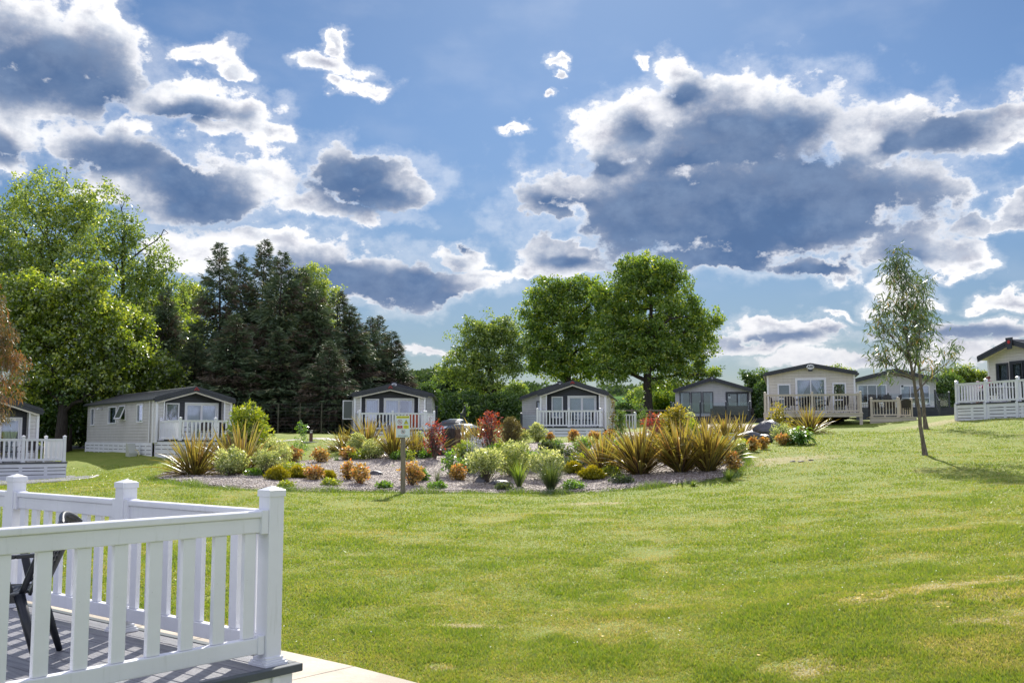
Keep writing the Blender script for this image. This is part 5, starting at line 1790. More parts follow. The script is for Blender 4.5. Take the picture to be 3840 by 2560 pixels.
def timber(name, label, pts, rad, m, cat, n=14, rough=0.12, seed=1, endm=None):
    """a rough squarish timber through pts"""
    rng = random.Random(seed)
    mb = MB()
    pts = [Vector(p) for p in pts]
    K = 9
    path = [pts[0].lerp(pts[-1], i / K) for i in range(K + 1)]
    mb.tube(path, [rad * (1 + rng.uniform(-rough, rough) * 0.4) for _ in path], n)
    off = [1 + rng.uniform(-rough, rough) for _ in range(n)]
    for i in range(len(mb.v)):
        c = path[min(i // n, K)]
        mb.v[i] = c + (mb.v[i] - c) * off[i % n] * (1 + rng.uniform(-rough, rough) * 0.25)
    o = mb.build(name, m)
    c = sum((Vector(v.co) for v in o.data.vertices), Vector()) / len(o.data.vertices)
    bpt = Vector((pts[0].x, pts[0].y, min(pts[0].z, pts[-1].z)))
    for v in o.data.vertices:
        v.co = v.co - bpt
    o.location = bpt
    return tag(o, label, cat)


g_ = W(1690, 1700, 37.5)
z_ = h1(g_.x, g_.y)
tp = EYE + ray(1690, 1606)[1] * 37.5
timber('tree_stump', 'tall dark upright stump between the two red-leaved shrubs', [(g_.x - 0.10, g_.y, z_ - 0.2), (g_.x - 0.10, g_.y, tp)], 0.235, WOODD, 'stump', 16, 0.16, 4)
timber('tree_stump', 'brown split timber standing against the right side of the tall dark stump', [(g_.x + 0.20, g_.y + 0.12, z_ - 0.2), (g_.x + 0.17, g_.y + 0.12, tp - 0.04)], 0.17, WOODL, 'stump', 12, 0.18, 7)
a_, b_ = W(1545, 1706, 35.5), W(1690, 1706, 36.3)
za, zb = h1(a_.x, a_.y), h1(b_.x, b_.y)
timber('fallen_log', 'dark log lying across the gravel at the foot of the tall stump', [(a_.x, a_.y, za + 0.13), (b_.x, b_.y, zb + 0.13)], 0.15, WOODD, 'log', 12, 0.15, 9)


# ------------------------------------------------------------------ rocks
def rock(label, px, py, wpx, hpx, m=ROCK, seed=0, D=None, flat=1.0, group=None):
    rng = np.random.default_rng(seed)
    g = G(px, py) if D is None else W(px, py, D)
    w, hh = wpx / 3800 * g.y, hpx / 3800 * g.y
    bm = bmesh.new()
    bmesh.ops.create_icosphere(bm, subdivisions=3, radius=1)
    dirs = rng.normal(size=(16, 3))
    dirs /= np.linalg.norm(dirs, axis=1)[:, None]
    lim = rng.uniform(0.55, 0.95, 16)
    for v in bm.verts:
        p = np.array(v.co)
        for d, l in zip(dirs, lim):
            k = p @ d
            if k > l:
                p = p - d * (k - l) * 0.92
        p += 0.03 * np.sin(p[[1, 2, 0]] * 9 + seed)
        v.co = (p[0] * w / 2 / 0.85, p[1] * w / 2 * 0.8 * flat, p[2] * hh / 1.5)
    me = bpy.data.meshes.new('rock')
    bm.to_mesh(me)
    bm.free()
    me.materials.append(m)
    o = bpy.data.objects.new('rock', me)
    COL.objects.link(o)
    o.location = (g.x, g.y, g.z + hh * 0.40)
    o.rotation_euler = (0, 0, rng.uniform(-0.4, 0.4))
    return tag(o, label, 'rock', group or 'rocks around the pond')


rock('long dark shiny rock, left one of the big pair right of the small sign', 2815, 1656, 105, 44, seed=3)
rock('tallest dark rock with a bright flat top beside the broad-leaved plant', 2880, 1646, 110, 66, seed=5)
rock('dark block under the tall rock, just above the small orange shrubs', 2868, 1660, 60, 34, seed=6)
rock('pale slab lying behind the two big dark rocks', 2905, 1615, 95, 16, ROCKL, seed=8)
rock('dark blue stone lying in the gravel left of the warning post', 1412, 1786, 50, 22, seed=11)
rock('small dark stone next to the low yellow conifer at the left', 1236, 1797, 22, 24, seed=12)
rock('small dark stone behind the low yellow conifer', 1042, 1757, 26, 14, seed=13)
rock('dark stone at the foot of the fountain beside the round shrub', 1800, 1815, 42, 34, seed=14)
rock('flat dark stone running behind the bright green blades', 1875, 1822, 90, 22, seed=15)
rock('pale flat stone at the pond edge behind the round shrubs', 2085, 1716, 62, 22, ROCKL, seed=16)
rock('dark stone under the pale flat one at the pond edge', 2090, 1730, 66, 26, seed=17)
rock('white-topped stone between the green blades and the round grey-green shrub', 2000, 1775, 52, 22, ROCKL, seed=18)
rock('rounded pale stone behind the middle spiky clump', 2160, 1726, 44, 18, ROCKL, seed=19)
rock('flat slate stone near the fountain, right of the stump', 1770, 1688, 40, 14, ROCKL, seed=20)
rock('flat brown stone set in the turf right of the gravel bed', 2975, 1731, 22, 5, ROCKL, seed=21, flat=0.7, group='stones set in the lawn')
rock('flat stone in the turf, middle one of the row by the bed', 3005, 1731, 24, 5, ROCKL, seed=22, flat=0.7, group='stones set in the lawn')
rock('flat stone in the turf, farthest from the gravel bed', 3040, 1726, 20, 5, ROCKL, seed=23, flat=0.7, group='stones set in the lawn')

# pond water and the fountain
WATERM = mat('pond_water', (0.03, 0.045, 0.04), 0.06, bump=0.5, bscale=14, spec=0.8)
pw = [G(1700, 1752), G(1850, 1770), G(2030, 1772), G(2120, 1748), G(2060, 1722), G(1900, 1712), G(1740, 1722)]
sheet('water', pw, WATERM, top=0.085, step=0.2, slope=0.5)
fo = W(1790, 1740, 31)
fz = h1(fo.x, fo.y)
fr = empty('fountain', (fo.x, fo.y, fz), 'small fountain throwing thin white jets of drops in front of the red shrub', 'fountain')
mb = MB()
mb.cyl((0, 0), 0.09, 0.0, 0.28, 14)
mb.cyl((0, 0), 0.03, 0.28, 0.40, 10)
mb.build('nozzle', STEEL, fr)
DROP = mat('water_drops', (0.9, 0.93, 0.97), 0.1, spec=1.0)
DROP.node_tree.nodes['Principled BSDF'].inputs['Transmission Weight'].default_value = 0.5
rng = np.random.default_rng(5)
V, Fq = [], []
cube = np.array([(1, 0, 0), (-1, 0, 0), (0, 1, 0), (0, -1, 0), (0, 0, 1.6), (0, 0, -1.6)], float)
cf_ = np.array([(0, 2, 4), (2, 1, 4), (1, 3, 4), (3, 0, 4), (2, 0, 5), (1, 2, 5), (3, 1, 5), (0, 3, 5)])
for j in range(22):
    a = 2 * math.pi * j / 22 + rng.uniform(-.1, .1)
    rr = rng.uniform(0.30, 0.62)
    hp = rng.uniform(1.15, 1.5)
    for t in np.linspace(0, 1, 60):
        if rng.random() < 0.2:
            continue
        x = rr * t
        z = 0.4 + hp * (1 - (2 * t * 0.62 - 0.42) ** 2 / 0.42 ** 2 * 0.35) - 0.0 if t < 0.68 else None
        z = 0.4 + 4 * hp * 0.62 * t * (1 - t) * 1.0 - 0.35 * t * t
        p = np.array([math.cos(a) * x, math.sin(a) * x, z]) + rng.normal(size=3) * 0.012
        s_ = rng.uniform(0.004, 0.011)
        Fq.append(cf_ + 6 * len(V))
        V.append(cube * s_ + p)
for j in range(9):                               # thin straight falling streams on the left side
    x0, y0 = rng.uniform(-0.32, 0.12), rng.uniform(-0.3, 0.2)
    for t in np.linspace(0, 1, 75):
        if rng.random() < 0.15:
            continue
        p = np.array([x0 + rng.normal() * 0.006, y0, 1.15 - 1.2 * t])
        Fq.append(cf_ + 6 * len(V))
        V.append(cube * rng.uniform(0.004, 0.009) + p)
npobj('water_jets', np.concatenate(V), np.concatenate(Fq), DROP, fr)


# ------------------------------------------------------------------ cars
def car(label, loc, rz, paint, W_=1.75, L_=4.1, Hh=1.46):
    r = empty('parked_car', loc, label, 'car', 'parked cars', rz)
    # stations along the length (front at -y): y, half width sill, half width belt, belt z, bonnet/roof z, roof half width
    hw = W_ / 2
    prof = [(-2.02, 0.52, 0.60), (-1.95, 0.40, 0.72), (-1.55, 0.26, 0.86), (-1.0, 0.24, 0.96), (0.6, 0.24, 0.98), (1.5, 0.26, 0.98), (1.95, 0.38, 0.88), (2.05, 0.5, 0.70)]
    vs, fs = [], []
    for y, z0, z1 in prof:
        k = hw * (1 - 0.10 * max(0, (abs(y) - 1.4) / 0.65) ** 1.5)
        zm = (z0 + z1) / 2
        ring_ = [(-k * 0.94, z0), (-k, zm - 0.05), (-k * 0.985, zm + 0.08), (-k * 0.93, z1), (-k * 0.5, z1 + 0.03), (0, z1 + 0.04), (k * 0.5, z1 + 0.03), (k * 0.93, z1), (k * 0.985, zm + 0.08), (k, zm - 0.05), (k * 0.94, z0)]
        vs += [(x, y * L_ / 4.1, z) for x, z in ring_]
    n = 11
    for i in range(len(prof) - 1):
        for j in range(n - 1):
            q = i * n + j
            fs.append((q, q + 1, q + n + 1, q + n))
        fs.append((i * n + n - 1, i * n, (i + 1) * n, (i + 1) * n + n - 1))
    fs.append(tuple(range(n)))
    fs.append(tuple(range(len(vs) - 1, len(vs) - n - 1, -1)))
    b = MB().add(vs, fs).build('body', paint, r, smooth_=True)
    md = b.modifiers.new('e', 'EDGE_SPLIT')
    md.split_angle = R(50)
    # cabin: rounded shell in stations along the length; faces sorted into roof and windows
    st = [(-1.02, 0.97, 0.74), (-0.62, 1.22, 0.69), (-0.20, 1.39, 0.64), (0.5, Hh, 0.62), (1.15, 1.40, 0.60), (1.55, 1.20, 0.64), (1.82, 0.98, 0.70)]
    rg = []
    for y, z, k in st:
        zb = min(0.95, z - 0.02)
        rg.append([(-0.80, y, zb), (-k - 0.05, y, zb + (z - zb) * 0.62), (-k + 0.05, y, z - (z - zb) * 0.10), (-k * 0.5, y, z + 0.01), (0, y, z + 0.02),
                   (k * 0.5, y, z + 0.01), (k - 0.05, y, z - (z - zb) * 0.10), (k + 0.05, y, zb + (z - zb) * 0.62), (0.80, y, zb)])
    g = MAT['car_glass'] if 'car_glass' in MAT else mat('car_glass', (0.012, 0.016, 0.02), 0.2, spec=0.15)
    shell, ws, rw, sw_ = MB(), MB(), MB(), {-1: MB(), 1: MB()}
    for i in range(len(rg) - 1):
        for j in range(8):
            q4 = [rg[i][j], rg[i][j + 1], rg[i + 1][j + 1], rg[i + 1][j]]
            if i < 2 and 2 <= j <= 5:
                ws.add(q4, [(0, 1, 2, 3)])
            elif i >= 4 and 2 <= j <= 5:
                rw.add(q4, [(0, 1, 2, 3)])
            elif j in (0, 7) and 1 <= i <= 4:
                sw_[-1 if j == 0 else 1].add(q4, [(0, 1, 2, 3)])
            else:
                shell.add(q4, [(0, 1, 2, 3)])
    shell.build('roof', paint, r, smooth_=True)
    ws.build('windscreen', g, r, smooth_=True)
    rw.build('rear_window', g, r, smooth_=True)
    for s in (-1, 1):
        sw_[s].build('side_window', g, r)
        mb = MB()
        mb.bar((s * 0.815, 0.25, 0.96), (s * 0.70, 0.25, 1.36), 0.05, 0.03)
        mb.build('door_pillar', paint, r)
        mb = MB()
        mb.box(s * 0.62 - 0.16, s * 0.62 + 0.16, -1.99, -1.86, 0.62, 0.76)
        mb.build('headlight', mat('lamp_glass', (0.7, 0.72, 0.75), 0.1, spec=1), r, bevel=0.03)
        mb = MB()
        mb.box(s * 0.92 - 0.08, s * 0.92 + 0.08, -0.82, -0.72, 0.98, 1.10)
        mb.build('wing_mirror', paint, r, bevel=0.02)
        for y in (-1.25, 1.28):
            mb = MB()
            mb.tube([(s * 0.70, y, 0.31), (s * 0.88, y, 0.31)], 0.31, 20)
            w_ = mb.build('wheel', BLACKP, r)
            mb = MB()
            mb.tube([(s * 0.87, y, 0.31), (s * 0.89, y, 0.31)], 0.19, 14)
            mb.build('rim', STEEL, w_)
    mb = MB()
    mb.box(-0.55, 0.55, -2.06, -2.0, 0.42, 0.56)
    mb.build('grille', BLACKP, r)
    mb = MB()
    mb.box(-0.26, 0.26, -2.09, -2.065, 0.36, 0.47)
    mb.build('number_plate', WFRAME, r)
    return r


q = W(1697, 1640, 64)
car('blue-grey parked car, the farther of the two by the dark steps', (q.x, q.y, EYE + ray(1697, 1570)[1] * 64 - 1.46), R(-14), mat('blue_paint', (0.06, 0.09, 0.16), 0.3, metal=0.4, coat=1.0))
q = W(1724, 1650, 55)
car('silver parked car nearer the spiky plants, its bonnet towards the garden', (q.x, q.y, EYE + ray(1724, 1588)[1] * 55 - 1.46), R(-20), mat('silver_paint', (0.66, 0.68, 0.70), 0.3, metal=0.3, coat=1.0))
q = G(1958, 1622)
mb = MB()
mb.tube([(0, 0, 0.0), (0, 0, 0.25), (0, 0, 0.36), (0, 0, 0.42)], [0.26, 0.27, 0.22, 0.05], 16)
o_ = mb.build('domed_object', REDS, smooth_=True)  # unidentified small red thing, only its domed shape is known
o_.location = (q.x, q.y, EYE + ray(1958, 1602)[1] * q.y - 0.42)
tag(o_, 'small red dome-topped thing left of the central deck, half hidden by shrubs', 'gas bottle')


# ------------------------------------------------------------------ fences
def wire_fence(label, pts, hgt, postpx=None):
    r = empty('wire_fence', pts[0], label, 'fence', 'tall wire fences under the trees')
    o0 = pts[0]
    for p in pts:
        mb = MB()
        q_ = p - o0
        mb.tube([(q_.x, q_.y, q_.z - 0.2), (q_.x, q_.y, q_.z + hgt)], 0.045, 8)
        mb.build('post', mat('fence_post', (0.12, 0.115, 0.07), 0.9, var=0.4) if 'fence_post' not in MAT else MAT['fence_post'], r)
    mb = MB()
    for a, b in zip(pts, pts[1:]):
        a_, b_ = a - o0, b - o0
        for k in range(9):
            z = 0.15 + (hgt - 0.2) * k / 8
            mb.bar((a_.x, a_.y, a_.z + z), (b_.x, b_.y, b_.z + z), 0.006, 0.006)
        L = (b - a).length
        n = int(L / 0.4)
        for k in range(1, n):
            p = a_.lerp(b_, k / n)
            mb.bar((p.x, p.y, p.z + 0.15), (p.x, p.y, p.z + hgt - 0.05), 0.003, 0.003)
    mb.build('wire_mesh', mat('fence_wire', (0.16, 0.16, 0.15), 0.6) if 'fence_wire' not in MAT else MAT['fence_wire'], r)


fp = []
for px in (-60, 60, 160, 262, 350, 480):
    v = W(px, 1640, 66)
    fp.append(Vector((v.x, v.y, h1(v.x, v.y))))
wire_fence('tall wire fence with wooden posts between the two left lodges', fp, 2.1)
fp = []
for px in (880, 960, 1042, 1124, 1205, 1285):
    v = W(px, 1620, 60)
    fp.append(Vector((v.x, v.y, h1(v.x, v.y))))
wire_fence('wire fence with posts under the dark conifers beyond the pale path', fp, 1.8)


def rail_fence(label, pts, hgt=1.25):
    r = empty('post_and_rail_fence', pts[0], label, 'fence')
    o0 = pts[0]
    for p in pts:
        q_ = p - o0
        mb = MB()
        mb.box(q_.x - 0.07, q_.x + 0.07, q_.y - 0.05, q_.y + 0.05, q_.z - 0.2, q_.z + hgt + 0.08)
        mb.build('post', WOODG, r)
    for a, b in zip(pts, pts[1:]):
        for k in range(3):
            mb = MB()
            z = 0.35 + k * 0.4
            a_, b_ = a - o0, b - o0
            mb.bar((a_.x, a_.y - 0.07, a_.z + z), (b_.x, b_.y - 0.07, b_.z + z), 0.04, 0.11)
            mb.build('rail', WOODG, r)


fp = []
for px in (2300, 2370, 2440, 2510, 2580):
    v = W(px, 1600, 82)
    fp.append(Vector((v.x, v.y, EYE + ray(px, 1592)[1] * 82)))
rail_fence('timber post and rail fence in the shade of the big oak', fp, 1.2)
# ------------------------------------------------------------------ leaves
Y = (1.25, 1.15, 0.35)
LM = {
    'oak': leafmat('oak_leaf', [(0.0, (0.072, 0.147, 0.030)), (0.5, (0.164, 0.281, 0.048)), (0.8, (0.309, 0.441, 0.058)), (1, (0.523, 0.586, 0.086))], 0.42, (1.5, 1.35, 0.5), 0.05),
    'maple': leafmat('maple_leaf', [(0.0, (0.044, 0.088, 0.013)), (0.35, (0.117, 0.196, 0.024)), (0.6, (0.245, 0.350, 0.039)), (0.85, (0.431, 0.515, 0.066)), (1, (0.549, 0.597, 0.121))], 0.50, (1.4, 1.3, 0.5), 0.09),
    'ash': leafmat('ash_leaf', [(0.0, (0.106, 0.176, 0.056)), (0.5, (0.235, 0.342, 0.087)), (0.8, (0.400, 0.497, 0.123)), (1, (0.563, 0.616, 0.186))], 0.42, (1.4, 1.3, 0.5), 0.05),
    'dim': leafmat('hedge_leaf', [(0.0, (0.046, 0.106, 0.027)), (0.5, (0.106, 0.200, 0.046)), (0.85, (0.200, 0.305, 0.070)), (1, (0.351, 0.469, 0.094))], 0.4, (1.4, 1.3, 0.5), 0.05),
    'conifer': leafmat('conifer_needles', [(0.0, (0.051, 0.083, 0.043)), (0.5, (0.103, 0.157, 0.079)), (0.8, (0.182, 0.226, 0.105)), (1, (0.364, 0.297, 0.162))], 0.12, (1.1, 1.1, 0.8), 0.04),
    'dead': leafmat('dead_needles', [(0.0, (0.079, 0.064, 0.049)), (0.6, (0.156, 0.124, 0.089)), (1, (0.234, 0.192, 0.138))], 0.15, (1.2, 1.1, 0.9), 0.02),
    'euc': leafmat('eucalyptus_leaf', [(0.0, (0.065, 0.123, 0.053)), (0.5, (0.107, 0.182, 0.068)), (0.8, (0.201, 0.249, 0.068)), (0.95, (0.402, 0.315, 0.091)), (1, (0.430, 0.265, 0.091))], 0.30, (1.3, 1.2, 0.6), 0.09, 0.3),
    'euc_brown': leafmat('brown_eucalyptus_leaf', [(0.0, (0.077, 0.094, 0.039)), (0.4, (0.165, 0.132, 0.044)), (0.7, (0.330, 0.154, 0.055)), (1, (0.440, 0.187, 0.077))], 0.35, (1.3, 1.1, 0.7), 0.07),
    'pitt': leafmat('variegated_leaf', [(0.0, (0.129, 0.179, 0.052)), (0.35, (0.316, 0.400, 0.134)), (0.7, (0.604, 0.648, 0.255)), (1, (0.900, 0.900, 0.508))], 0.38, (1.2, 1.15, 0.6), 0.05),
    'nandina': leafmat('nandina_leaf', [(0.0, (0.143, 0.127, 0.036)), (0.3, (0.330, 0.241, 0.060)), (0.55, (0.550, 0.414, 0.108)), (0.8, (0.682, 0.483, 0.180)), (1, (0.660, 0.230, 0.084))], 0.45, (1.3, 1.05, 0.5), 0.06),
    'red': leafmat('red_leaf', [(0.0, (0.063, 0.033, 0.016)), (0.35, (0.180, 0.033, 0.020)), (0.8, (0.414, 0.066, 0.035)), (1, (0.450, 0.242, 0.050))], 0.5, (1.5, 0.9, 0.6), 0.10, 0.28),
    'lime': leafmat('lime_leaf', [(0.0, (0.084, 0.144, 0.014)), (0.5, (0.228, 0.324, 0.026)), (1, (0.504, 0.552, 0.060))], 0.48, (1.4, 1.25, 0.4), 0.07),
    'green': leafmat('fresh_leaf', [(0.0, (0.055, 0.132, 0.017)), (0.5, (0.110, 0.253, 0.028)), (1, (0.242, 0.418, 0.055))], 0.48, (1.4, 1.25, 0.4), 0.08, 0.3),
    'gold': leafmat('golden_leaf', [(0.0, (0.12, 0.13, 0.015)), (0.5, (0.30, 0.29, 0.025)), (1, (0.55, 0.45, 0.06))], 0.45, (1.3, 1.15, 0.4), 0.06),
    'juniper': leafmat('juniper_needles', [(0.0, (0.05, 0.075, 0.008)), (0.5, (0.22, 0.23, 0.012)), (1, (0.50, 0.44, 0.02))], 0.35, (1.3, 1.15, 0.3), 0.03),
    'blade': leafmat('blade_green', [(0.0, (0.05, 0.10, 0.015)), (0.6, (0.16, 0.27, 0.03)), (1, (0.36, 0.44, 0.08))], 0.5, (1.4, 1.25, 0.4), 0.08, 0.3),
    'tuft': leafmat('tuft_green', [(0.0, (0.033, 0.058, 0.019)), (0.6, (0.078, 0.130, 0.039)), (1, (0.208, 0.247, 0.078))], 0.4, (1.3, 1.2, 0.5), 0.06, 0.3),
    'heath': leafmat('heath_leaf', [(0.0, (0.09, 0.07, 0.03)), (0.5, (0.17, 0.15, 0.05)), (1, (0.30, 0.26, 0.09))], 0.35, (1.2, 1.1, 0.6), 0.04),
}
LM['blueleaf'] = leafmat('far_leaf', [(0.0, (0.046, 0.085, 0.039)), (0.6, (0.091, 0.143, 0.058)), (1, (0.169, 0.221, 0.078))], 0.3, (1.2, 1.2, 0.6), 0.02)


def phormium_mat():
    m = bpy.data.materials.new('flax_blade')
    m.use_nodes = True
    nt = m.node_tree
    nt.nodes.clear()
    out = nd(nt, 'ShaderNodeOutputMaterial')
    v = nd(nt, 'ShaderNodeAttribute', attribute_name='v').outputs['Fac']
    e = nd(nt, 'ShaderNodeAttribute', attribute_name='e').outputs['Fac']
    t = nd(nt, 'ShaderNodeAttribute', attribute_name='t').outputs['Fac']
    mid = ramp(nt, v, [(0.0, (0.055, 0.034, 0.026)), (0.35, (0.090, 0.058, 0.030)), (0.55, (0.085, 0.095, 0.035)), (0.8, (0.15, 0.16, 0.045)), (1.0, (0.28, 0.12, 0.05))])
    edge = ramp(nt, v, [(0.0, (0.19, 0.11, 0.035)), (0.4, (0.44, 0.34, 0.06)), (0.8, (0.60, 0.52, 0.11)), (1.0, (0.56, 0.40, 0.14))])
    c = mixc(nt, smooth(nt, e, 0.50, 0.85), mid, edge)
    c = mixc(nt, mth(nt, 'MULTIPLY', smooth(nt, t, 0.35, 1.0), 0.38), c, edge)
    tr = mixc(nt, 1.0, c, (1.2, 1.12, 0.6), 'MULTIPLY')
    df = nd(nt, 'ShaderNodeBsdfDiffuse', ins={0: c})
    tl = nd(nt, 'ShaderNodeBsdfTranslucent', ins={0: tr})
    gl = nd(nt, 'ShaderNodeBsdfGlossy', ins={0: (1, 1, 1, 1), 'Roughness': 0.32})
    m1 = nd(nt, 'ShaderNodeMixShader', ins={0: 0.45, 1: df.outputs[0], 2: tl.outputs[0]})
    m2 = nd(nt, 'ShaderNodeMixShader', ins={0: 0.08, 1: m1.outputs[0], 2: gl.outputs[0]})
    nt.links.new(m2.outputs[0], out.inputs[0])
    return m


FLAX = phormium_mat()


def unit(a):
    return a / np.maximum(np.linalg.norm(a, axis=-1, keepdims=True), 1e-9)


def leaves(C, Rr, n, size, asp, rng, outward=0.5, droop=0.0, shell=0.5, cv=0.25, lv=0.16, base=0.45, szvar=0.35, top=0.0, flatn=0.0):
    """n leaves round each clump centre; returns vertices, quads and a tint per vertex"""
    K = len(C)
    N = K * n
    ci = np.repeat(np.arange(K), n)
    d = unit(rng.normal(size=(N, 3)))
    r = rng.random(N) ** (1 / 3.0 * (1 - shell) + 0.12 * shell)
    off = d * r[:, None] * Rr[ci]
    P = C[ci] + off
    a = unit(d * outward + unit(rng.normal(size=(N, 3))) * (1 - outward) + np.array([0, 0, -droop]))
    ref = unit(rng.normal(size=(N, 3)) + np.array([0, 0, flatn]))
    b = unit(np.cross(a, ref))
    s = size * (1 + rng.uniform(-szvar, szvar, N))[:, None]
    w = s * asp
    V = np.stack([P, P + a * s * 0.45 + b * w * 0.5, P + a * s, P + a * s * 0.45 - b * w * 0.5], 1).reshape(-1, 3)
    Fq = np.arange(4 * N).reshape(-1, 4)
    cvv = rng.normal(size=K) * cv
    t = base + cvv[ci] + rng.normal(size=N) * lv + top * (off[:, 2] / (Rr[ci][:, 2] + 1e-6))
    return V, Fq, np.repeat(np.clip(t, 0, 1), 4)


def ellsample(rng, n, c, r, power=0.42):
    d = unit(rng.normal(size=(n, 3)))
    return np.array(c) + d * (rng.random(n) ** power)[:, None] * np.array(r)


def qtube(path, rad, n=5):
    path = np.asarray(path, float)
    K = len(path)
    d = unit(np.gradient(path, axis=0))
    ref = np.array([0.31, 0.17, 0.1]) if abs(d[0][2]) > 0.6 else np.array([0.1, 0.13, 1.0])
    x = unit(np.cross(d, ref))
    y = np.cross(d, x)
    th = 2 * np.pi * np.arange(n) / n
    V = path[:, None] + (x[:, None] * np.cos(th)[None, :, None] + y[:, None] * np.sin(th)[None, :, None]) * np.asarray(rad)[:, None, None]
    k = np.arange(K - 1)[:, None] * n
    j = np.arange(n)[None]
    a = k + j
    b = k + (j + 1) % n
    Fq = np.stack([a, b, b + n, a + n], -1).reshape(-1, 4)
    return V.reshape(-1, 3), Fq


class Acc:
    def __init__(s):
        s.V, s.F, s.A, s.n = [], [], [], 0

    def add(s, V, Fq, A=None):
        s.V.append(V)
        s.F.append(Fq + s.n)
        s.n += len(V)
        if A is not None:
            s.A.append(A)

    def get(s):
        return np.concatenate(s.V), np.concatenate(s.F), (np.concatenate(s.A) if s.A else None)


def bez(p0, p1, p2, k):
    t = np.linspace(0, 1, k)[:, None]
    return (1 - t) ** 2 * p0 + 2 * t * (1 - t) * p1 + t * t * p2


def tree(name, label, base, crown, lm, bark, trunk_r, nclump, clr, nleaf, lsize, seed, asp=0.6, hole=0.0, limb_z=0.3, cat='tree', group=None, droop=0.1, shell=0.3, twig=0.02, lean=0.0, top=0.12, flat=0.75, basev=0.45, cv=0.22, limbs=9, forkz=None):
    """crown: list of ellipsoids (x, y, z, rx, ry, rz) relative to base"""
    rng = np.random.default_rng(seed)
    r = empty(name, base, label, cat, group)
    vol = np.array([c[3] * c[4] * c[5] for c in crown]) ** 0.8
    vol = vol / vol.sum()
    cen = []
    for c, v in zip(crown, vol):
        P = ellsample(rng, max(3, int(nclump * v * (1.0 + 1.2 * hole))), c[:3], c[3:], 0.40)
        cen.append(P)
    C = np.concatenate(cen)
    if hole:
        hole = 0.38 if hole == 1 else hole
        f = 0.45 * np.sin(C[:, 0] * 1.1 + seed) * np.sin(C[:, 2] * 1.3 + 2 * seed) + 0.9 * np.sin(C[:, 0] * 2.9 - C[:, 2] * 1.7 + seed) * np.sin(C[:, 2] * 3.1 + C[:, 0] * 1.2) + 0.6 * rng.normal(size=len(C))
        C = C[np.argsort(f)[int(len(C) * hole):]]
    zmax = C[:, 2].max()
    # skeleton
    T = Acc()
    ztop = zmax * 0.78
    K = 9
    zz = np.linspace(-0.25, ztop, K)
    cx, cy = C[:, 0].mean(), C[:, 1].mean()
    tt = (zz / ztop).clip(0, 1)
    path = np.stack([lean * tt + cx * tt ** 2 + 0.03 * zmax * np.sin(tt * 5 + seed) * tt * 0.5, cy * tt ** 2 + 0.02 * zmax * np.sin(tt * 4 + seed * 2) * tt, zz], 1)
    rad = trunk_r * (1 - tt * 0.80) * (1 + 0.5 * np.exp(-np.maximum(zz, 0) / (trunk_r * 1.5)))
    T.add(*qtube(path, rad, 10))
    # main limbs by farthest point choice
    far = [int(np.argmax(np.hypot(C[:, 0] - cx, C[:, 1] - cy)))]
    for _ in range(limbs - 1):
        dd = np.min(np.linalg.norm(C[:, None] - C[far][None], axis=2), axis=1)
        far.append(int(np.argmax(dd)))
    nodes, nrad = [], []
    for k, i in enumerate(far):
        e = C[i]
        zs = max(limb_z * zmax, min(e[2] - 0.35 * math.hypot(e[0] - cx, e[1] - cy), ztop * 0.95)) * (0.85 + 0.15 * rng.random())
        s = np.array([np.interp(zs, zz, path[:, j]) for j in range(3)])
        midp = s * 0.45 + e * 0.55 + np.array([0, 0, 0.12 * np.linalg.norm(e - s)]) + rng.normal(size=3) * 0.05 * zmax
        b = bez(s, midp, e, 9) + rng.normal(size=(9, 3)) * 0.012 * zmax * np.linspace(0, 1, 9)[:, None]
        r0 = np.interp(zs, zz, rad) * 0.55
        rr = r0 * (1 - 0.8 * np.linspace(0, 1, 9))
        T.add(*qtube(b, rr, 6))
        nodes.append(b[1:])
        nrad.append(rr[1:])
    nodes.append(path[4:])
    nrad.append(rad[4:])
    ND, NR = np.concatenate(nodes), np.concatenate(nrad)
    for i in range(len(C)):
        if i in far:
            continue
        dd = np.linalg.norm(ND - C[i], axis=1) + np.maximum(ND[:, 2] - C[i, 2], 0) * 1.2
        j = int(np.argmin(dd))
        s = ND[j]
        md = (s + C[i]) / 2 + np.array([0, 0, 0.08 * dd[j]]) + rng.normal(size=3) * 0.06 * dd[j]
        b = bez(s, md, C[i], 5)
        r0 = min(NR[j] * 0.6, twig * 2.2)
        T.add(*qtube(b, r0 * (1 - 0.75 * np.linspace(0, 1, 5)), 3))
        if rng.random() < 0.35:
            ND = np.concatenate([ND, b[2:4]])
            NR = np.concatenate([NR, [r0 * 0.6, r0 * 0.4]])
    V, Fq, _ = T.get()
    npobj('trunk', V, Fq, bark, r, smooth_=True)
    Rr = np.stack([clr * (0.65 + 0.7 * rng.random(len(C)))] * 3, 1) * np.array([1, 1, flat])
    # break every clump into a few tufts for an uneven outline
    sub = C[:, None] + unit(rng.normal(size=(len(C), 4, 3))) * Rr[:, None] * 0.75
    C2 = np.concatenate([C, sub.reshape(-1, 3)])
    R2 = np.concatenate([Rr * 0.75, np.repeat(Rr * 0.45, 4, 0)])
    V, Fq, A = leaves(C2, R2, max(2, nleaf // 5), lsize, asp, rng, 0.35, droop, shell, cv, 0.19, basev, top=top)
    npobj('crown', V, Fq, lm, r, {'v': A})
    return r


def pxcrown(D, base, ells, depth=0.62):
    """ellipses measured on the picture (x, y, rx, ry) become ellipsoids at distance D"""
    out = []
    for (x, y, rx, ry) in ells:
        p = W(x, y, D)
        k = D / F
        rxx, rzz = rx * k, ry * k
        out.append((p.x - base[0], 0.0, p.z - base[2], rxx, min(rxx, rzz * 1.6) * depth, rzz))
    return out


def gbase(px, D, dz=0.0):
    p = W(px, 1600, D)
    return (p.x, p.y, h1(p.x, p.y) + dz)


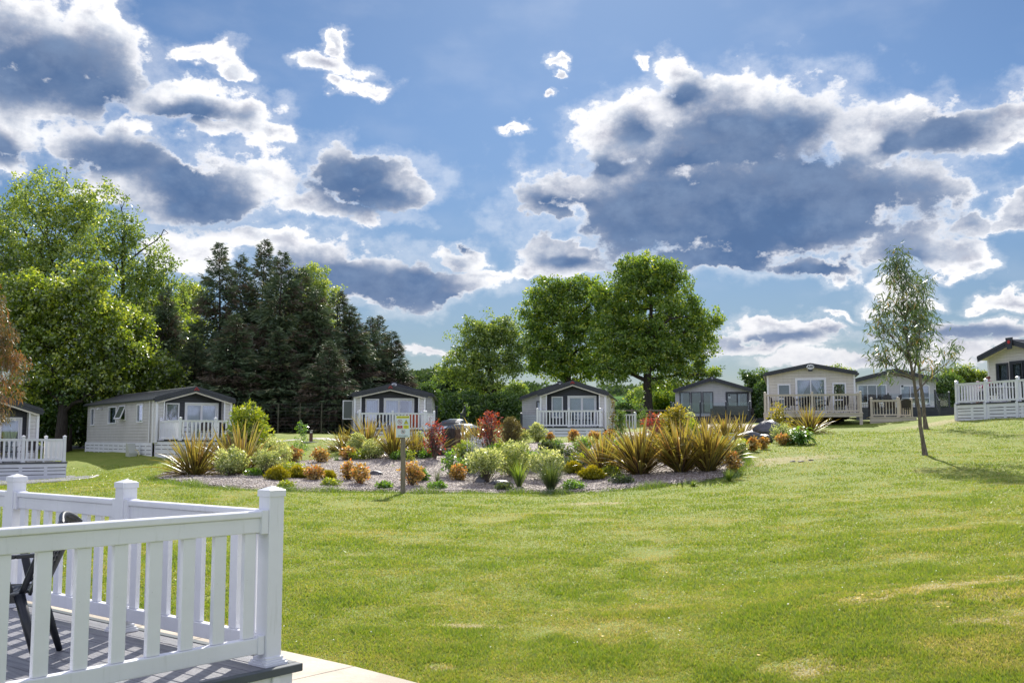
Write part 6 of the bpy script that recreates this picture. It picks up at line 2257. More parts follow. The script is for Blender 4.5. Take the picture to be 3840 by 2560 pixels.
# --- broadleaved trees at the left
b = gbase(215, 70)
tree('ash_tree', 'tall airy ash with sparse pale leaves, second from the left above the bright maple', b, pxcrown(70, b, [(180, 760, 150, 140), (90, 900, 150, 170), (290, 860, 130, 150), (330, 760, 80, 90), (150, 1010, 190, 130), (40, 780, 90, 100)]),
     LM['ash'], BARKD, 0.36, 520, 0.60, 38, 0.21, 11, hole=0.36, limbs=18, twig=0.035, droop=0.3, basev=0.55, limb_z=0.35)
b = gbase(425, 76)
tree('ash_tree', 'ash with dark branching and tilted crown reaching right towards the conifers', b, pxcrown(76, b, [(370, 780, 95, 110), (440, 850, 90, 90), (400, 900, 130, 120), (520, 960, 130, 120), (600, 1040, 110, 110), (480, 1100, 190, 130), (430, 1250, 190, 130), (660, 1130, 60, 80), (560, 1060, 120, 90), (300, 980, 80, 90)]),
     LM['ash'], BARKD, 0.38, 680, 0.60, 36, 0.20, 12, hole=0.38, limbs=20, twig=0.035, droop=0.2, basev=0.38, limb_z=0.3, group='ash trees at the left')
b = gbase(230, 60)
tree('maple_tree', 'bright yellow-green maple, the densest crown at the left of the photo', b, pxcrown(60, b, [(200, 1130, 170, 120), (330, 1060, 110, 90), (110, 1080, 110, 100), (340, 1200, 160, 120), (160, 1290, 200, 120), (420, 1330, 110, 110), (60, 1230, 110, 130), (300, 1430, 180, 90), (150, 1450, 140, 80)]),
     LM['maple'], BARKD, 0.36, 480, 0.72, 92, 0.21, 13, hole=0.2, limbs=12, twig=0.035, basev=0.52, limb_z=0.25, flat=0.6, cv=0.2)
b = gbase(-60, 64)
tree('maple_tree', 'yellow-green tree cut by the left edge of the photo, behind the rusty one', b, pxcrown(64, b, [(-60, 950, 150, 160), (-20, 1150, 150, 180), (-120, 1300, 180, 160)]),
     LM['maple'], BARKD, 0.34, 220, 0.72, 90, 0.21, 14, hole=0.25, limbs=9, basev=0.42)
b = gbase(520, 72)
tree('field_maple', 'mid-green tree between the bright maple and the first conifers', b, pxcrown(72, b, [(520, 1240, 120, 110), (590, 1180, 90, 90), (580, 1340, 110, 110), (470, 1400, 110, 110), (650, 1280, 70, 110), (540, 1500, 130, 70)]),
     LM['maple'], BARKD, 0.25, 260, 0.8, 170, 0.19, 15, limbs=9, basev=0.40, limb_z=0.2)
b = gbase(705, 92)
tree('sycamore', 'sunlit yellow tree seen through the gap left of the tallest conifers', b, pxcrown(92, b, [(700, 1120, 65, 70), (690, 1230, 80, 90), (720, 1350, 90, 110)]),
     LM['maple'], BARKD, 0.3, 130, 0.9, 150, 0.22, 16, limbs=8, basev=0.62)
b = gbase(1190, 92)
tree('ash_tree', 'ash rising behind the conifers, pale leaves above their tips', b, pxcrown(92, b, [(1180, 1050, 75, 60), (1240, 1100, 60, 60), (1150, 1110, 110, 70), (1190, 1210, 120, 110), (1130, 1040, 40, 50)]),
     LM['ash'], BARKD, 0.3, 230, 0.65, 60, 0.21, 17, hole=0.35, limbs=10, basev=0.62)
b = gbase(470, 63)
tree('maple_tree', 'yellow-green maple whose crown shows behind the roof of the tan-sided lodge', b, pxcrown(63, b, [(470, 1330, 110, 110), (540, 1400, 110, 90), (400, 1420, 110, 90), (480, 1220, 80, 70), (620, 1420, 70, 80)]),
     LM['maple'], BARKD, 0.25, 330, 0.7, 80, 0.20, 18, hole=0.2, limbs=10, basev=0.42, limb_z=0.2)
# understorey
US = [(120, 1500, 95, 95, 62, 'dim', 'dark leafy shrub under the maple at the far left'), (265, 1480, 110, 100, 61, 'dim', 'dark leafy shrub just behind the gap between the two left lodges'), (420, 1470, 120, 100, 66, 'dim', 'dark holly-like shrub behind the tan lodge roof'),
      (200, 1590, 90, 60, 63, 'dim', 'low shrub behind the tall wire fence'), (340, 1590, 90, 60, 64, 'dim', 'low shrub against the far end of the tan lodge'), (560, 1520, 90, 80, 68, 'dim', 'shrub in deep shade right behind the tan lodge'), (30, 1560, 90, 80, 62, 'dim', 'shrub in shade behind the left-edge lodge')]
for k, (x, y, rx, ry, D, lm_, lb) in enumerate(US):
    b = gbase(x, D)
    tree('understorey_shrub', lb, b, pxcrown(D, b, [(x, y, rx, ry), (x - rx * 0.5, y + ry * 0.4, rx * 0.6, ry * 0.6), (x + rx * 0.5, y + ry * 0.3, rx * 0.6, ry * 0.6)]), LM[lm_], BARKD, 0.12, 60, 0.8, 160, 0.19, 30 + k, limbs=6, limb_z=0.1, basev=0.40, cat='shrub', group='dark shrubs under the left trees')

# --- oaks in the middle
b = gbase(1852, 87)
tree('oak_tree', 'smaller grey-green oak with a leaning lower limb, left of the two big oaks', b, pxcrown(87, b, [(1860, 1230, 75, 75), (1780, 1270, 90, 80), (1740, 1370, 90, 80), (1850, 1360, 100, 90), (1920, 1330, 60, 90), (1690, 1410, 55, 40), (1800, 1450, 90, 50), (1890, 1250, 45, 60)]),
     LM['ash'], BARKD, 0.36, 420, 0.62, 62, 0.20, 21, hole=0.3, limbs=13, basev=0.36, twig=0.03, limb_z=0.26)
b = gbase(2135, 92)
tree('oak_tree', 'left one of the pair of tall oaks, rounded top and narrow crown', b, pxcrown(92, b, [(2060, 1120, 95, 85), (2160, 1090, 90, 70), (2010, 1190, 75, 90), (2120, 1220, 120, 100), (2050, 1330, 110, 90), (2150, 1370, 110, 80), (2230, 1190, 60, 110), (1980, 1290, 55, 60), (2235, 1110, 60, 60), (2240, 1330, 60, 90)]),
     LM['oak'], BARKD, 0.45, 640, 0.68, 92, 0.21, 22, hole=0.28, limbs=13, basev=0.50, limb_z=0.3)
b = gbase(2430, 88)
tree('oak_tree', 'largest oak, right one of the pair, with a broad domed crown and thick trunk', b, pxcrown(88, b, [(2270, 1110, 60, 60), (2350, 1040, 90, 70), (2480, 1030, 90, 80), (2420, 1030, 125, 90), (2330, 1110, 110, 90), (2520, 1080, 75, 100), (2310, 1230, 110, 100), (2440, 1200, 140, 120), (2570, 1200, 85, 100), (2620, 1230, 75, 70), (2650, 1185, 60, 34), (2700, 1215, 22, 18), (2590, 1330, 110, 90), (2400, 1300, 150, 110), (2450, 1320, 150, 80), (2300, 1370, 110, 70), (2640, 1400, 60, 50), (2540, 1430, 110, 45)]),
     LM['oak'], BARKD, 0.47, 1050, 0.68, 92, 0.21, 23, hole=0.30, limbs=18, basev=0.52, limb_z=0.24)
b = gbase(2500, 96)
tree('understorey_shrub', 'sunlit green growth behind the trunk of the largest oak', b, pxcrown(96, b, [(2500, 1500, 80, 50), (2420, 1530, 60, 40)]), LM['oak'], BARKD, 0.1, 70, 0.9, 150, 0.22, 24, limbs=5, basev=0.6, cat='shrub')


# --- conifers
def conifer_mesh(seed, Hh, wid, dead=0.25, nbr=95, spray=26, tip=1.0):
    rng = np.random.default_rng(seed)
    T, Lf, Dd = Acc(), Acc(), Acc()
    K = 10
    zz = np.linspace(-0.3, Hh, K)
    path = np.stack([0.12 * np.sin(zz * 0.3 + seed), 0.12 * np.cos(zz * 0.23 + seed), zz], 1)
    T.add(*qtube(path, 0.26 * (1 - zz.clip(0) / Hh * 0.96) * Hh / 18, 8))
    P, A_, S_, B_, dead_ = [], [], [], [], []
    for i in range(nbr * 2):
        u = (i + rng.random()) / (nbr * 2)
        z = Hh * (0.06 + 0.94 * u ** 0.92)
        rel = z / Hh
        Lb = wid * min(1.0, ((1 - rel) / 0.62)) ** 0.85 * (0.72 + 0.5 * rng.random()) + 0.10
        if rel < 0.22:
            Lb *= 0.72
        a = rng.random() * 2 * np.pi
        up = 0.95 * rel ** 1.5 - 0.20 + rng.normal() * 0.08
        e = np.array([np.cos(a) * Lb, np.sin(a) * Lb, z + Lb * up])
        s = np.array([np.interp(z, zz, path[:, 0]), np.interp(z, zz, path[:, 1]), z])
        m = (s + e + [0, 0, 0]) / 2 + np.array([0, 0, -0.10 * Lb])
        b = bez(s, m, e, 5)
        T.add(*qtube(b, 0.035 * (1.15 - rel) * (1 - 0.8 * np.linspace(0, 1, 5)) + 0.004, 3))
        n = int(spray * (0.35 + Lb / wid)) + 3
        t = rng.random(n) ** 0.75
        t = 0.12 + 0.88 * t
        pos = (1 - t)[:, None] ** 2 * s + (2 * t * (1 - t))[:, None] * m + (t ** 2)[:, None] * e
        dirb = unit((e - s)[None])[0]
        side = unit(np.cross(dirb, [0, 0, 1.0])[None])[0]
        sp = (0.12 + 0.36 * (1 - t) + 0.10) * Lb * rng.uniform(-1, 1, n) * 0.85
        pos = pos + side * sp[:, None] + np.array([0, 0, -1.0]) * (np.abs(sp) * 0.35)[:, None] + rng.normal(size=(n, 3)) * 0.05
        ax = unit(dirb * 0.8 + side * np.sign(sp)[:, None] * 0.6 + np.array([0, 0, -0.55]) * rng.uniform(0.1, 1.6, n)[:, None] + rng.normal(size=(n, 3)) * 0.2)
        isd = (rng.random() < dead * (1.25 - rel))
        P.append(pos)
        A_.append(ax)
        dead_.append(np.full(n, isd))
        S_.append((0.40 + 0.32 * rng.random(n)) * (1.0 - 0.62 * rel ** 2.5))
        B_.append(0.5 + 0.25 * (t - 0.5) + rng.normal() * 0.10 + rng.normal(size=n) * 0.14)
    P, A_, S_, B_, dead_ = map(np.concatenate, (P, A_, S_, B_, dead_))
    # each spray: three narrow tapering slivers fanned out
    for k in range(5):
        ref = unit(rng.normal(size=P.shape))
        ax = unit(A_ + 0.45 * (k > 0) * unit(rng.normal(size=P.shape)))
        b = unit(np.cross(ax, ref))
        s = (S_ * (1.0 if k == 0 else 0.65))[:, None]
        q0 = P + A_ * S_[:, None] * (0.0 if k == 0 else 0.18 * k)
        w = s * (0.17 if k == 0 else 0.20)
        V = np.stack([q0, q0 + ax * s * 0.4 + b * w * 0.5, q0 + ax * s, q0 + ax * s * 0.4 - b * w * 0.5], 1)
        for msk, acc in ((~dead_, Lf), (dead_, Dd)):
            if msk.any():
                v = V[msk].reshape(-1, 3)
                acc.add(v, np.arange(len(v)).reshape(-1, 4), np.repeat(np.clip(B_[msk], 0, 1), 4))
    return T, Lf, Dd


def mk_conifer(name, label, px, top, D, wpx, seed, group, dead=0.25, dz=0.0):
    b = gbase(px, D)
    Hh = EYE + ray(px, top)[1] * D - b[2]
    T, Lf, Dd = conifer_mesh(seed, Hh, wpx / F * D, dead)
    r = empty(name, b, label, 'conifer', group)
    V, Fq, _ = T.get()
    npobj('trunk', V, Fq, BARKD, r, smooth_=True)
    V, Fq, A = Lf.get()
    npobj('crown', V, Fq, LM['conifer'], r, {'v': A})
    if Dd.n:
        V, Fq, A = Dd.get()
        npobj('dead_foliage', V, Fq, LM['dead'], r, {'v': A})
    return r


CG = 'dark conifers behind the lawn'
proto = {}
CON = [('spruce_tree', 'spruce at the left end of the conifer group, its tip standing free of the others', 808, 912, 68, 120, 'a', 0.12), ('spruce_tree', 'slim spruce with a thin bare leader between the first and the tallest conifer', 893, 962, 71, 105, 'b', 0.3), ('spruce_tree', 'tallest spruce of the group with a sharp dark spire', 976, 903, 70, 120, 'a', 0.2),
       ('spruce_tree', 'brownish spruce just right of the tallest spire', 1046, 950, 66, 130, 'c', 0.5), ('spruce_tree', 'spruce with ragged brown side branches in the middle of the conifer group', 1122, 1010, 67, 125, 'b', 0.4), ('spruce_tree', 'spruce in front of the ash on the right half of the group', 1180, 1090, 66, 115, 'c', 0.4),
       ('spruce_tree', 'grey-brown spruce sloping down to the right of the group', 1262, 1095, 69, 110, 'a', 0.4), ('spruce_tree', 'shorter spruce before the gap to the last small conifers', 1312, 1150, 68, 100, 'b', 0.3), ('spruce_tree', 'left one of the two small end conifers above the charcoal lodge', 1386, 1192, 71, 85, 'c', 0.2),
       ('spruce_tree', 'small twin-topped conifer near the right end of the row', 1417, 1185, 74, 80, 'a', 0.2), ('spruce_tree', 'last small conifer at the right end of the row, open and drooping', 1468, 1245, 72, 85, 'b', 0.2), ('spruce_tree', 'thin dark conifer growing through the broadleaved trees at the left', 605, 1080, 70, 95, 'c', 0.15),
       ('spruce_tree', 'broad low-branched conifer behind the right end of the tan lodge', 720, 1270, 65, 110, 'a', 0.3), ('spruce_tree', 'dark conifer filling the foot of the group above the bollard light', 870, 1180, 62, 115, 'b', 0.3), ('spruce_tree', 'dark conifer at the foot of the group left of the warning sign', 1230, 1280, 62, 100, 'c', 0.4), ('spruce_tree', 'dark conifer standing low in the middle of the group', 1040, 1240, 63, 115, 'a', 0.35)]
for i, (nm, lb, px, top, D, w_, k, dd_) in enumerate(CON):
    b = gbase(px, D)
    Hh = EYE + ray(px, top)[1] * D - b[2]
    if k not in proto:
        proto[k] = (mk_conifer(nm, lb, px, top, D, w_, 50 + i, CG, max(dd_, 0.25)), Hh, w_ / F * D)
    else:
        src, H0, W0 = proto[k]
        s_ = Hh / H0
        sw = (w_ / F * D) / W0
        copy_tree(src, b, i * 1.7, (sw, sw, s_), label=lb)

# --- hedges and shrubs behind
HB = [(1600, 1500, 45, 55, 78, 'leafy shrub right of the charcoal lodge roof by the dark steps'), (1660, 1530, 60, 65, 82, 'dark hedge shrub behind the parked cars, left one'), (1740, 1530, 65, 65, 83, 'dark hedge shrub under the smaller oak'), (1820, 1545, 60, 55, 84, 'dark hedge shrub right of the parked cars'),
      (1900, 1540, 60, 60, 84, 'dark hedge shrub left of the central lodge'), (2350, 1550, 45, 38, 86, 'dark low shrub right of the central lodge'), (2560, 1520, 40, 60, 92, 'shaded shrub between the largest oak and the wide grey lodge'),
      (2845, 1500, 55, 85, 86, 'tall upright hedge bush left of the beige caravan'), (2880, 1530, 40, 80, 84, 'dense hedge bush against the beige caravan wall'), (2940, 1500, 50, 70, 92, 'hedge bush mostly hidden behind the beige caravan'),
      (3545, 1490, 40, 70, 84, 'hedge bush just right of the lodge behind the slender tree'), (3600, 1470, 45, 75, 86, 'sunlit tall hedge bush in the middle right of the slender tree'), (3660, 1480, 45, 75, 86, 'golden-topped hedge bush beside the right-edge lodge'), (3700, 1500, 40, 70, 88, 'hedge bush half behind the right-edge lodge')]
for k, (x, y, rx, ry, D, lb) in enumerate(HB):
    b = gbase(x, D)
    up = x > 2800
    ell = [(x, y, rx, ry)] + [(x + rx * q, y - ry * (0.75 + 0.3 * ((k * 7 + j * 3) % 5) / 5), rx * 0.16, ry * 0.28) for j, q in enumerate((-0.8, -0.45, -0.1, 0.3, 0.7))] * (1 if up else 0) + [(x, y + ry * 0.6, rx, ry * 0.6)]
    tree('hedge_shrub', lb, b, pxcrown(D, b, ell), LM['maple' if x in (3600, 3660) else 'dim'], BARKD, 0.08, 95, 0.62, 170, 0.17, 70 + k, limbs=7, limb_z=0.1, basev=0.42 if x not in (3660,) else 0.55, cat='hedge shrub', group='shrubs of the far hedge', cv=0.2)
b = gbase(3140, 98)
tree('bare_young_tree', 'thin twiggy tree top showing above the roof of the beige caravan', b, pxcrown(98, b, [(3140, 1400, 60, 26), (3100, 1395, 26, 16), (3180, 1400, 26, 18)]), LM['ash'], BARKG, 0.12, 90, 0.5, 26, 0.18, 95, limbs=8, cat='tree', basev=0.5)

# far wooded hills and single far trees
def far_wood(label, x0, x1, ytop, ybot, D, n, seed, lm_='blueleaf'):
    rng = np.random.default_rng(seed)
    C, Rr = [], []
    for i in range(n):
        x = x0 + (x1 - x0) * (i + rng.random()) / n
        k = D / F
        y = ytop + rng.uniform(0, 0.35) * (ybot - ytop)
        p = W(x, y, D * rng.uniform(0.96, 1.06))
        hgt = 9 + 5 * rng.random()
        for q in range(4):
            C.append((p.x + rng.normal() * 3, p.y + rng.normal() * 3, p.z - 2.5 - q * 2.6))
            Rr.append((4.2, 4.2, 3.2))
    C, Rr = np.array(C), np.array(Rr)
    V, Fq, A = leaves(C, Rr, 260, 1.1, 0.7, rng, 0.5, 0.1, 0.6, 0.18, 0.15, 0.45)
    o = npobj('woodland', V, Fq, LM[lm_], None, {'v': A})
    tag(o, label, 'woodland', None, 'stuff')


far_wood('distant bluish wood on the hill behind the smaller oak and the conifers', 1480, 1780, 1385, 1500, 300, 34, 1)
far_wood('distant wood glimpsed between the smaller oak and the tall pair', 1780, 2060, 1445, 1510, 320, 24, 2)
far_wood('distant wood under the branches of the largest oak', 2290, 2620, 1445, 1500, 330, 28, 3)
far_wood('line of far trees behind the left shrubs and conifers', 540, 1500, 1520, 1600, 240, 60, 4)
b = tuple(W(2405, 1510, 200))
tree('field_tree', 'rounded pale field tree seen between the central lodge and the largest oak', (b[0], b[1], h1(b[0], b[1])), pxcrown(200, (b[0], b[1], h1(b[0], b[1])), [(2403, 1487, 36, 26), (2380, 1497, 22, 16), (2428, 1495, 20, 16)]), LM['ash'], BARKD, 0.3, 90, 1.2, 150, 0.35, 97, limbs=6)
b = tuple(W(1935, 1510, 170))
tree('field_tree', 'rounded pale field tree left of the central lodge roof', (b[0], b[1], h1(b[0], b[1])), pxcrown(170, (b[0], b[1], h1(b[0], b[1])), [(1938, 1480, 32, 34)]), LM['ash'], BARKD, 0.3, 60, 1.2, 150, 0.35, 98, limbs=6)

# --- slender gum trees on the right lawn
def gum(label, base, path, crown, nclump, seed, lm_, r0, nl=40, ls=0.17, fork=None, group='slender gum trees', droop=1.3, cat='tree', clr=0.28):
    rng = np.random.default_rng(seed)
    r = empty('gum_tree', base, label, cat, group)
    b0 = np.array(base)
    T = Acc()
    path = np.array(path) - b0
    zz = path[:, 2]
    ps = np.stack([np.interp(np.linspace(zz[0], zz[-1], 14), zz, path[:, j]) for j in range(3)], 1)
    ps += rng.normal(size=ps.shape) * 0.02 * np.array([1, 1, 0])
    rad = np.interp(np.linspace(0, 1, 14), [0, 0.04, 0.4, 1], [r0 * 1.5, r0, r0 * 0.7, r0 * 0.12])
    T.add(*qtube(ps, rad, 9))
    ND, NR = [ps[5:]], [rad[5:]]
    for f in (fork or []):
        f = np.array(f) - b0
        q = bez(f[0], f[1], f[2], 9)
        rr = r0 * 0.45 * (1 - 0.85 * np.linspace(0, 1, 9))
        T.add(*qtube(q, rr, 6))
        ND.append(q[2:])
        NR.append(rr[2:])
    ND, NR = np.concatenate(ND), np.concatenate(NR)
    vol = np.array([c[3] * c[5] for c in crown])
    vol = vol / vol.sum()
    C = np.concatenate([ellsample(rng, max(2, int(nclump * v)), c[:3], c[3:], 0.5) for c, v in zip(crown, vol)])
    for c in C:
        dd = np.linalg.norm(ND - c, axis=1) + np.maximum(ND[:, 2] - c[2] + 0.3, 0) * 1.5
        j = int(np.argmin(dd))
        q = bez(ND[j], (ND[j] + c) / 2 + np.array([0, 0, 0.12 * dd[j]]), c, 5)
        rr0 = min(NR[j] * 0.6, 0.018)
        T.add(*qtube(q, rr0 * (1 - 0.8 * np.linspace(0, 1, 5)) + 0.002, 3))
        if rng.random() < 0.5:
            ND = np.concatenate([ND, q[2:4]])
            NR = np.concatenate([NR, [rr0 * .7, rr0 * .5]])
    V, Fq, _ = T.get()
    npobj('trunk', V, Fq, BARKG, r, smooth_=True)
    Rr = np.full((len(C), 3), clr) * rng.uniform(0.6, 1.3, (len(C), 1))
    V, Fq, A = leaves(C, Rr, nl, ls, 0.17, rng, 0.25, droop, 0.2, 0.2, 0.18, 0.45)
    npobj('crown', V, Fq, lm_, r, {'v': A})
    return r


g_ = G(3471, 1706)
Dg = g_.y
b = tuple(g_)
pa = [tuple(W(x, y, Dg)) for x, y in ((3471, 1712), (3468, 1690), (3455, 1620), (3444, 1540), (3438, 1465), (3428, 1400), (3405, 1330), (3395, 1220), (3385, 1080), (3368, 975))]
fk = [[tuple(W(x, y, Dg + dy)) for x, y, dy in t] for t in ([(3440, 1465, 0), (3490, 1410, .1), (3580, 1335, .3)], [(3432, 1420, 0), (3370, 1380, -.2), (3290, 1345, -.3)], [(3428, 1400, 0), (3460, 1200, .3), (3470, 1020, .4)], [(3420, 1370, 0), (3350, 1260, -.2), (3270, 1180, -.4)])]
gum('slender gum tree standing alone on the right lawn, the nearer of the two stems', b, pa, pxcrown(Dg, b, [(3366, 955, 34, 40), (3372, 975, 55, 50), (3375, 1040, 80, 65), (3370, 1010, 60, 60), (3440, 1090, 75, 85), (3380, 1160, 110, 90), (3450, 1220, 80, 90), (3330, 1240, 80, 90), (3400, 1310, 110, 70), (3300, 1345, 65, 45), (3290, 1160, 40, 50), (3560, 1310, 55, 34), (3590, 1350, 30, 24), (3530, 1360, 30, 28), (3330, 1400, 50, 24), (3490, 1400, 40, 22)]), 300, 5, LM['euc'], 0.062, 12, 0.21, fk, droop=0.75)
g_ = G(3473, 1609)
Dg = g_.y
b = tuple(g_)
pa = [tuple(W(x, y, Dg)) for x, y in ((3473, 1612), (3471, 1590), (3461, 1500), (3455, 1450), (3445, 1370), (3430, 1260), (3440, 1130), (3450, 1040))]
gum('second slender gum stem behind the first, its crown mingling with it', b, pa, pxcrown(Dg, b, [(3450, 1060, 45, 60), (3440, 1180, 60, 80), (3420, 1290, 70, 70), (3510, 1390, 40, 22)]), 80, 6, LM['euc'], 0.085, 16, 0.22, None, clr=0.45, droop=0.75)
b = (W(-95, 1600, 34).x, 34.0, h1(W(-95, 1600, 34).x, 34.0))
pa = [(b[0], b[1], b[2]), (b[0] + 0.1, b[1], b[2] + 2), (b[0] - 0.1, b[1], b[2] + 4.2), (b[0], b[1], b[2] + 6.2)]
gum('rusty-brown drooping gum tree entering from the left edge over the roof', b, pa, pxcrown(34, b, [(-20, 1150, 45, 90), (10, 1260, 60, 70), (35, 1360, 68, 55), (50, 1330, 45, 30), (0, 1450, 55, 50), (10, 1540, 42, 35), (-60, 1300, 80, 180), (60, 1490, 22, 22)]), 210, 7, LM['euc_brown'], 0.08, 42, 0.15, None, droop=1.0)


# ------------------------------------------------------------------ garden plants
PG = {}


def phormium(label, px, pyb, hpx, wpx, seed, nbl=120, D=None):
    g = G(px, pyb) if D is None else Vector((W(px, pyb, D).x, D, h1(W(px, pyb, D).x, D)))
    k = g.y / F
    Hh, Rw = hpx * k * 1.22, wpx * k * 1.35
    rng = np.random.default_rng(seed)
    nbl = int(nbl * 1.25)
    S = 8
    th = rng.uniform(0, 2 * np.pi, nbl)
    lean = rng.beta(1.25, 1.15, nbl)                       # 0 upright .. 1 splayed
    L = Hh * rng.uniform(0.62, 1.12, nbl)
    arch = rng.uniform(0.05, 0.75, nbl) ** 1.5 * (0.35 + lean)
    wdt = Hh * rng.uniform(0.030, 0.048, nbl)
    V = np.zeros((nbl, S + 1, 3, 3))
    Ev = np.zeros((nbl, S + 1, 3))
    Tv = np.zeros((nbl, S + 1, 3))
    dirh = np.stack([np.cos(th), np.sin(th), 0 * th], 1)
    side = np.stack([-np.sin(th), np.cos(th), 0 * th], 1)
    tw = rng.uniform(-0.9, 0.9, nbl)
    pos = dirh * (0.10 * Rw * rng.random(nbl))[:, None] + np.stack([0 * th, 0 * th, 0 * th - 0.04], 1)
    ang = 0.04 + lean * 1.18 * min(1.25, 0.35 + Rw / Hh * 0.85)
    for s in range(S + 1):
        t = s / S
        a = ang + arch * t * t * 1.3
        if s:
            pos = pos + (dirh * np.sin(a)[:, None] + np.array([0, 0, 1.0]) * np.cos(a)[:, None]) * (L / S)[:, None]
        w = wdt * np.interp(t, [0, 0.15, 0.55, 0.85, 1.0], [0.55, 0.75, 1.0, 0.6, 0.03])
        nrm = dirh * (-np.cos(a))[:, None] + np.array([0, 0, 1.0]) * np.sin(a)[:, None]
        sd_ = side * np.cos(tw * t)[:, None] + nrm * np.sin(tw * t)[:, None]
        fold = 0.28 * (1 - t * 0.6)
        V[:, s, 0] = pos - sd_ * (w / 2)[:, None] + nrm * (w * fold)[:, None]
        V[:, s, 1] = pos
        V[:, s, 2] = pos + sd_ * (w / 2)[:, None] + nrm * (w * fold)[:, None]
        Ev[:, s, 0] = Ev[:, s, 2] = 1
        Tv[:, s] = t
    idx = np.arange(nbl * (S + 1) * 3).reshape(nbl, S + 1, 3)
    Fq = np.concatenate([np.stack([idx[:, :-1, j], idx[:, :-1, j + 1], idx[:, 1:, j + 1], idx[:, 1:, j]], -1).reshape(-1, 4) for j in (0, 1)])
    A = np.repeat(np.clip(0.5 + rng.normal(size=nbl) * 0.25, 0, 1), (S + 1) * 3)
    o = npobj('flax_clump', V.reshape(-1, 3), Fq, FLAX, None, {'v': A, 'e': Ev.ravel(), 't': Tv.ravel()})
    o.location = g
    return tag(o, label, 'flax plant', 'bronze flax clumps in the gravel bed')


PH = [(730, 1787, 145, 120, 'leftmost bronze flax clump, big and bushy', 170), (905, 1782, 165, 120, 'bronze flax clump between the two left round shrubs', 120), (850, 1755, 150, 110, 'bronze flax clump behind the left pair, partly under the tall laurel', 90),
      (1475, 1718, 125, 80, 'bronze flax clump directly left of the warning post', 120), (1380, 1690, 110, 85, 'bronze flax clump behind the two round shrubs left of the sign', 120), (1290, 1697, 85, 60, 'low bronze flax at the left end of the row before the sign', 80), (1555, 1712, 100, 65, 'small bronze flax just right of the warning post', 80),
      (1630, 1706, 95, 85, 'bronze flax clump behind the left red shrub', 110), (1800, 1672, 95, 75, 'bronze flax in front of the silver car', 90), (1905, 1670, 85, 60, 'bronze flax hidden behind the right red shrub', 70), (1740, 1660, 70, 50, 'small bronze flax behind the stump', 60),
      (2400, 1784, 178, 100, 'large bronze flax, left one of the big right-hand trio', 190), (2555, 1775, 170, 95, 'large bronze flax in the middle of the big right-hand trio', 180), (2655, 1772, 165, 84, 'large bronze flax, right one of the big trio with blades over the lawn', 180), (2260, 1770, 140, 85, 'medium bronze flax leaning left of the big trio', 110),
      (2645, 1660, 95, 75, 'bronze flax in the rear row, left one below the dark deck', 90), (2722, 1668, 105, 70, 'bronze flax in the rear row, middle one', 90), (2780, 1650, 85, 60, 'bronze flax in the rear row nearest the pale forecourt', 80), (3035, 1622, 95, 95, 'bronze flax in front of the beige caravan', 110), (2590, 1650, 80, 60, 'rear bronze flax left end of the back row', 70)]
for k, (px, pyb, hh, ww, lb, nb) in enumerate(PH):
    phormium(lb, px, pyb, hh, ww, 200 + k, nb)


def shrub(name, label, px, pyb, ptop, wpx, kind, seed, lsize=0.06, asp=0.55, dens=1.0, stem=0.12, cat='shrub', group=None, shape='ball', upright=0.0, D=None, basev=0.5, loose=0.0, outward=0.5, bark=None):
    g = G(px, pyb) if D is None else Vector((W(px, pyb, D).x, D, h1(W(px, pyb, D).x, D)))
    k = g.y / F
    Ht, Rw = max(0.15, (pyb - ptop) * k * 1.04), wpx * k * (1.16 if wpx > 15 else 1.0)
    rng = np.random.default_rng(seed)
    lsize = lsize * 1.3
    r = empty(name, g, label, cat, group)
    z0 = Ht * stem
    rz = (Ht - z0) / 2
    nC = int(70 * dens)
    C = ellsample(rng, nC, (0, 0, z0 + rz), (Rw * 0.88, Rw * 0.82, rz * 0.88), 0.20)
    if shape == 'dome':
        C[:, 2] = np.abs(C[:, 2] - z0) + z0 * 0.5
    if shape == 'cone':
        C[:, :2] *= (1.15 - 0.75 * ((C[:, 2] - z0) / (2 * rz)))[:, None]
    if shape == 'flat':
        C[:, 2] = z0 + (C[:, 2] - z0) * 0.9
    if loose:
        C += rng.normal(size=C.shape) * np.array([Rw, Rw, rz]) * loose
        C[:, 2] = np.maximum(C[:, 2], 0.05)
    cr = max(Rw, rz) * 0.24
    T = Acc()
    for i in range(0, nC, 2 if dens > 0.4 else 1):
        s = np.array([rng.normal() * 0.06 * Rw, rng.normal() * 0.06 * Rw, -0.02])
        m_ = C[i] * np.array([0.3, 0.3, 0.5]) + rng.normal(size=3) * 0.03 * Ht
        T.add(*qtube(bez(s, m_, C[i], 5), np.linspace(0.014, 0.004, 5) * (Ht + 0.4), 3))
    V, Fq, _ = T.get()
    npobj('stems', V, Fq, bark or BARKG, r)
    nl = int(np.clip(1.5 * (4 * 3.14 * Rw * rz) / (nC * lsize * lsize * asp * 0.5) * (0.42 if loose >= 0.08 else 1.0), 10, 420))
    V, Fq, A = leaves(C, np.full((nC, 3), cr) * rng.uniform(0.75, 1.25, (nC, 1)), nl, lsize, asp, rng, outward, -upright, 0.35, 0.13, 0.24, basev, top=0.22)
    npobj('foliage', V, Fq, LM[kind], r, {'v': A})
    return r


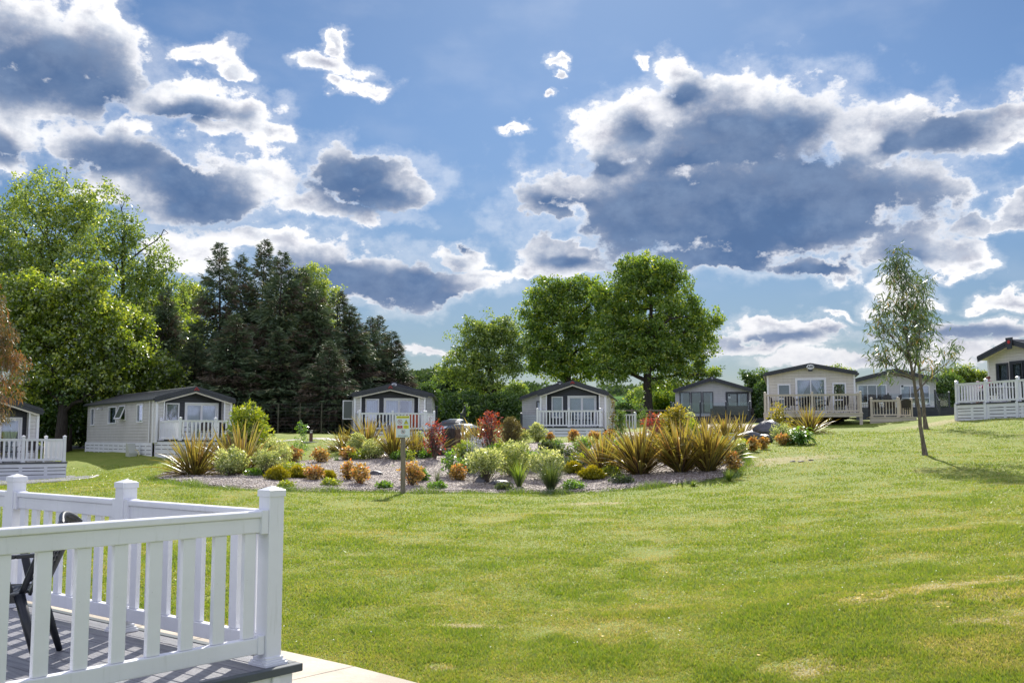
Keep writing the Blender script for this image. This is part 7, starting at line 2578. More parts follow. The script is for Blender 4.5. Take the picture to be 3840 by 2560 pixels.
SH = [
    # round variegated shrubs
    ('round_shrub', 'round cream-edged shrub in front of the left flax pair', 863, 1790, 1684, 56, 'pitt', 0.055, {}), ('round_shrub', 'round pale shrub on thin bare stems just right of the second flax', 1000, 1792, 1690, 46, 'pitt', 0.05, dict(stem=0.35)),
    ('round_shrub', 'large pale shrub behind the stemmed one at the left of the nandina row', 1028, 1752, 1652, 56, 'pitt', 0.055, {}), ('round_shrub', 'pale shrub squeezed between flax and laurel', 960, 1745, 1680, 40, 'pitt', 0.055, {}),
    ('round_shrub', 'upright pale shrub, left one of the two left of the warning sign', 1338, 1714, 1628, 40, 'pitt', 0.055, dict(shape='cone')), ('round_shrub', 'neat dense round shrub, right one of the two left of the warning sign', 1402, 1724, 1650, 40, 'pitt', 0.05, {}),
    ('round_shrub', 'yellow-green shrub mass behind the flax to the right of the warning post', 1568, 1700, 1622, 26, 'pitt', 0.05, dict(loose=0.12)),
    ('round_shrub', 'wide round shrub on several stems right of the fountain', 1822, 1815, 1690, 66, 'pitt', 0.055, dict(stem=0.28)), ('round_shrub', 'pale shrub behind the bright green blades', 1925, 1790, 1662, 62, 'pitt', 0.055, dict(loose=0.06)),
    ('round_shrub', 'round pale shrub rising behind the dark fountain grass', 2045, 1800, 1690, 60, 'pitt', 0.055, dict(stem=0.2)), ('round_shrub', 'cone-shaped pale shrub before the central deck skirt', 2015, 1660, 1593, 40, 'pitt', 0.06, dict(shape='cone')),
    ('round_shrub', 'small pale shrub left of the cone-shaped one', 1956, 1660, 1614, 28, 'pitt', 0.06, {}), ('round_shrub', 'small pale shrub right beside the small warning sign', 2772, 1722, 1648, 28, 'pitt', 0.055, dict(stem=0.2)), ('round_shrub', 'feathery pale shrub left of the broad-leaved plant', 2930, 1660, 1590, 36, 'pitt', 0.05, dict(loose=0.08)),
    ('round_shrub', 'pale shrub hidden behind the right flax of the big trio', 2700, 1735, 1645, 34, 'pitt', 0.05, {}), ('round_shrub', 'low pale shrub at the foot of the small warning sign', 2705, 1690, 1640, 24, 'pitt', 0.055, {}),
    # nandina
    ('heavenly_bamboo', 'rounded orange-brown shrub, left one of the row along the lawn', 1100, 1736, 1680, 30, 'nandina', 0.062, {}), ('heavenly_bamboo', 'rounded yellow-orange shrub standing free in the middle of the row', 1197, 1737, 1682, 31, 'nandina', 0.062, {}), ('heavenly_bamboo', 'rounded orange shrub at the right end of the row, below the round shrubs', 1304, 1728, 1678, 26, 'nandina', 0.062, {}),
    ('heavenly_bamboo', 'orange shrub in the front row beside the golden juniper', 1180, 1806, 1745, 30, 'nandina', 0.062, dict(loose=0.08)), ('heavenly_bamboo', 'orange shrub in the front row, left one of the touching pair', 1305, 1806, 1735, 26, 'nandina', 0.062, dict(loose=0.08)), ('heavenly_bamboo', 'orange shrub in the front row, right one of the touching pair', 1352, 1820, 1745, 28, 'nandina', 0.062, dict(loose=0.08)),
    ('heavenly_bamboo', 'tall orange shrub partly behind the warning post', 1545, 1826, 1730, 34, 'nandina', 0.062, dict(loose=0.05)), ('heavenly_bamboo', 'orange-green shrub just left of the fountain', 1716, 1806, 1745, 30, 'nandina', 0.06, {}),
    ('heavenly_bamboo', 'small orange shrub in front of the central deck skirt', 2150, 1660, 1612, 20, 'nandina', 0.062, dict(shape='cone')), ('heavenly_bamboo', 'small orange shrub near the right end of the central deck skirt', 2228, 1660, 1618, 18, 'nandina', 0.062, {}), ('heavenly_bamboo', 'faded orange shrub among the grasses right of the central deck', 2285, 1662, 1616, 20, 'nandina', 0.062, dict(loose=0.1)),
    ('heavenly_bamboo', 'tiny dry orange shrub beside the cone-shaped pale one', 2062, 1662, 1625, 14, 'nandina', 0.06, dict(loose=0.1)),
    ('heavenly_bamboo', 'orange shrub at the right tip of the gravel bed under the flax blades', 2745, 1775, 1698, 30, 'nandina', 0.062, {}), ('heavenly_bamboo', 'small orange shrub in the turf, left one of the two by the rocks', 2826, 1692, 1645, 19, 'nandina', 0.062, dict(loose=0.1)), ('heavenly_bamboo', 'small orange shrub in the turf, right one of the two by the rocks', 2862, 1684, 1643, 17, 'nandina', 0.062, {}),
    ('heavenly_bamboo', 'orange-yellow shrub in the turf below the broad-leaved plant', 2937, 1668, 1628, 23, 'nandina', 0.062, {}), ('heavenly_bamboo', 'tiny orange shrub on the far lawn beside the pale path', 966, 1640, 1617, 10, 'nandina', 0.08, {}),
    # red shrubs
    ('red_shrub', 'red-leaved shrub left of the dark stump', 1630, 1725, 1572, 27, 'red', 0.085, dict(asp=0.34, loose=0.10, stem=0.15)), ('red_shrub', 'taller red-leaved shrub with a bushy top right of the dark stump', 1838, 1700, 1545, 33, 'red', 0.085, dict(asp=0.34, loose=0.10, stem=0.15)), ('red_shrub', 'distant red-leaved shrub left of the golden bush', 2455, 1660, 1552, 34, 'red', 0.085, dict(asp=0.34, loose=0.10)),
    # laurel, golden bush etc
    ('laurel_shrub', 'tall glossy yellow-green laurel standing before the right end of the left deck', 925, 1740, 1522, 56, 'lime', 0.11, dict(asp=0.36, stem=0.1, loose=0.04)), ('laurel_shrub', 'lower right lobe of laurel leaning from the tall one', 975, 1725, 1585, 34, 'lime', 0.11, dict(asp=0.36, loose=0.10)),
    ('golden_shrub', 'upright golden bush behind the big flax trio', 2535, 1720, 1530, 40, 'gold', 0.075, dict(asp=0.4, loose=0.06)), ('golden_shrub', 'golden-green shrub just right of the upright golden bush', 2590, 1700, 1580, 32, 'lime', 0.075, dict(loose=0.10)), ('golden_shrub', 'golden shrub below the distant red one', 2495, 1725, 1620, 32, 'gold', 0.07, dict(loose=0.08)),
    ('golden_shrub', 'tall loose golden-green shrub at the left post of the cream veranda', 2925, 1640, 1520, 34, 'gold', 0.10, dict(loose=0.14, asp=0.4)), ('heath_shrub', 'vase-shaped bronze-green shrub between the taller red shrub and the central deck', 1915, 1680, 1570, 34, 'heath', 0.06, dict(asp=0.22, stem=0.15)),
    ('heath_shrub', 'small dry brown bush on the lawn left of the flax row', 1250, 1692, 1672, 20, 'heath', 0.05, dict(asp=0.3)),
    ('silver_shrub', 'pale silvery sprig rising in front of the wide grey lodge', 2592, 1620, 1535, 13, 'pitt', 0.07, dict(loose=0.15, dens=0.4, basev=0.75)),
    # soft green ones
    ('leafy_shrub', 'light green shrub at the right foot of the stump', 1740, 1745, 1658, 34, 'lime', 0.085, dict(loose=0.14)), ('leafy_shrub', 'open green shrub with round leaves left of the fountain', 1692, 1790, 1690, 32, 'green', 0.075, dict(loose=0.16, dens=0.6)), ('leafy_shrub', 'bright green sprays between the red shrub and the pale shrubs', 1890, 1720, 1668, 34, 'lime', 0.08, dict(loose=0.15)),
    ('leafy_shrub', 'low green plants along the left foot of the central deck', 1935, 1680, 1648, 36, 'tuft', 0.06, {}), ('leafy_shrub', 'dark green low shrub in the gravel before the central deck', 2052, 1696, 1655, 24, 'tuft', 0.07, dict(loose=0.1)), ('leafy_shrub', 'low green growth along the pond edge', 2120, 1716, 1684, 44, 'tuft', 0.06, dict(loose=0.1)),
    ('leafy_shrub', 'bright leaved plant beside the left leaning flax', 2180, 1718, 1650, 26, 'green', 0.12, dict(asp=0.4, loose=0.1, dens=0.5)), ('leafy_shrub', 'glossy green plant between medium and large flax', 2300, 1730, 1660, 34, 'green', 0.12, dict(asp=0.3, loose=0.12)), ('leafy_shrub', 'small green plant right of the front nandina by the warning post', 1580, 1808, 1765, 14, 'green', 0.14, dict(asp=0.35, dens=0.4)),
    ('leafy_shrub', 'yellow-green bush at the left of the sunken stream', 1665, 1660, 1630, 22, 'pitt', 0.06, {}), ('leafy_shrub', 'low yellow-green plants by the small orange shrubs on the right turf', 2795, 1686, 1655, 22, 'lime', 0.11, dict(asp=0.4, dens=0.6)), ('leafy_shrub', 'dark green low bush behind the small warning sign', 2770, 1640, 1620, 26, 'tuft', 0.06, {}),
    ('leafy_shrub', 'deep green flowerless iris clump on the far lawn by the path', 935, 1648, 1618, 24, 'green', 0.14, dict(asp=0.16, upright=1.2, shape='dome')), ('leafy_shrub', 'mixed green shrub behind the upright golden bush', 2560, 1650, 1585, 40, 'lime', 0.08, dict(loose=0.1)),
    ('leafy_shrub', 'yellow-green growth filling the space behind the wide round shrub', 1870, 1760, 1690, 48, 'lime', 0.07, dict(loose=0.12)), ('leafy_shrub', 'soft green plants between the pale shrub and the grey-green one', 1990, 1770, 1700, 34, 'green', 0.07, dict(loose=0.14)),
    ('leafy_shrub', 'green undergrowth behind the left side of the large flax', 2335, 1745, 1680, 44, 'green', 0.08, dict(loose=0.12)), ('leafy_shrub', 'mixed light green plants under the right side of the medium flax', 2215, 1745, 1690, 40, 'lime', 0.07, dict(loose=0.14)),
    ('leafy_shrub', 'green weeds at the water edge below the pale stones', 2130, 1765, 1725, 34, 'tuft', 0.06, dict(loose=0.12)), ('leafy_shrub', 'low grey-green plants behind the log at the stump', 1760, 1712, 1672, 44, 'pitt', 0.06, dict(loose=0.12)),
    ('leafy_shrub', 'yellow-green plants between the rear flax row and the golden bush', 2600, 1700, 1640, 50, 'lime', 0.08, dict(loose=0.1)), ('leafy_shrub', 'green plants before the rear flax row, right part', 2690, 1700, 1650, 40, 'green', 0.08, dict(loose=0.1)),
    ('leafy_shrub', 'brownish-green perennials right of the central deck skirt', 2380, 1672, 1632, 50, 'heath', 0.06, dict(loose=0.14)), ('leafy_shrub', 'pale flowering perennials between the small orange shrubs by the deck', 2195, 1672, 1640, 34, 'pitt', 0.05, dict(loose=0.14)),
    ('leafy_shrub', 'green growth under the taller red shrub', 1862, 1712, 1672, 36, 'green', 0.07, dict(loose=0.12)), ('leafy_shrub', 'green plants between left red shrub and log', 1600, 1722, 1690, 30, 'green', 0.06, dict(loose=0.12)),
    ('leafy_shrub', 'green and gold growth in front of the round shrubs left of the sign', 1350, 1728, 1690, 34, 'lime', 0.06, dict(loose=0.13)),
    ('leafy_shrub', 'low green growth between the two parts of the flax row', 1500, 1728, 1696, 34, 'green', 0.06, dict(loose=0.13)),
    ('leafy_shrub', 'green leafy mass just right of the stump foot', 1775, 1738, 1690, 36, 'green', 0.06, dict(loose=0.13)),
    ('leafy_shrub', 'tangle of green leaves below the taller red shrub', 1830, 1735, 1690, 38, 'lime', 0.06, dict(loose=0.13)),
    ('leafy_shrub', 'pale sprigs beside the bronze-green vase-shaped shrub', 1950, 1705, 1660, 34, 'pitt', 0.06, dict(loose=0.13)),
    ('leafy_shrub', 'green growth right of the cone-shaped shrub', 2075, 1690, 1655, 30, 'green', 0.06, dict(loose=0.13)),
    ('leafy_shrub', 'dark green cover beside the pond stones, left of the leaning flax', 2160, 1755, 1712, 34, 'tuft', 0.06, dict(loose=0.13)),
    ('leafy_shrub', 'yellow-green cover right of the low juniper', 2290, 1790, 1748, 36, 'lime', 0.06, dict(loose=0.13)),
    ('leafy_shrub', 'green cover filling the gap left of the small warning sign', 2690, 1725, 1670, 38, 'lime', 0.06, dict(loose=0.13)),
    ('leafy_shrub', 'low green cover under the second flax at the left', 960, 1790, 1758, 30, 'green', 0.06, dict(loose=0.13)),
    ('leafy_shrub', 'low yellow-green cover behind the golden junipers', 1090, 1768, 1740, 40, 'lime', 0.06, dict(loose=0.13)),
    ('leafy_shrub', 'green tangle between fountain and wide round shrub', 1762, 1780, 1728, 28, 'green', 0.06, dict(loose=0.13)),
    ('leafy_shrub', 'pale green cover between the two red shrubs behind the log', 1740, 1690, 1655, 40, 'pitt', 0.06, dict(loose=0.13)),
    ('leafy_shrub', 'golden perennials behind the large right flax', 2450, 1700, 1650, 44, 'gold', 0.06, dict(loose=0.13)),
    ('leafy_shrub', 'green perennials by the drive, left of the distant red shrub', 2400, 1690, 1648, 36, 'green', 0.06, dict(loose=0.13)),
    ('leafy_shrub', 'low green tuft at the near gravel edge left of the warning post', 1440, 1836, 1812, 26, 'green', 0.05, dict(loose=0.13)),
    ('leafy_shrub', 'low golden-green plant at the near gravel edge below the front orange shrubs', 1240, 1826, 1800, 30, 'lime', 0.05, dict(loose=0.13)),
    ('leafy_shrub', 'low dark green cover at the near edge left of the fountain grass', 1890, 1842, 1812, 30, 'tuft', 0.05, dict(loose=0.13)),
    ('leafy_shrub', 'low green plant at the near edge right of the fountain grass', 2150, 1840, 1806, 34, 'green', 0.05, dict(loose=0.13)),
    ('leafy_shrub', 'low green cover at the foot of the large left flax', 2330, 1818, 1785, 34, 'tuft', 0.05, dict(loose=0.13)),
    ('leafy_shrub', 'low yellow-green cover between the two front junipers and the edge', 1075, 1832, 1808, 26, 'lime', 0.05, dict(loose=0.13)),
    ('leafy_shrub', 'low green weeds at the near edge right of the warning post', 1640, 1838, 1812, 28, 'green', 0.05, dict(loose=0.13)),
]
GRP = {'round_shrub': 'cream and green variegated shrubs', 'heavenly_bamboo': 'orange heavenly bamboo shrubs', 'red_shrub': 'red-leaved shrubs', 'laurel_shrub': 'laurel shrubs', 'golden_shrub': 'golden shrubs', 'leafy_shrub': 'green leafy plants', 'heath_shrub': 'heath shrubs'}
for k, (nm, lb, px, pyb, pt, w_, kind, ls, kw) in enumerate(SH):
    shrub(nm, lb, px, pyb, pt, w_, kind, 400 + k, ls, group=GRP.get(nm), **{**dict(asp=0.55), **kw})


# junipers: low, layered, feathery
def juniper(label, px, pyb, ptop, wpx, seed):
    g = G(px, pyb)
    k = g.y / F
    Ht, Rw = (pyb - ptop) * k, wpx * k
    rng = np.random.default_rng(seed)
    r = empty('golden_juniper', g, label, 'juniper', 'low golden junipers')
    n = 90
    th = rng.uniform(0, 2 * np.pi, n)
    rr = rng.random(n) ** 0.6
    E = np.stack([np.cos(th) * Rw * rr, np.sin(th) * Rw * rr * 0.8, Ht * (1.0 - 0.65 * rr ** 1.6) * rng.uniform(0.75, 1.05, n)], 1)
    T = Acc()
    P, A_, Bv = [], [], []
    for e in E:
        q = bez(np.array([0, 0, 0.02]), e * [0.5, 0.5, 0.9], e, 6)
        T.add(*qtube(q, np.linspace(0.016, 0.004, 6), 3))
        m = 75
        t = rng.uniform(0.35, 1.05, m)
        pos = np.stack([np.interp(t, np.linspace(0, 1, 6), q[:, j]) for j in range(3)], 1) + rng.normal(size=(m, 3)) * [0.05, 0.05, 0.025]
        d = unit((q[-1] - q[-2])[None] + np.array([0, 0, 0.25]))
        P.append(pos)
        A_.append(unit(d + rng.normal(size=(m, 3)) * 0.6))
        Bv.append(0.30 + 0.75 * t * (e[2] / Ht) + rng.normal(size=m) * 0.12)
    P, A_, Bv = np.concatenate(P), np.concatenate(A_), np.concatenate(Bv)
    b = unit(np.cross(A_, unit(rng.normal(size=P.shape))))
    s = 0.075
    V = np.stack([P, P + A_ * s * 0.4 + b * s * 0.16, P + A_ * s, P + A_ * s * 0.4 - b * s * 0.16], 1).reshape(-1, 3)
    npobj('foliage', V, np.arange(len(V)).reshape(-1, 4), LM['juniper'], r, {'v': np.repeat(np.clip(Bv, 0, 1), 4)})
    V, Fq, _ = T.get()
    npobj('stems', V, Fq, BARKD, r)


juniper('low golden juniper, left one of the front pair beside the pale shrub on stems', 1040, 1806, 1752, 44, 1)
juniper('low golden juniper, right one of the front pair touching the orange shrub', 1115, 1798, 1752, 42, 2)
juniper('small golden juniper tip behind the front orange shrub', 1228, 1800, 1768, 24, 3)
juniper('low golden juniper right of the dark fountain grass', 2218, 1804, 1752, 50, 4)
juniper('low golden juniper peeking between the grass and the medium flax', 2150, 1780, 1735, 34, 5)


# strappy tufts
def blades(name, label, px, pyb, hpx, wpx, kind, seed, n=160, w=0.014, group='grassy clumps in the bed', cat='grass clump', D=None, arch=0.6):
    g = G(px, pyb) if D is None else Vector((W(px, pyb, D).x, D, h1(W(px, pyb, D).x, D)))
    k = g.y / F
    Ht, Rw = hpx * k, wpx * k
    rng = np.random.default_rng(seed)
    th = rng.uniform(0, 2 * np.pi, n)
    ln = rng.random(n) ** 0.8
    dh = np.stack([np.cos(th), np.sin(th), 0 * th], 1)
    sd_ = np.stack([-np.sin(th), np.cos(th), 0 * th], 1)
    L = Ht * rng.uniform(0.7, 1.1, n)
    a0, ar = 0.05 + ln * 0.95 * min(1.3, Rw / Ht), rng.uniform(0.1, 1.0, n) * arch
    S = 5
    pos = dh * (0.12 * Rw * rng.random(n))[:, None]
    V = np.zeros((n, S + 1, 2, 3))
    for s in range(S + 1):
        t = s / S
        a = a0 + ar * t * t
        if s:
            pos = pos + (dh * np.sin(a)[:, None] + np.array([0, 0, 1.0]) * np.cos(a)[:, None]) * (L / S)[:, None]
        ww = w * np.interp(t, [0, 0.3, 1], [0.8, 1.0, 0.05])
        V[:, s, 0] = pos - sd_ * ww / 2
        V[:, s, 1] = pos + sd_ * ww / 2
    idx = np.arange(n * (S + 1) * 2).reshape(n, S + 1, 2)
    Fq = np.stack([idx[:, :-1, 0], idx[:, :-1, 1], idx[:, 1:, 1], idx[:, 1:, 0]], -1).reshape(-1, 4)
    A = np.clip(np.repeat(0.4 + rng.normal(size=n) * 0.2, (S + 1) * 2) + np.tile(np.repeat(np.linspace(-0.2, 0.4, S + 1), 2), n), 0, 1)
    o = npobj(name, V.reshape(-1, 3), Fq, LM[kind], None, {'v': A})
    o.location = g
    return tag(o, label, cat, group)


blades('fountain_grass', 'big dark green fine-leaved grass clump in front of a round shrub', 2065, 1842, 135, 80, 'tuft', 1, 520, 0.010, arch=0.9)
blades('montbretia', 'bright green sword-leaved clump at the front edge of the bed', 1946, 1832, 110, 48, 'blade', 2, 90, 0.028)
blades('montbretia', 'tall green stalks rising above the bright sword-leaved clump', 1935, 1800, 120, 40, 'blade', 3, 40, 0.018)
blades('rush_clump', 'pale grassy seed stalks between the central deck and the medium flax', 2290, 1700, 100, 40, 'blade', 4, 120, 0.008)
blades('rush_clump', 'second drift of pale grassy stalks left of the large flax', 2340, 1690, 85, 40, 'green', 5, 110, 0.012)
blades('rush_clump', 'thin stalks in the gravel left of the open green shrub', 1640, 1812, 60, 22, 'tuft', 6, 60, 0.007)
blades('rush_clump', 'short grassy tuft by the small orange shrub of the row', 1262, 1732, 26, 24, 'green', 7, 110, 0.012)
blades('rush_clump', 'grassy tuft at the lower left of the right bed end', 2735, 1805, 55, 34, 'blade', 8, 160, 0.008)
blades('rush_clump', 'small green tuft in the middle of the gravel', 1472, 1754, 13, 10, 'green', 9, 50, 0.010)
blades('rush_clump', 'low green weeds behind the front juniper', 1118, 1745, 12, 26, 'green', 10, 90, 0.014)
blades('rush_clump', 'small weeds at the right of the free-standing orange shrub', 1228, 1746, 12, 16, 'green', 11, 70, 0.014)
blades('rush_clump', 'grass fringe in front of the right flax', 2600, 1822, 26, 50, 'blade', 12, 200, 0.008)
blades('rush_clump', 'green strap leaves right of the leaning flax', 2330, 1725, 55, 26, 'green', 13, 40, 0.04)
blades('rush_clump', 'green weeds at the base of the cone-shaped pale shrub', 2090, 1665, 18, 30, 'tuft', 14, 120, 0.012)


# saplings: thin stem with few leaves
def sapling(label, px, pyb, ptop, seed, kind='green', n=26, wpx=16, ls=0.09, D=None, stake=False):
    g = G(px, pyb) if D is None else Vector((W(px, pyb, D).x, D, h1(W(px, pyb, D).x, D)))
    k = g.y / F
    Ht = (pyb - ptop) * k
    rng = np.random.default_rng(seed)
    r = empty('sapling', g, label, 'sapling', 'thin young saplings')
    z = np.linspace(-0.05, Ht, 9)
    p = np.stack([0.03 * np.sin(z * 2 + seed), 0.03 * np.cos(z * 1.7), z], 1)
    T = Acc()
    T.add(*qtube(p, np.linspace(0.014, 0.004, 9), 5))
    C = []
    for i in range(n):
        t = rng.uniform(0.12, 1.0)
        s = np.array([np.interp(t * Ht, z, p[:, j]) for j in range(3)])
        a = rng.uniform(0, 6.28)
        e = s + np.array([math.cos(a), math.sin(a), 0.5]) * wpx * k * rng.uniform(0.4, 1.0) * (1.1 - 0.5 * t)
        T.add(*qtube(bez(s, (s + e) / 2, e, 3), [0.005, 0.004, 0.002], 3))
        C.append(e)
    V, Fq, _ = T.get()
    npobj('stem', V, Fq, BARKG, r)
    C = np.array(C)
    V, Fq, A = leaves(C, np.full((len(C), 3), 0.09), 10, ls, 0.5, rng, 0.4, 0.1, 0.2, 0.15, 0.15, 0.6)
    npobj('leaves', V, Fq, LM[kind], r, {'v': A})


sapling('slim sapling with pale green leaves in front of the lawn, left of the bollard light', 1128, 1728, 1592, 1, 'green', 40, 26)
sapling('thin climber-like sapling right behind the warning post', 1537, 1735, 1680, 2, 'lime', 12, 10)
sapling('slender young tree right of the central side landing', 2330, 1660, 1545, 3, 'dim', 46, 22, 0.12)
sapling('tall thin seed spike beside the landing of the central lodge', 2300, 1660, 1500, 4, 'heath', 40, 8, 0.07)
sapling('thin sapling in the gravel before the pond, right of the bright blades', 2093, 1775, 1660, 5, 'tuft', 24, 14, 0.09)
sapling('young tree with faint pale stem in front of the shaded fence', 2402, 1640, 1500, 6, 'dim', 60, 26, 0.13, D=66)
sapling('bare pale sapling in front of the hedge behind the cars', 1737, 1600, 1480, 7, 'dim', 20, 30, 0.12, D=72)


# broad-leaved plant at the right end
def broadleaf(label, px, pyb, ptop, wpx, seed):
    g = G(px, pyb)
    k = g.y / F
    Ht, Rw = (pyb - ptop) * k, wpx * k
    rng = np.random.default_rng(seed)
    r = empty('broadleaf_plant', g, label, 'plant')
    T, Lf = Acc(), Acc()
    for i in range(95):
        a, rr = rng.uniform(0, 6.28), rng.random() ** 0.5
        e = np.array([math.cos(a) * Rw * rr * 0.8, math.sin(a) * Rw * rr * 0.7, Ht * rng.uniform(0.25, 0.95) * (1 - 0.45 * rr ** 2)])
        T.add(*qtube(bez(np.array([0, 0, 0]), e * [0.3, 0.3, 0.7], e, 5), np.linspace(0.012, 0.006, 5), 4))
        d = np.array([math.cos(a), math.sin(a), rng.uniform(-0.5, 0.25)])
        d /= np.linalg.norm(d)
        s_ = np.array([-math.sin(a), math.cos(a), 0])
        L_, w = rng.uniform(0.22, 0.34), rng.uniform(0.11, 0.15)
        pts = []
        for t, ww, dz in ((0, 0.3, 0), (0.3, 1.0, 0.02), (0.6, 0.85, 0.0), (0.85, 0.45, -0.03), (1.0, 0.04, -0.07)):
            c = e + d * L_ * t + np.array([0, 0, dz])
            pts += [c - s_ * w * ww / 2 + [0, 0, 0.02 * ww], c, c + s_ * w * ww / 2 + [0, 0, 0.02 * ww]]
        idx = np.arange(15).reshape(5, 3)
        Fq = np.concatenate([np.stack([idx[:-1, j], idx[:-1, j + 1], idx[1:, j + 1], idx[1:, j]], -1).reshape(-1, 4) for j in (0, 1)])
        Lf.add(np.array(pts), Fq, np.full(15, np.clip(0.35 + 0.5 * e[2] / Ht + rng.normal() * 0.15, 0, 1)))
    V, Fq, A = Lf.get()
    npobj('leaves', V, Fq, LM['green'], r, {'v': A}, smooth_=True)
    V, Fq, _ = T.get()
    npobj('stems', V, Fq, LM['green'], r, {'v': np.full(len(V), 0.4)})


broadleaf('large plant with broad glossy green leaves at the right end of the garden', 3004, 1666, 1592, 48, 3)
broadleaf('broad-leaved green plant under the left side of the large one, lower and darker', 2975, 1662, 1618, 26, 4)

# ------------------------------------------------------------------ turf and gravel grain
rng = np.random.default_rng(99)
N = 820000
u = rng.uniform(-0.56, 0.56, N)
# uniform over the picture between two distances
D = 1.0 / rng.uniform(1 / 46.0, 1 / 6.2, N)
gxx, gyy = u * D, D
keep = sdist(gxx[:20], gyy[:20], BED) < 1e9
bedn = np.array([(p[0], p[1]) for p in BED])
ins = np.zeros(N, bool)
for a in range(0, N, 40000):
    sl_ = slice(a, a + 40000)
    ins[sl_] = sdist(gxx[sl_], gyy[sl_], bedn) > -0.02
# inside the near deck / paving
rel = np.stack([gxx - Cg.x, gyy - Cg.y], 1)
ax_ = rel @ np.array([nB.x, nB.y])
ins |= (ax_ < 1.57)
gxx, gyy, DD = gxx[~ins], gyy[~ins], D[~ins]
N = len(gxx)
def vnoise(x, y, sc, seed):
    x, y = x * sc + seed * 17.3, y * sc + seed * 9.1
    xi, yi = np.floor(x).astype(np.int64), np.floor(y).astype(np.int64)
    fx, fy_ = x - xi, y - yi
    fx, fy_ = fx * fx * (3 - 2 * fx), fy_ * fy_ * (3 - 2 * fy_)

    def hsh(a, b):
        h = (a * 374761393 + b * 668265263 + seed * 1442695) & 0xffffffff
        h = ((h ^ (h >> 13)) * 1274126177) & 0xffffffff
        return ((h ^ (h >> 16)) & 0xffff) / 65535.0
    return (hsh(xi, yi) * (1 - fx) + hsh(xi + 1, yi) * fx) * (1 - fy_) + (hsh(xi, yi + 1) * (1 - fx) + hsh(xi + 1, yi + 1) * fx) * fy_


def fbm(x, y, sc, seed, o=4):
    return sum(vnoise(x, y, sc * 2.1 ** i, seed + i) * 0.55 ** i for i in range(o)) / sum(0.55 ** i for i in range(o))


lush = np.clip((fbm(gxx, gyy, 2.0, 3, 5) - 0.5) * 2.3 + 0.5, 0, 1)
dryp = np.clip((fbm(gxx, gyy, 0.8, 31, 5) - 0.55) * 5, 0, 1) * 0.8
dpat = np.zeros(N)
for p, a_, b_ in DRY:
    dpat = np.maximum(dpat, np.clip(1.5 - np.hypot((gxx - p.x) / a_, (gyy - p.y) / b_) + (fbm(gxx, gyy, 4.0, 5) - 0.5) * 4, 0, 1))
dryp = np.maximum(dryp, dpat * 0.8)
kp = rng.random(N) > dpat * 0.5
gxx, gyy, DD, lush, dryp = gxx[kp], gyy[kp], DD[kp], lush[kp], dryp[kp]
N = len(gxx)
hb = (0.019 + 0.020 * lush ** 2) * (1 - 0.45 * dryp) * rng.uniform(0.6, 1.3, N) * (1 + DD * 0.012)
wb = 0.0026 + 0.00048 * DD
zb = H(gxx, gyy) - 0.004
th = rng.uniform(0, 6.2832, N)
sx_, sy_ = np.cos(th) * wb, np.sin(th) * wb
lx, ly = rng.normal(size=N) * hb * 0.55, rng.normal(size=N) * hb * 0.55
V = np.stack([np.stack([gxx - sx_, gyy - sy_, zb], 1), np.stack([gxx + sx_, gyy + sy_, zb], 1), np.stack([gxx + lx, gyy + ly, zb + hb], 1)], 1).reshape(-1, 3)
A = np.repeat(np.clip(0.54 - 0.24 * (lush - 0.45) + 0.42 * dryp + rng.normal(size=N) * 0.15, 0, 1), 3)
GRASS = leafmat('grass_blade', [(0.0, (0.095, 0.185, 0.016)), (0.35, (0.175, 0.275, 0.027)), (0.6, (0.265, 0.320, 0.050)), (0.85, (0.36, 0.345, 0.11)), (1, (0.52, 0.44, 0.23))], 0.48, (1.3, 1.2, 0.6), 0.05, 0.4)
tag(npobj('grass', V, np.arange(3 * N).reshape(-1, 3), GRASS, None, {'v': A}), 'short mown grass of the lawn', 'grass', None, 'stuff')

# long grass fringe along the near edge of the bed
rng = np.random.default_rng(7)
P = []
for a, b in zip(BED[:12], BED[1:13]):
    n = int((b - a).length * 520)
    t = rng.random(n)
    P.append(np.stack([a.x + (b.x - a.x) * t, a.y + (b.y - a.y) * t], 1) + rng.normal(size=(n, 2)) * 0.16 + np.array([0, -0.08]))
P = np.concatenate(P)
clump = np.clip(np.sin(P[:, 0] * 2.1) + np.sin(P[:, 0] * 5.3 + 1) + 0.6, 0.15, 2)
n = len(P)
hb = rng.uniform(0.03, 0.14, n) * (0.5 + 0.6 * clump)
zb = H(P[:, 0], P[:, 1])
th = rng.uniform(0, 6.28, n)
w = 0.006
V = np.stack([np.stack([P[:, 0] - np.cos(th) * w, P[:, 1] - np.sin(th) * w, zb], 1), np.stack([P[:, 0] + np.cos(th) * w, P[:, 1] + np.sin(th) * w, zb], 1), np.stack([P[:, 0] + rng.normal(size=n) * hb * 0.6, P[:, 1] + rng.normal(size=n) * hb * 0.6, zb + hb], 1)], 1).reshape(-1, 3)
tag(npobj('grass_edging', V, np.arange(3 * n).reshape(-1, 3), LM['blade'], None, {'v': np.repeat(rng.uniform(0.1, 0.8, n), 3)}), 'longer grass along the front edge of the gravel bed', 'grass', None, 'stuff')

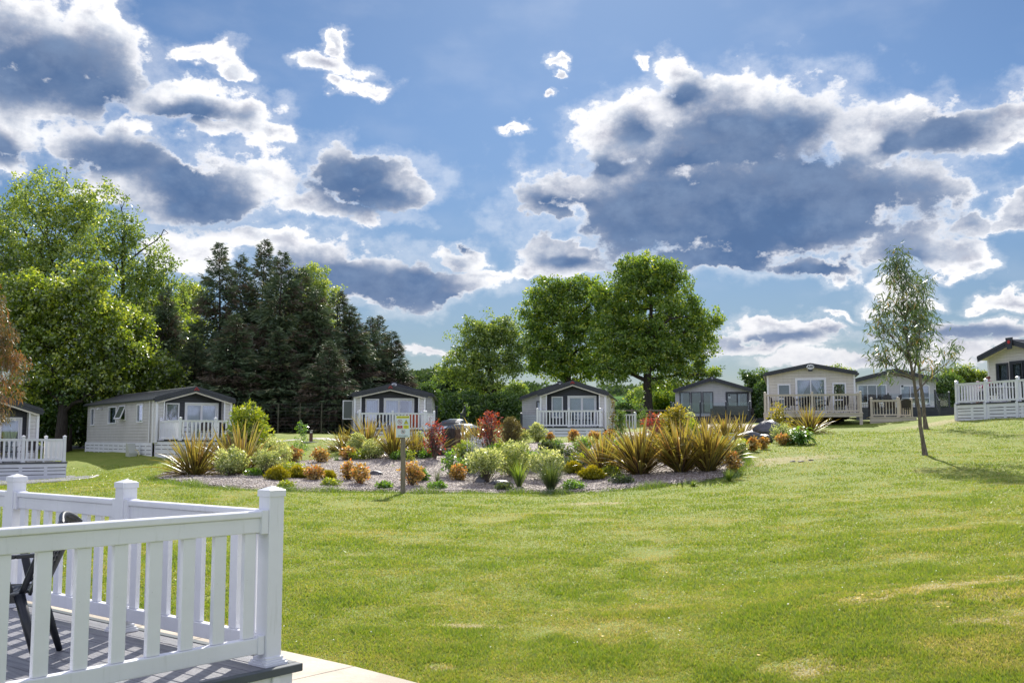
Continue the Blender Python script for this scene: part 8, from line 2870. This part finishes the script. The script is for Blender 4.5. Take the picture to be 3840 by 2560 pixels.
# daisies and buttercups
n = 1500
u = rng.uniform(-0.55, 0.55, n)
D = 1 / rng.uniform(1 / 45, 1 / 9, n)
x, y = u * D, D
k = (sdist(x, y, bedn) < -0.2) & (((x - Cg.x) * nB.x + (y - Cg.y) * nB.y) > 1.6)
k &= (np.sin(x * 0.5 + 2) * np.sin(y * 0.35) + 0.4 * rng.normal(size=n) > 0.0)
x, y = x[k], y[k]
z = H(x, y) + 0.045
oc = np.array([(1, 0, 0), (0, 1, 0), (-1, 0, 0), (0, -1, 0)], float)
s = rng.uniform(0.004, 0.009, len(x))
V = (np.stack([x, y, z], 1)[:, None] + oc[None] * s[:, None, None] + rng.normal(size=(len(x), 4, 3)) * 0.002).reshape(-1, 3)
DAISY = mat('daisy_white', (0.8, 0.8, 0.76), 0.7)
tag(npobj('daisies', V, np.arange(len(V)).reshape(-1, 4), DAISY), 'tiny white daisies scattered in the lawn', 'daisies', None, 'stuff')
bx = [G(*p) for p in ((3235, 2248), (3270, 2246), (3215, 2262), (3520, 2294), (3555, 2296), (2500, 2160), (2260, 2404), (2845, 2478), (1240, 1872), (1262, 1870))]
V = np.concatenate([np.array(p) + np.array([0, 0, 0.05]) + oc * 0.016 for p in bx])
tag(npobj('buttercups', V, np.arange(len(V)).reshape(-1, 4), mat('buttercup_yellow', (0.75, 0.45, 0.02), 0.6)), 'a few yellow buttercups in the lawn', 'buttercups', None, 'stuff')

# loose pebbles on the bed
rng = np.random.default_rng(3)
x0, y0 = bedn.min(0)
x1, y1 = bedn.max(0)
n = 90000
x, y = rng.uniform(x0, x1, n), rng.uniform(y0, y1, n)
y = y0 + (y - y0) * rng.random(n) ** 0.35
k = np.zeros(n, bool)
for a in range(0, n, 30000):
    k[a:a + 30000] = sdist(x[a:a + 30000], y[a:a + 30000], bedn) > -0.06
x, y = x[k][:42000], y[k][:42000]
z = H(x, y) + 0.062
n = len(x)
oct_ = np.array([(1, 0, 0), (0, 1, 0), (-1, 0, 0), (0, -1, 0), (0, 0, 0.7), (0, 0, -0.7)], float)
tri = np.array([(0, 1, 4), (1, 2, 4), (2, 3, 4), (3, 0, 4), (1, 0, 5), (2, 1, 5), (3, 2, 5), (0, 3, 5)])
V = (np.stack([x, y, z], 1)[:, None] + oct_[None] * rng.uniform(0.012, 0.030, (n, 1, 1)) * rng.uniform(0.6, 1.3, (n, 6, 1)))
PEB = leafmat('pebble', [(0, (0.10, 0.075, 0.06)), (0.4, (0.30, 0.25, 0.21)), (0.8, (0.50, 0.44, 0.40)), (1, (0.68, 0.64, 0.60))], 0.0, (1, 1, 1), 0.03)
tag(npobj('pebbles', V.reshape(-1, 3), (tri[None] + 6 * np.arange(n)[:, None, None]).reshape(-1, 3), PEB, None, {'v': np.repeat(rng.beta(2, 2, n), 6)}), 'loose pale pebbles covering the garden bed', 'pebbles', None, 'stuff')
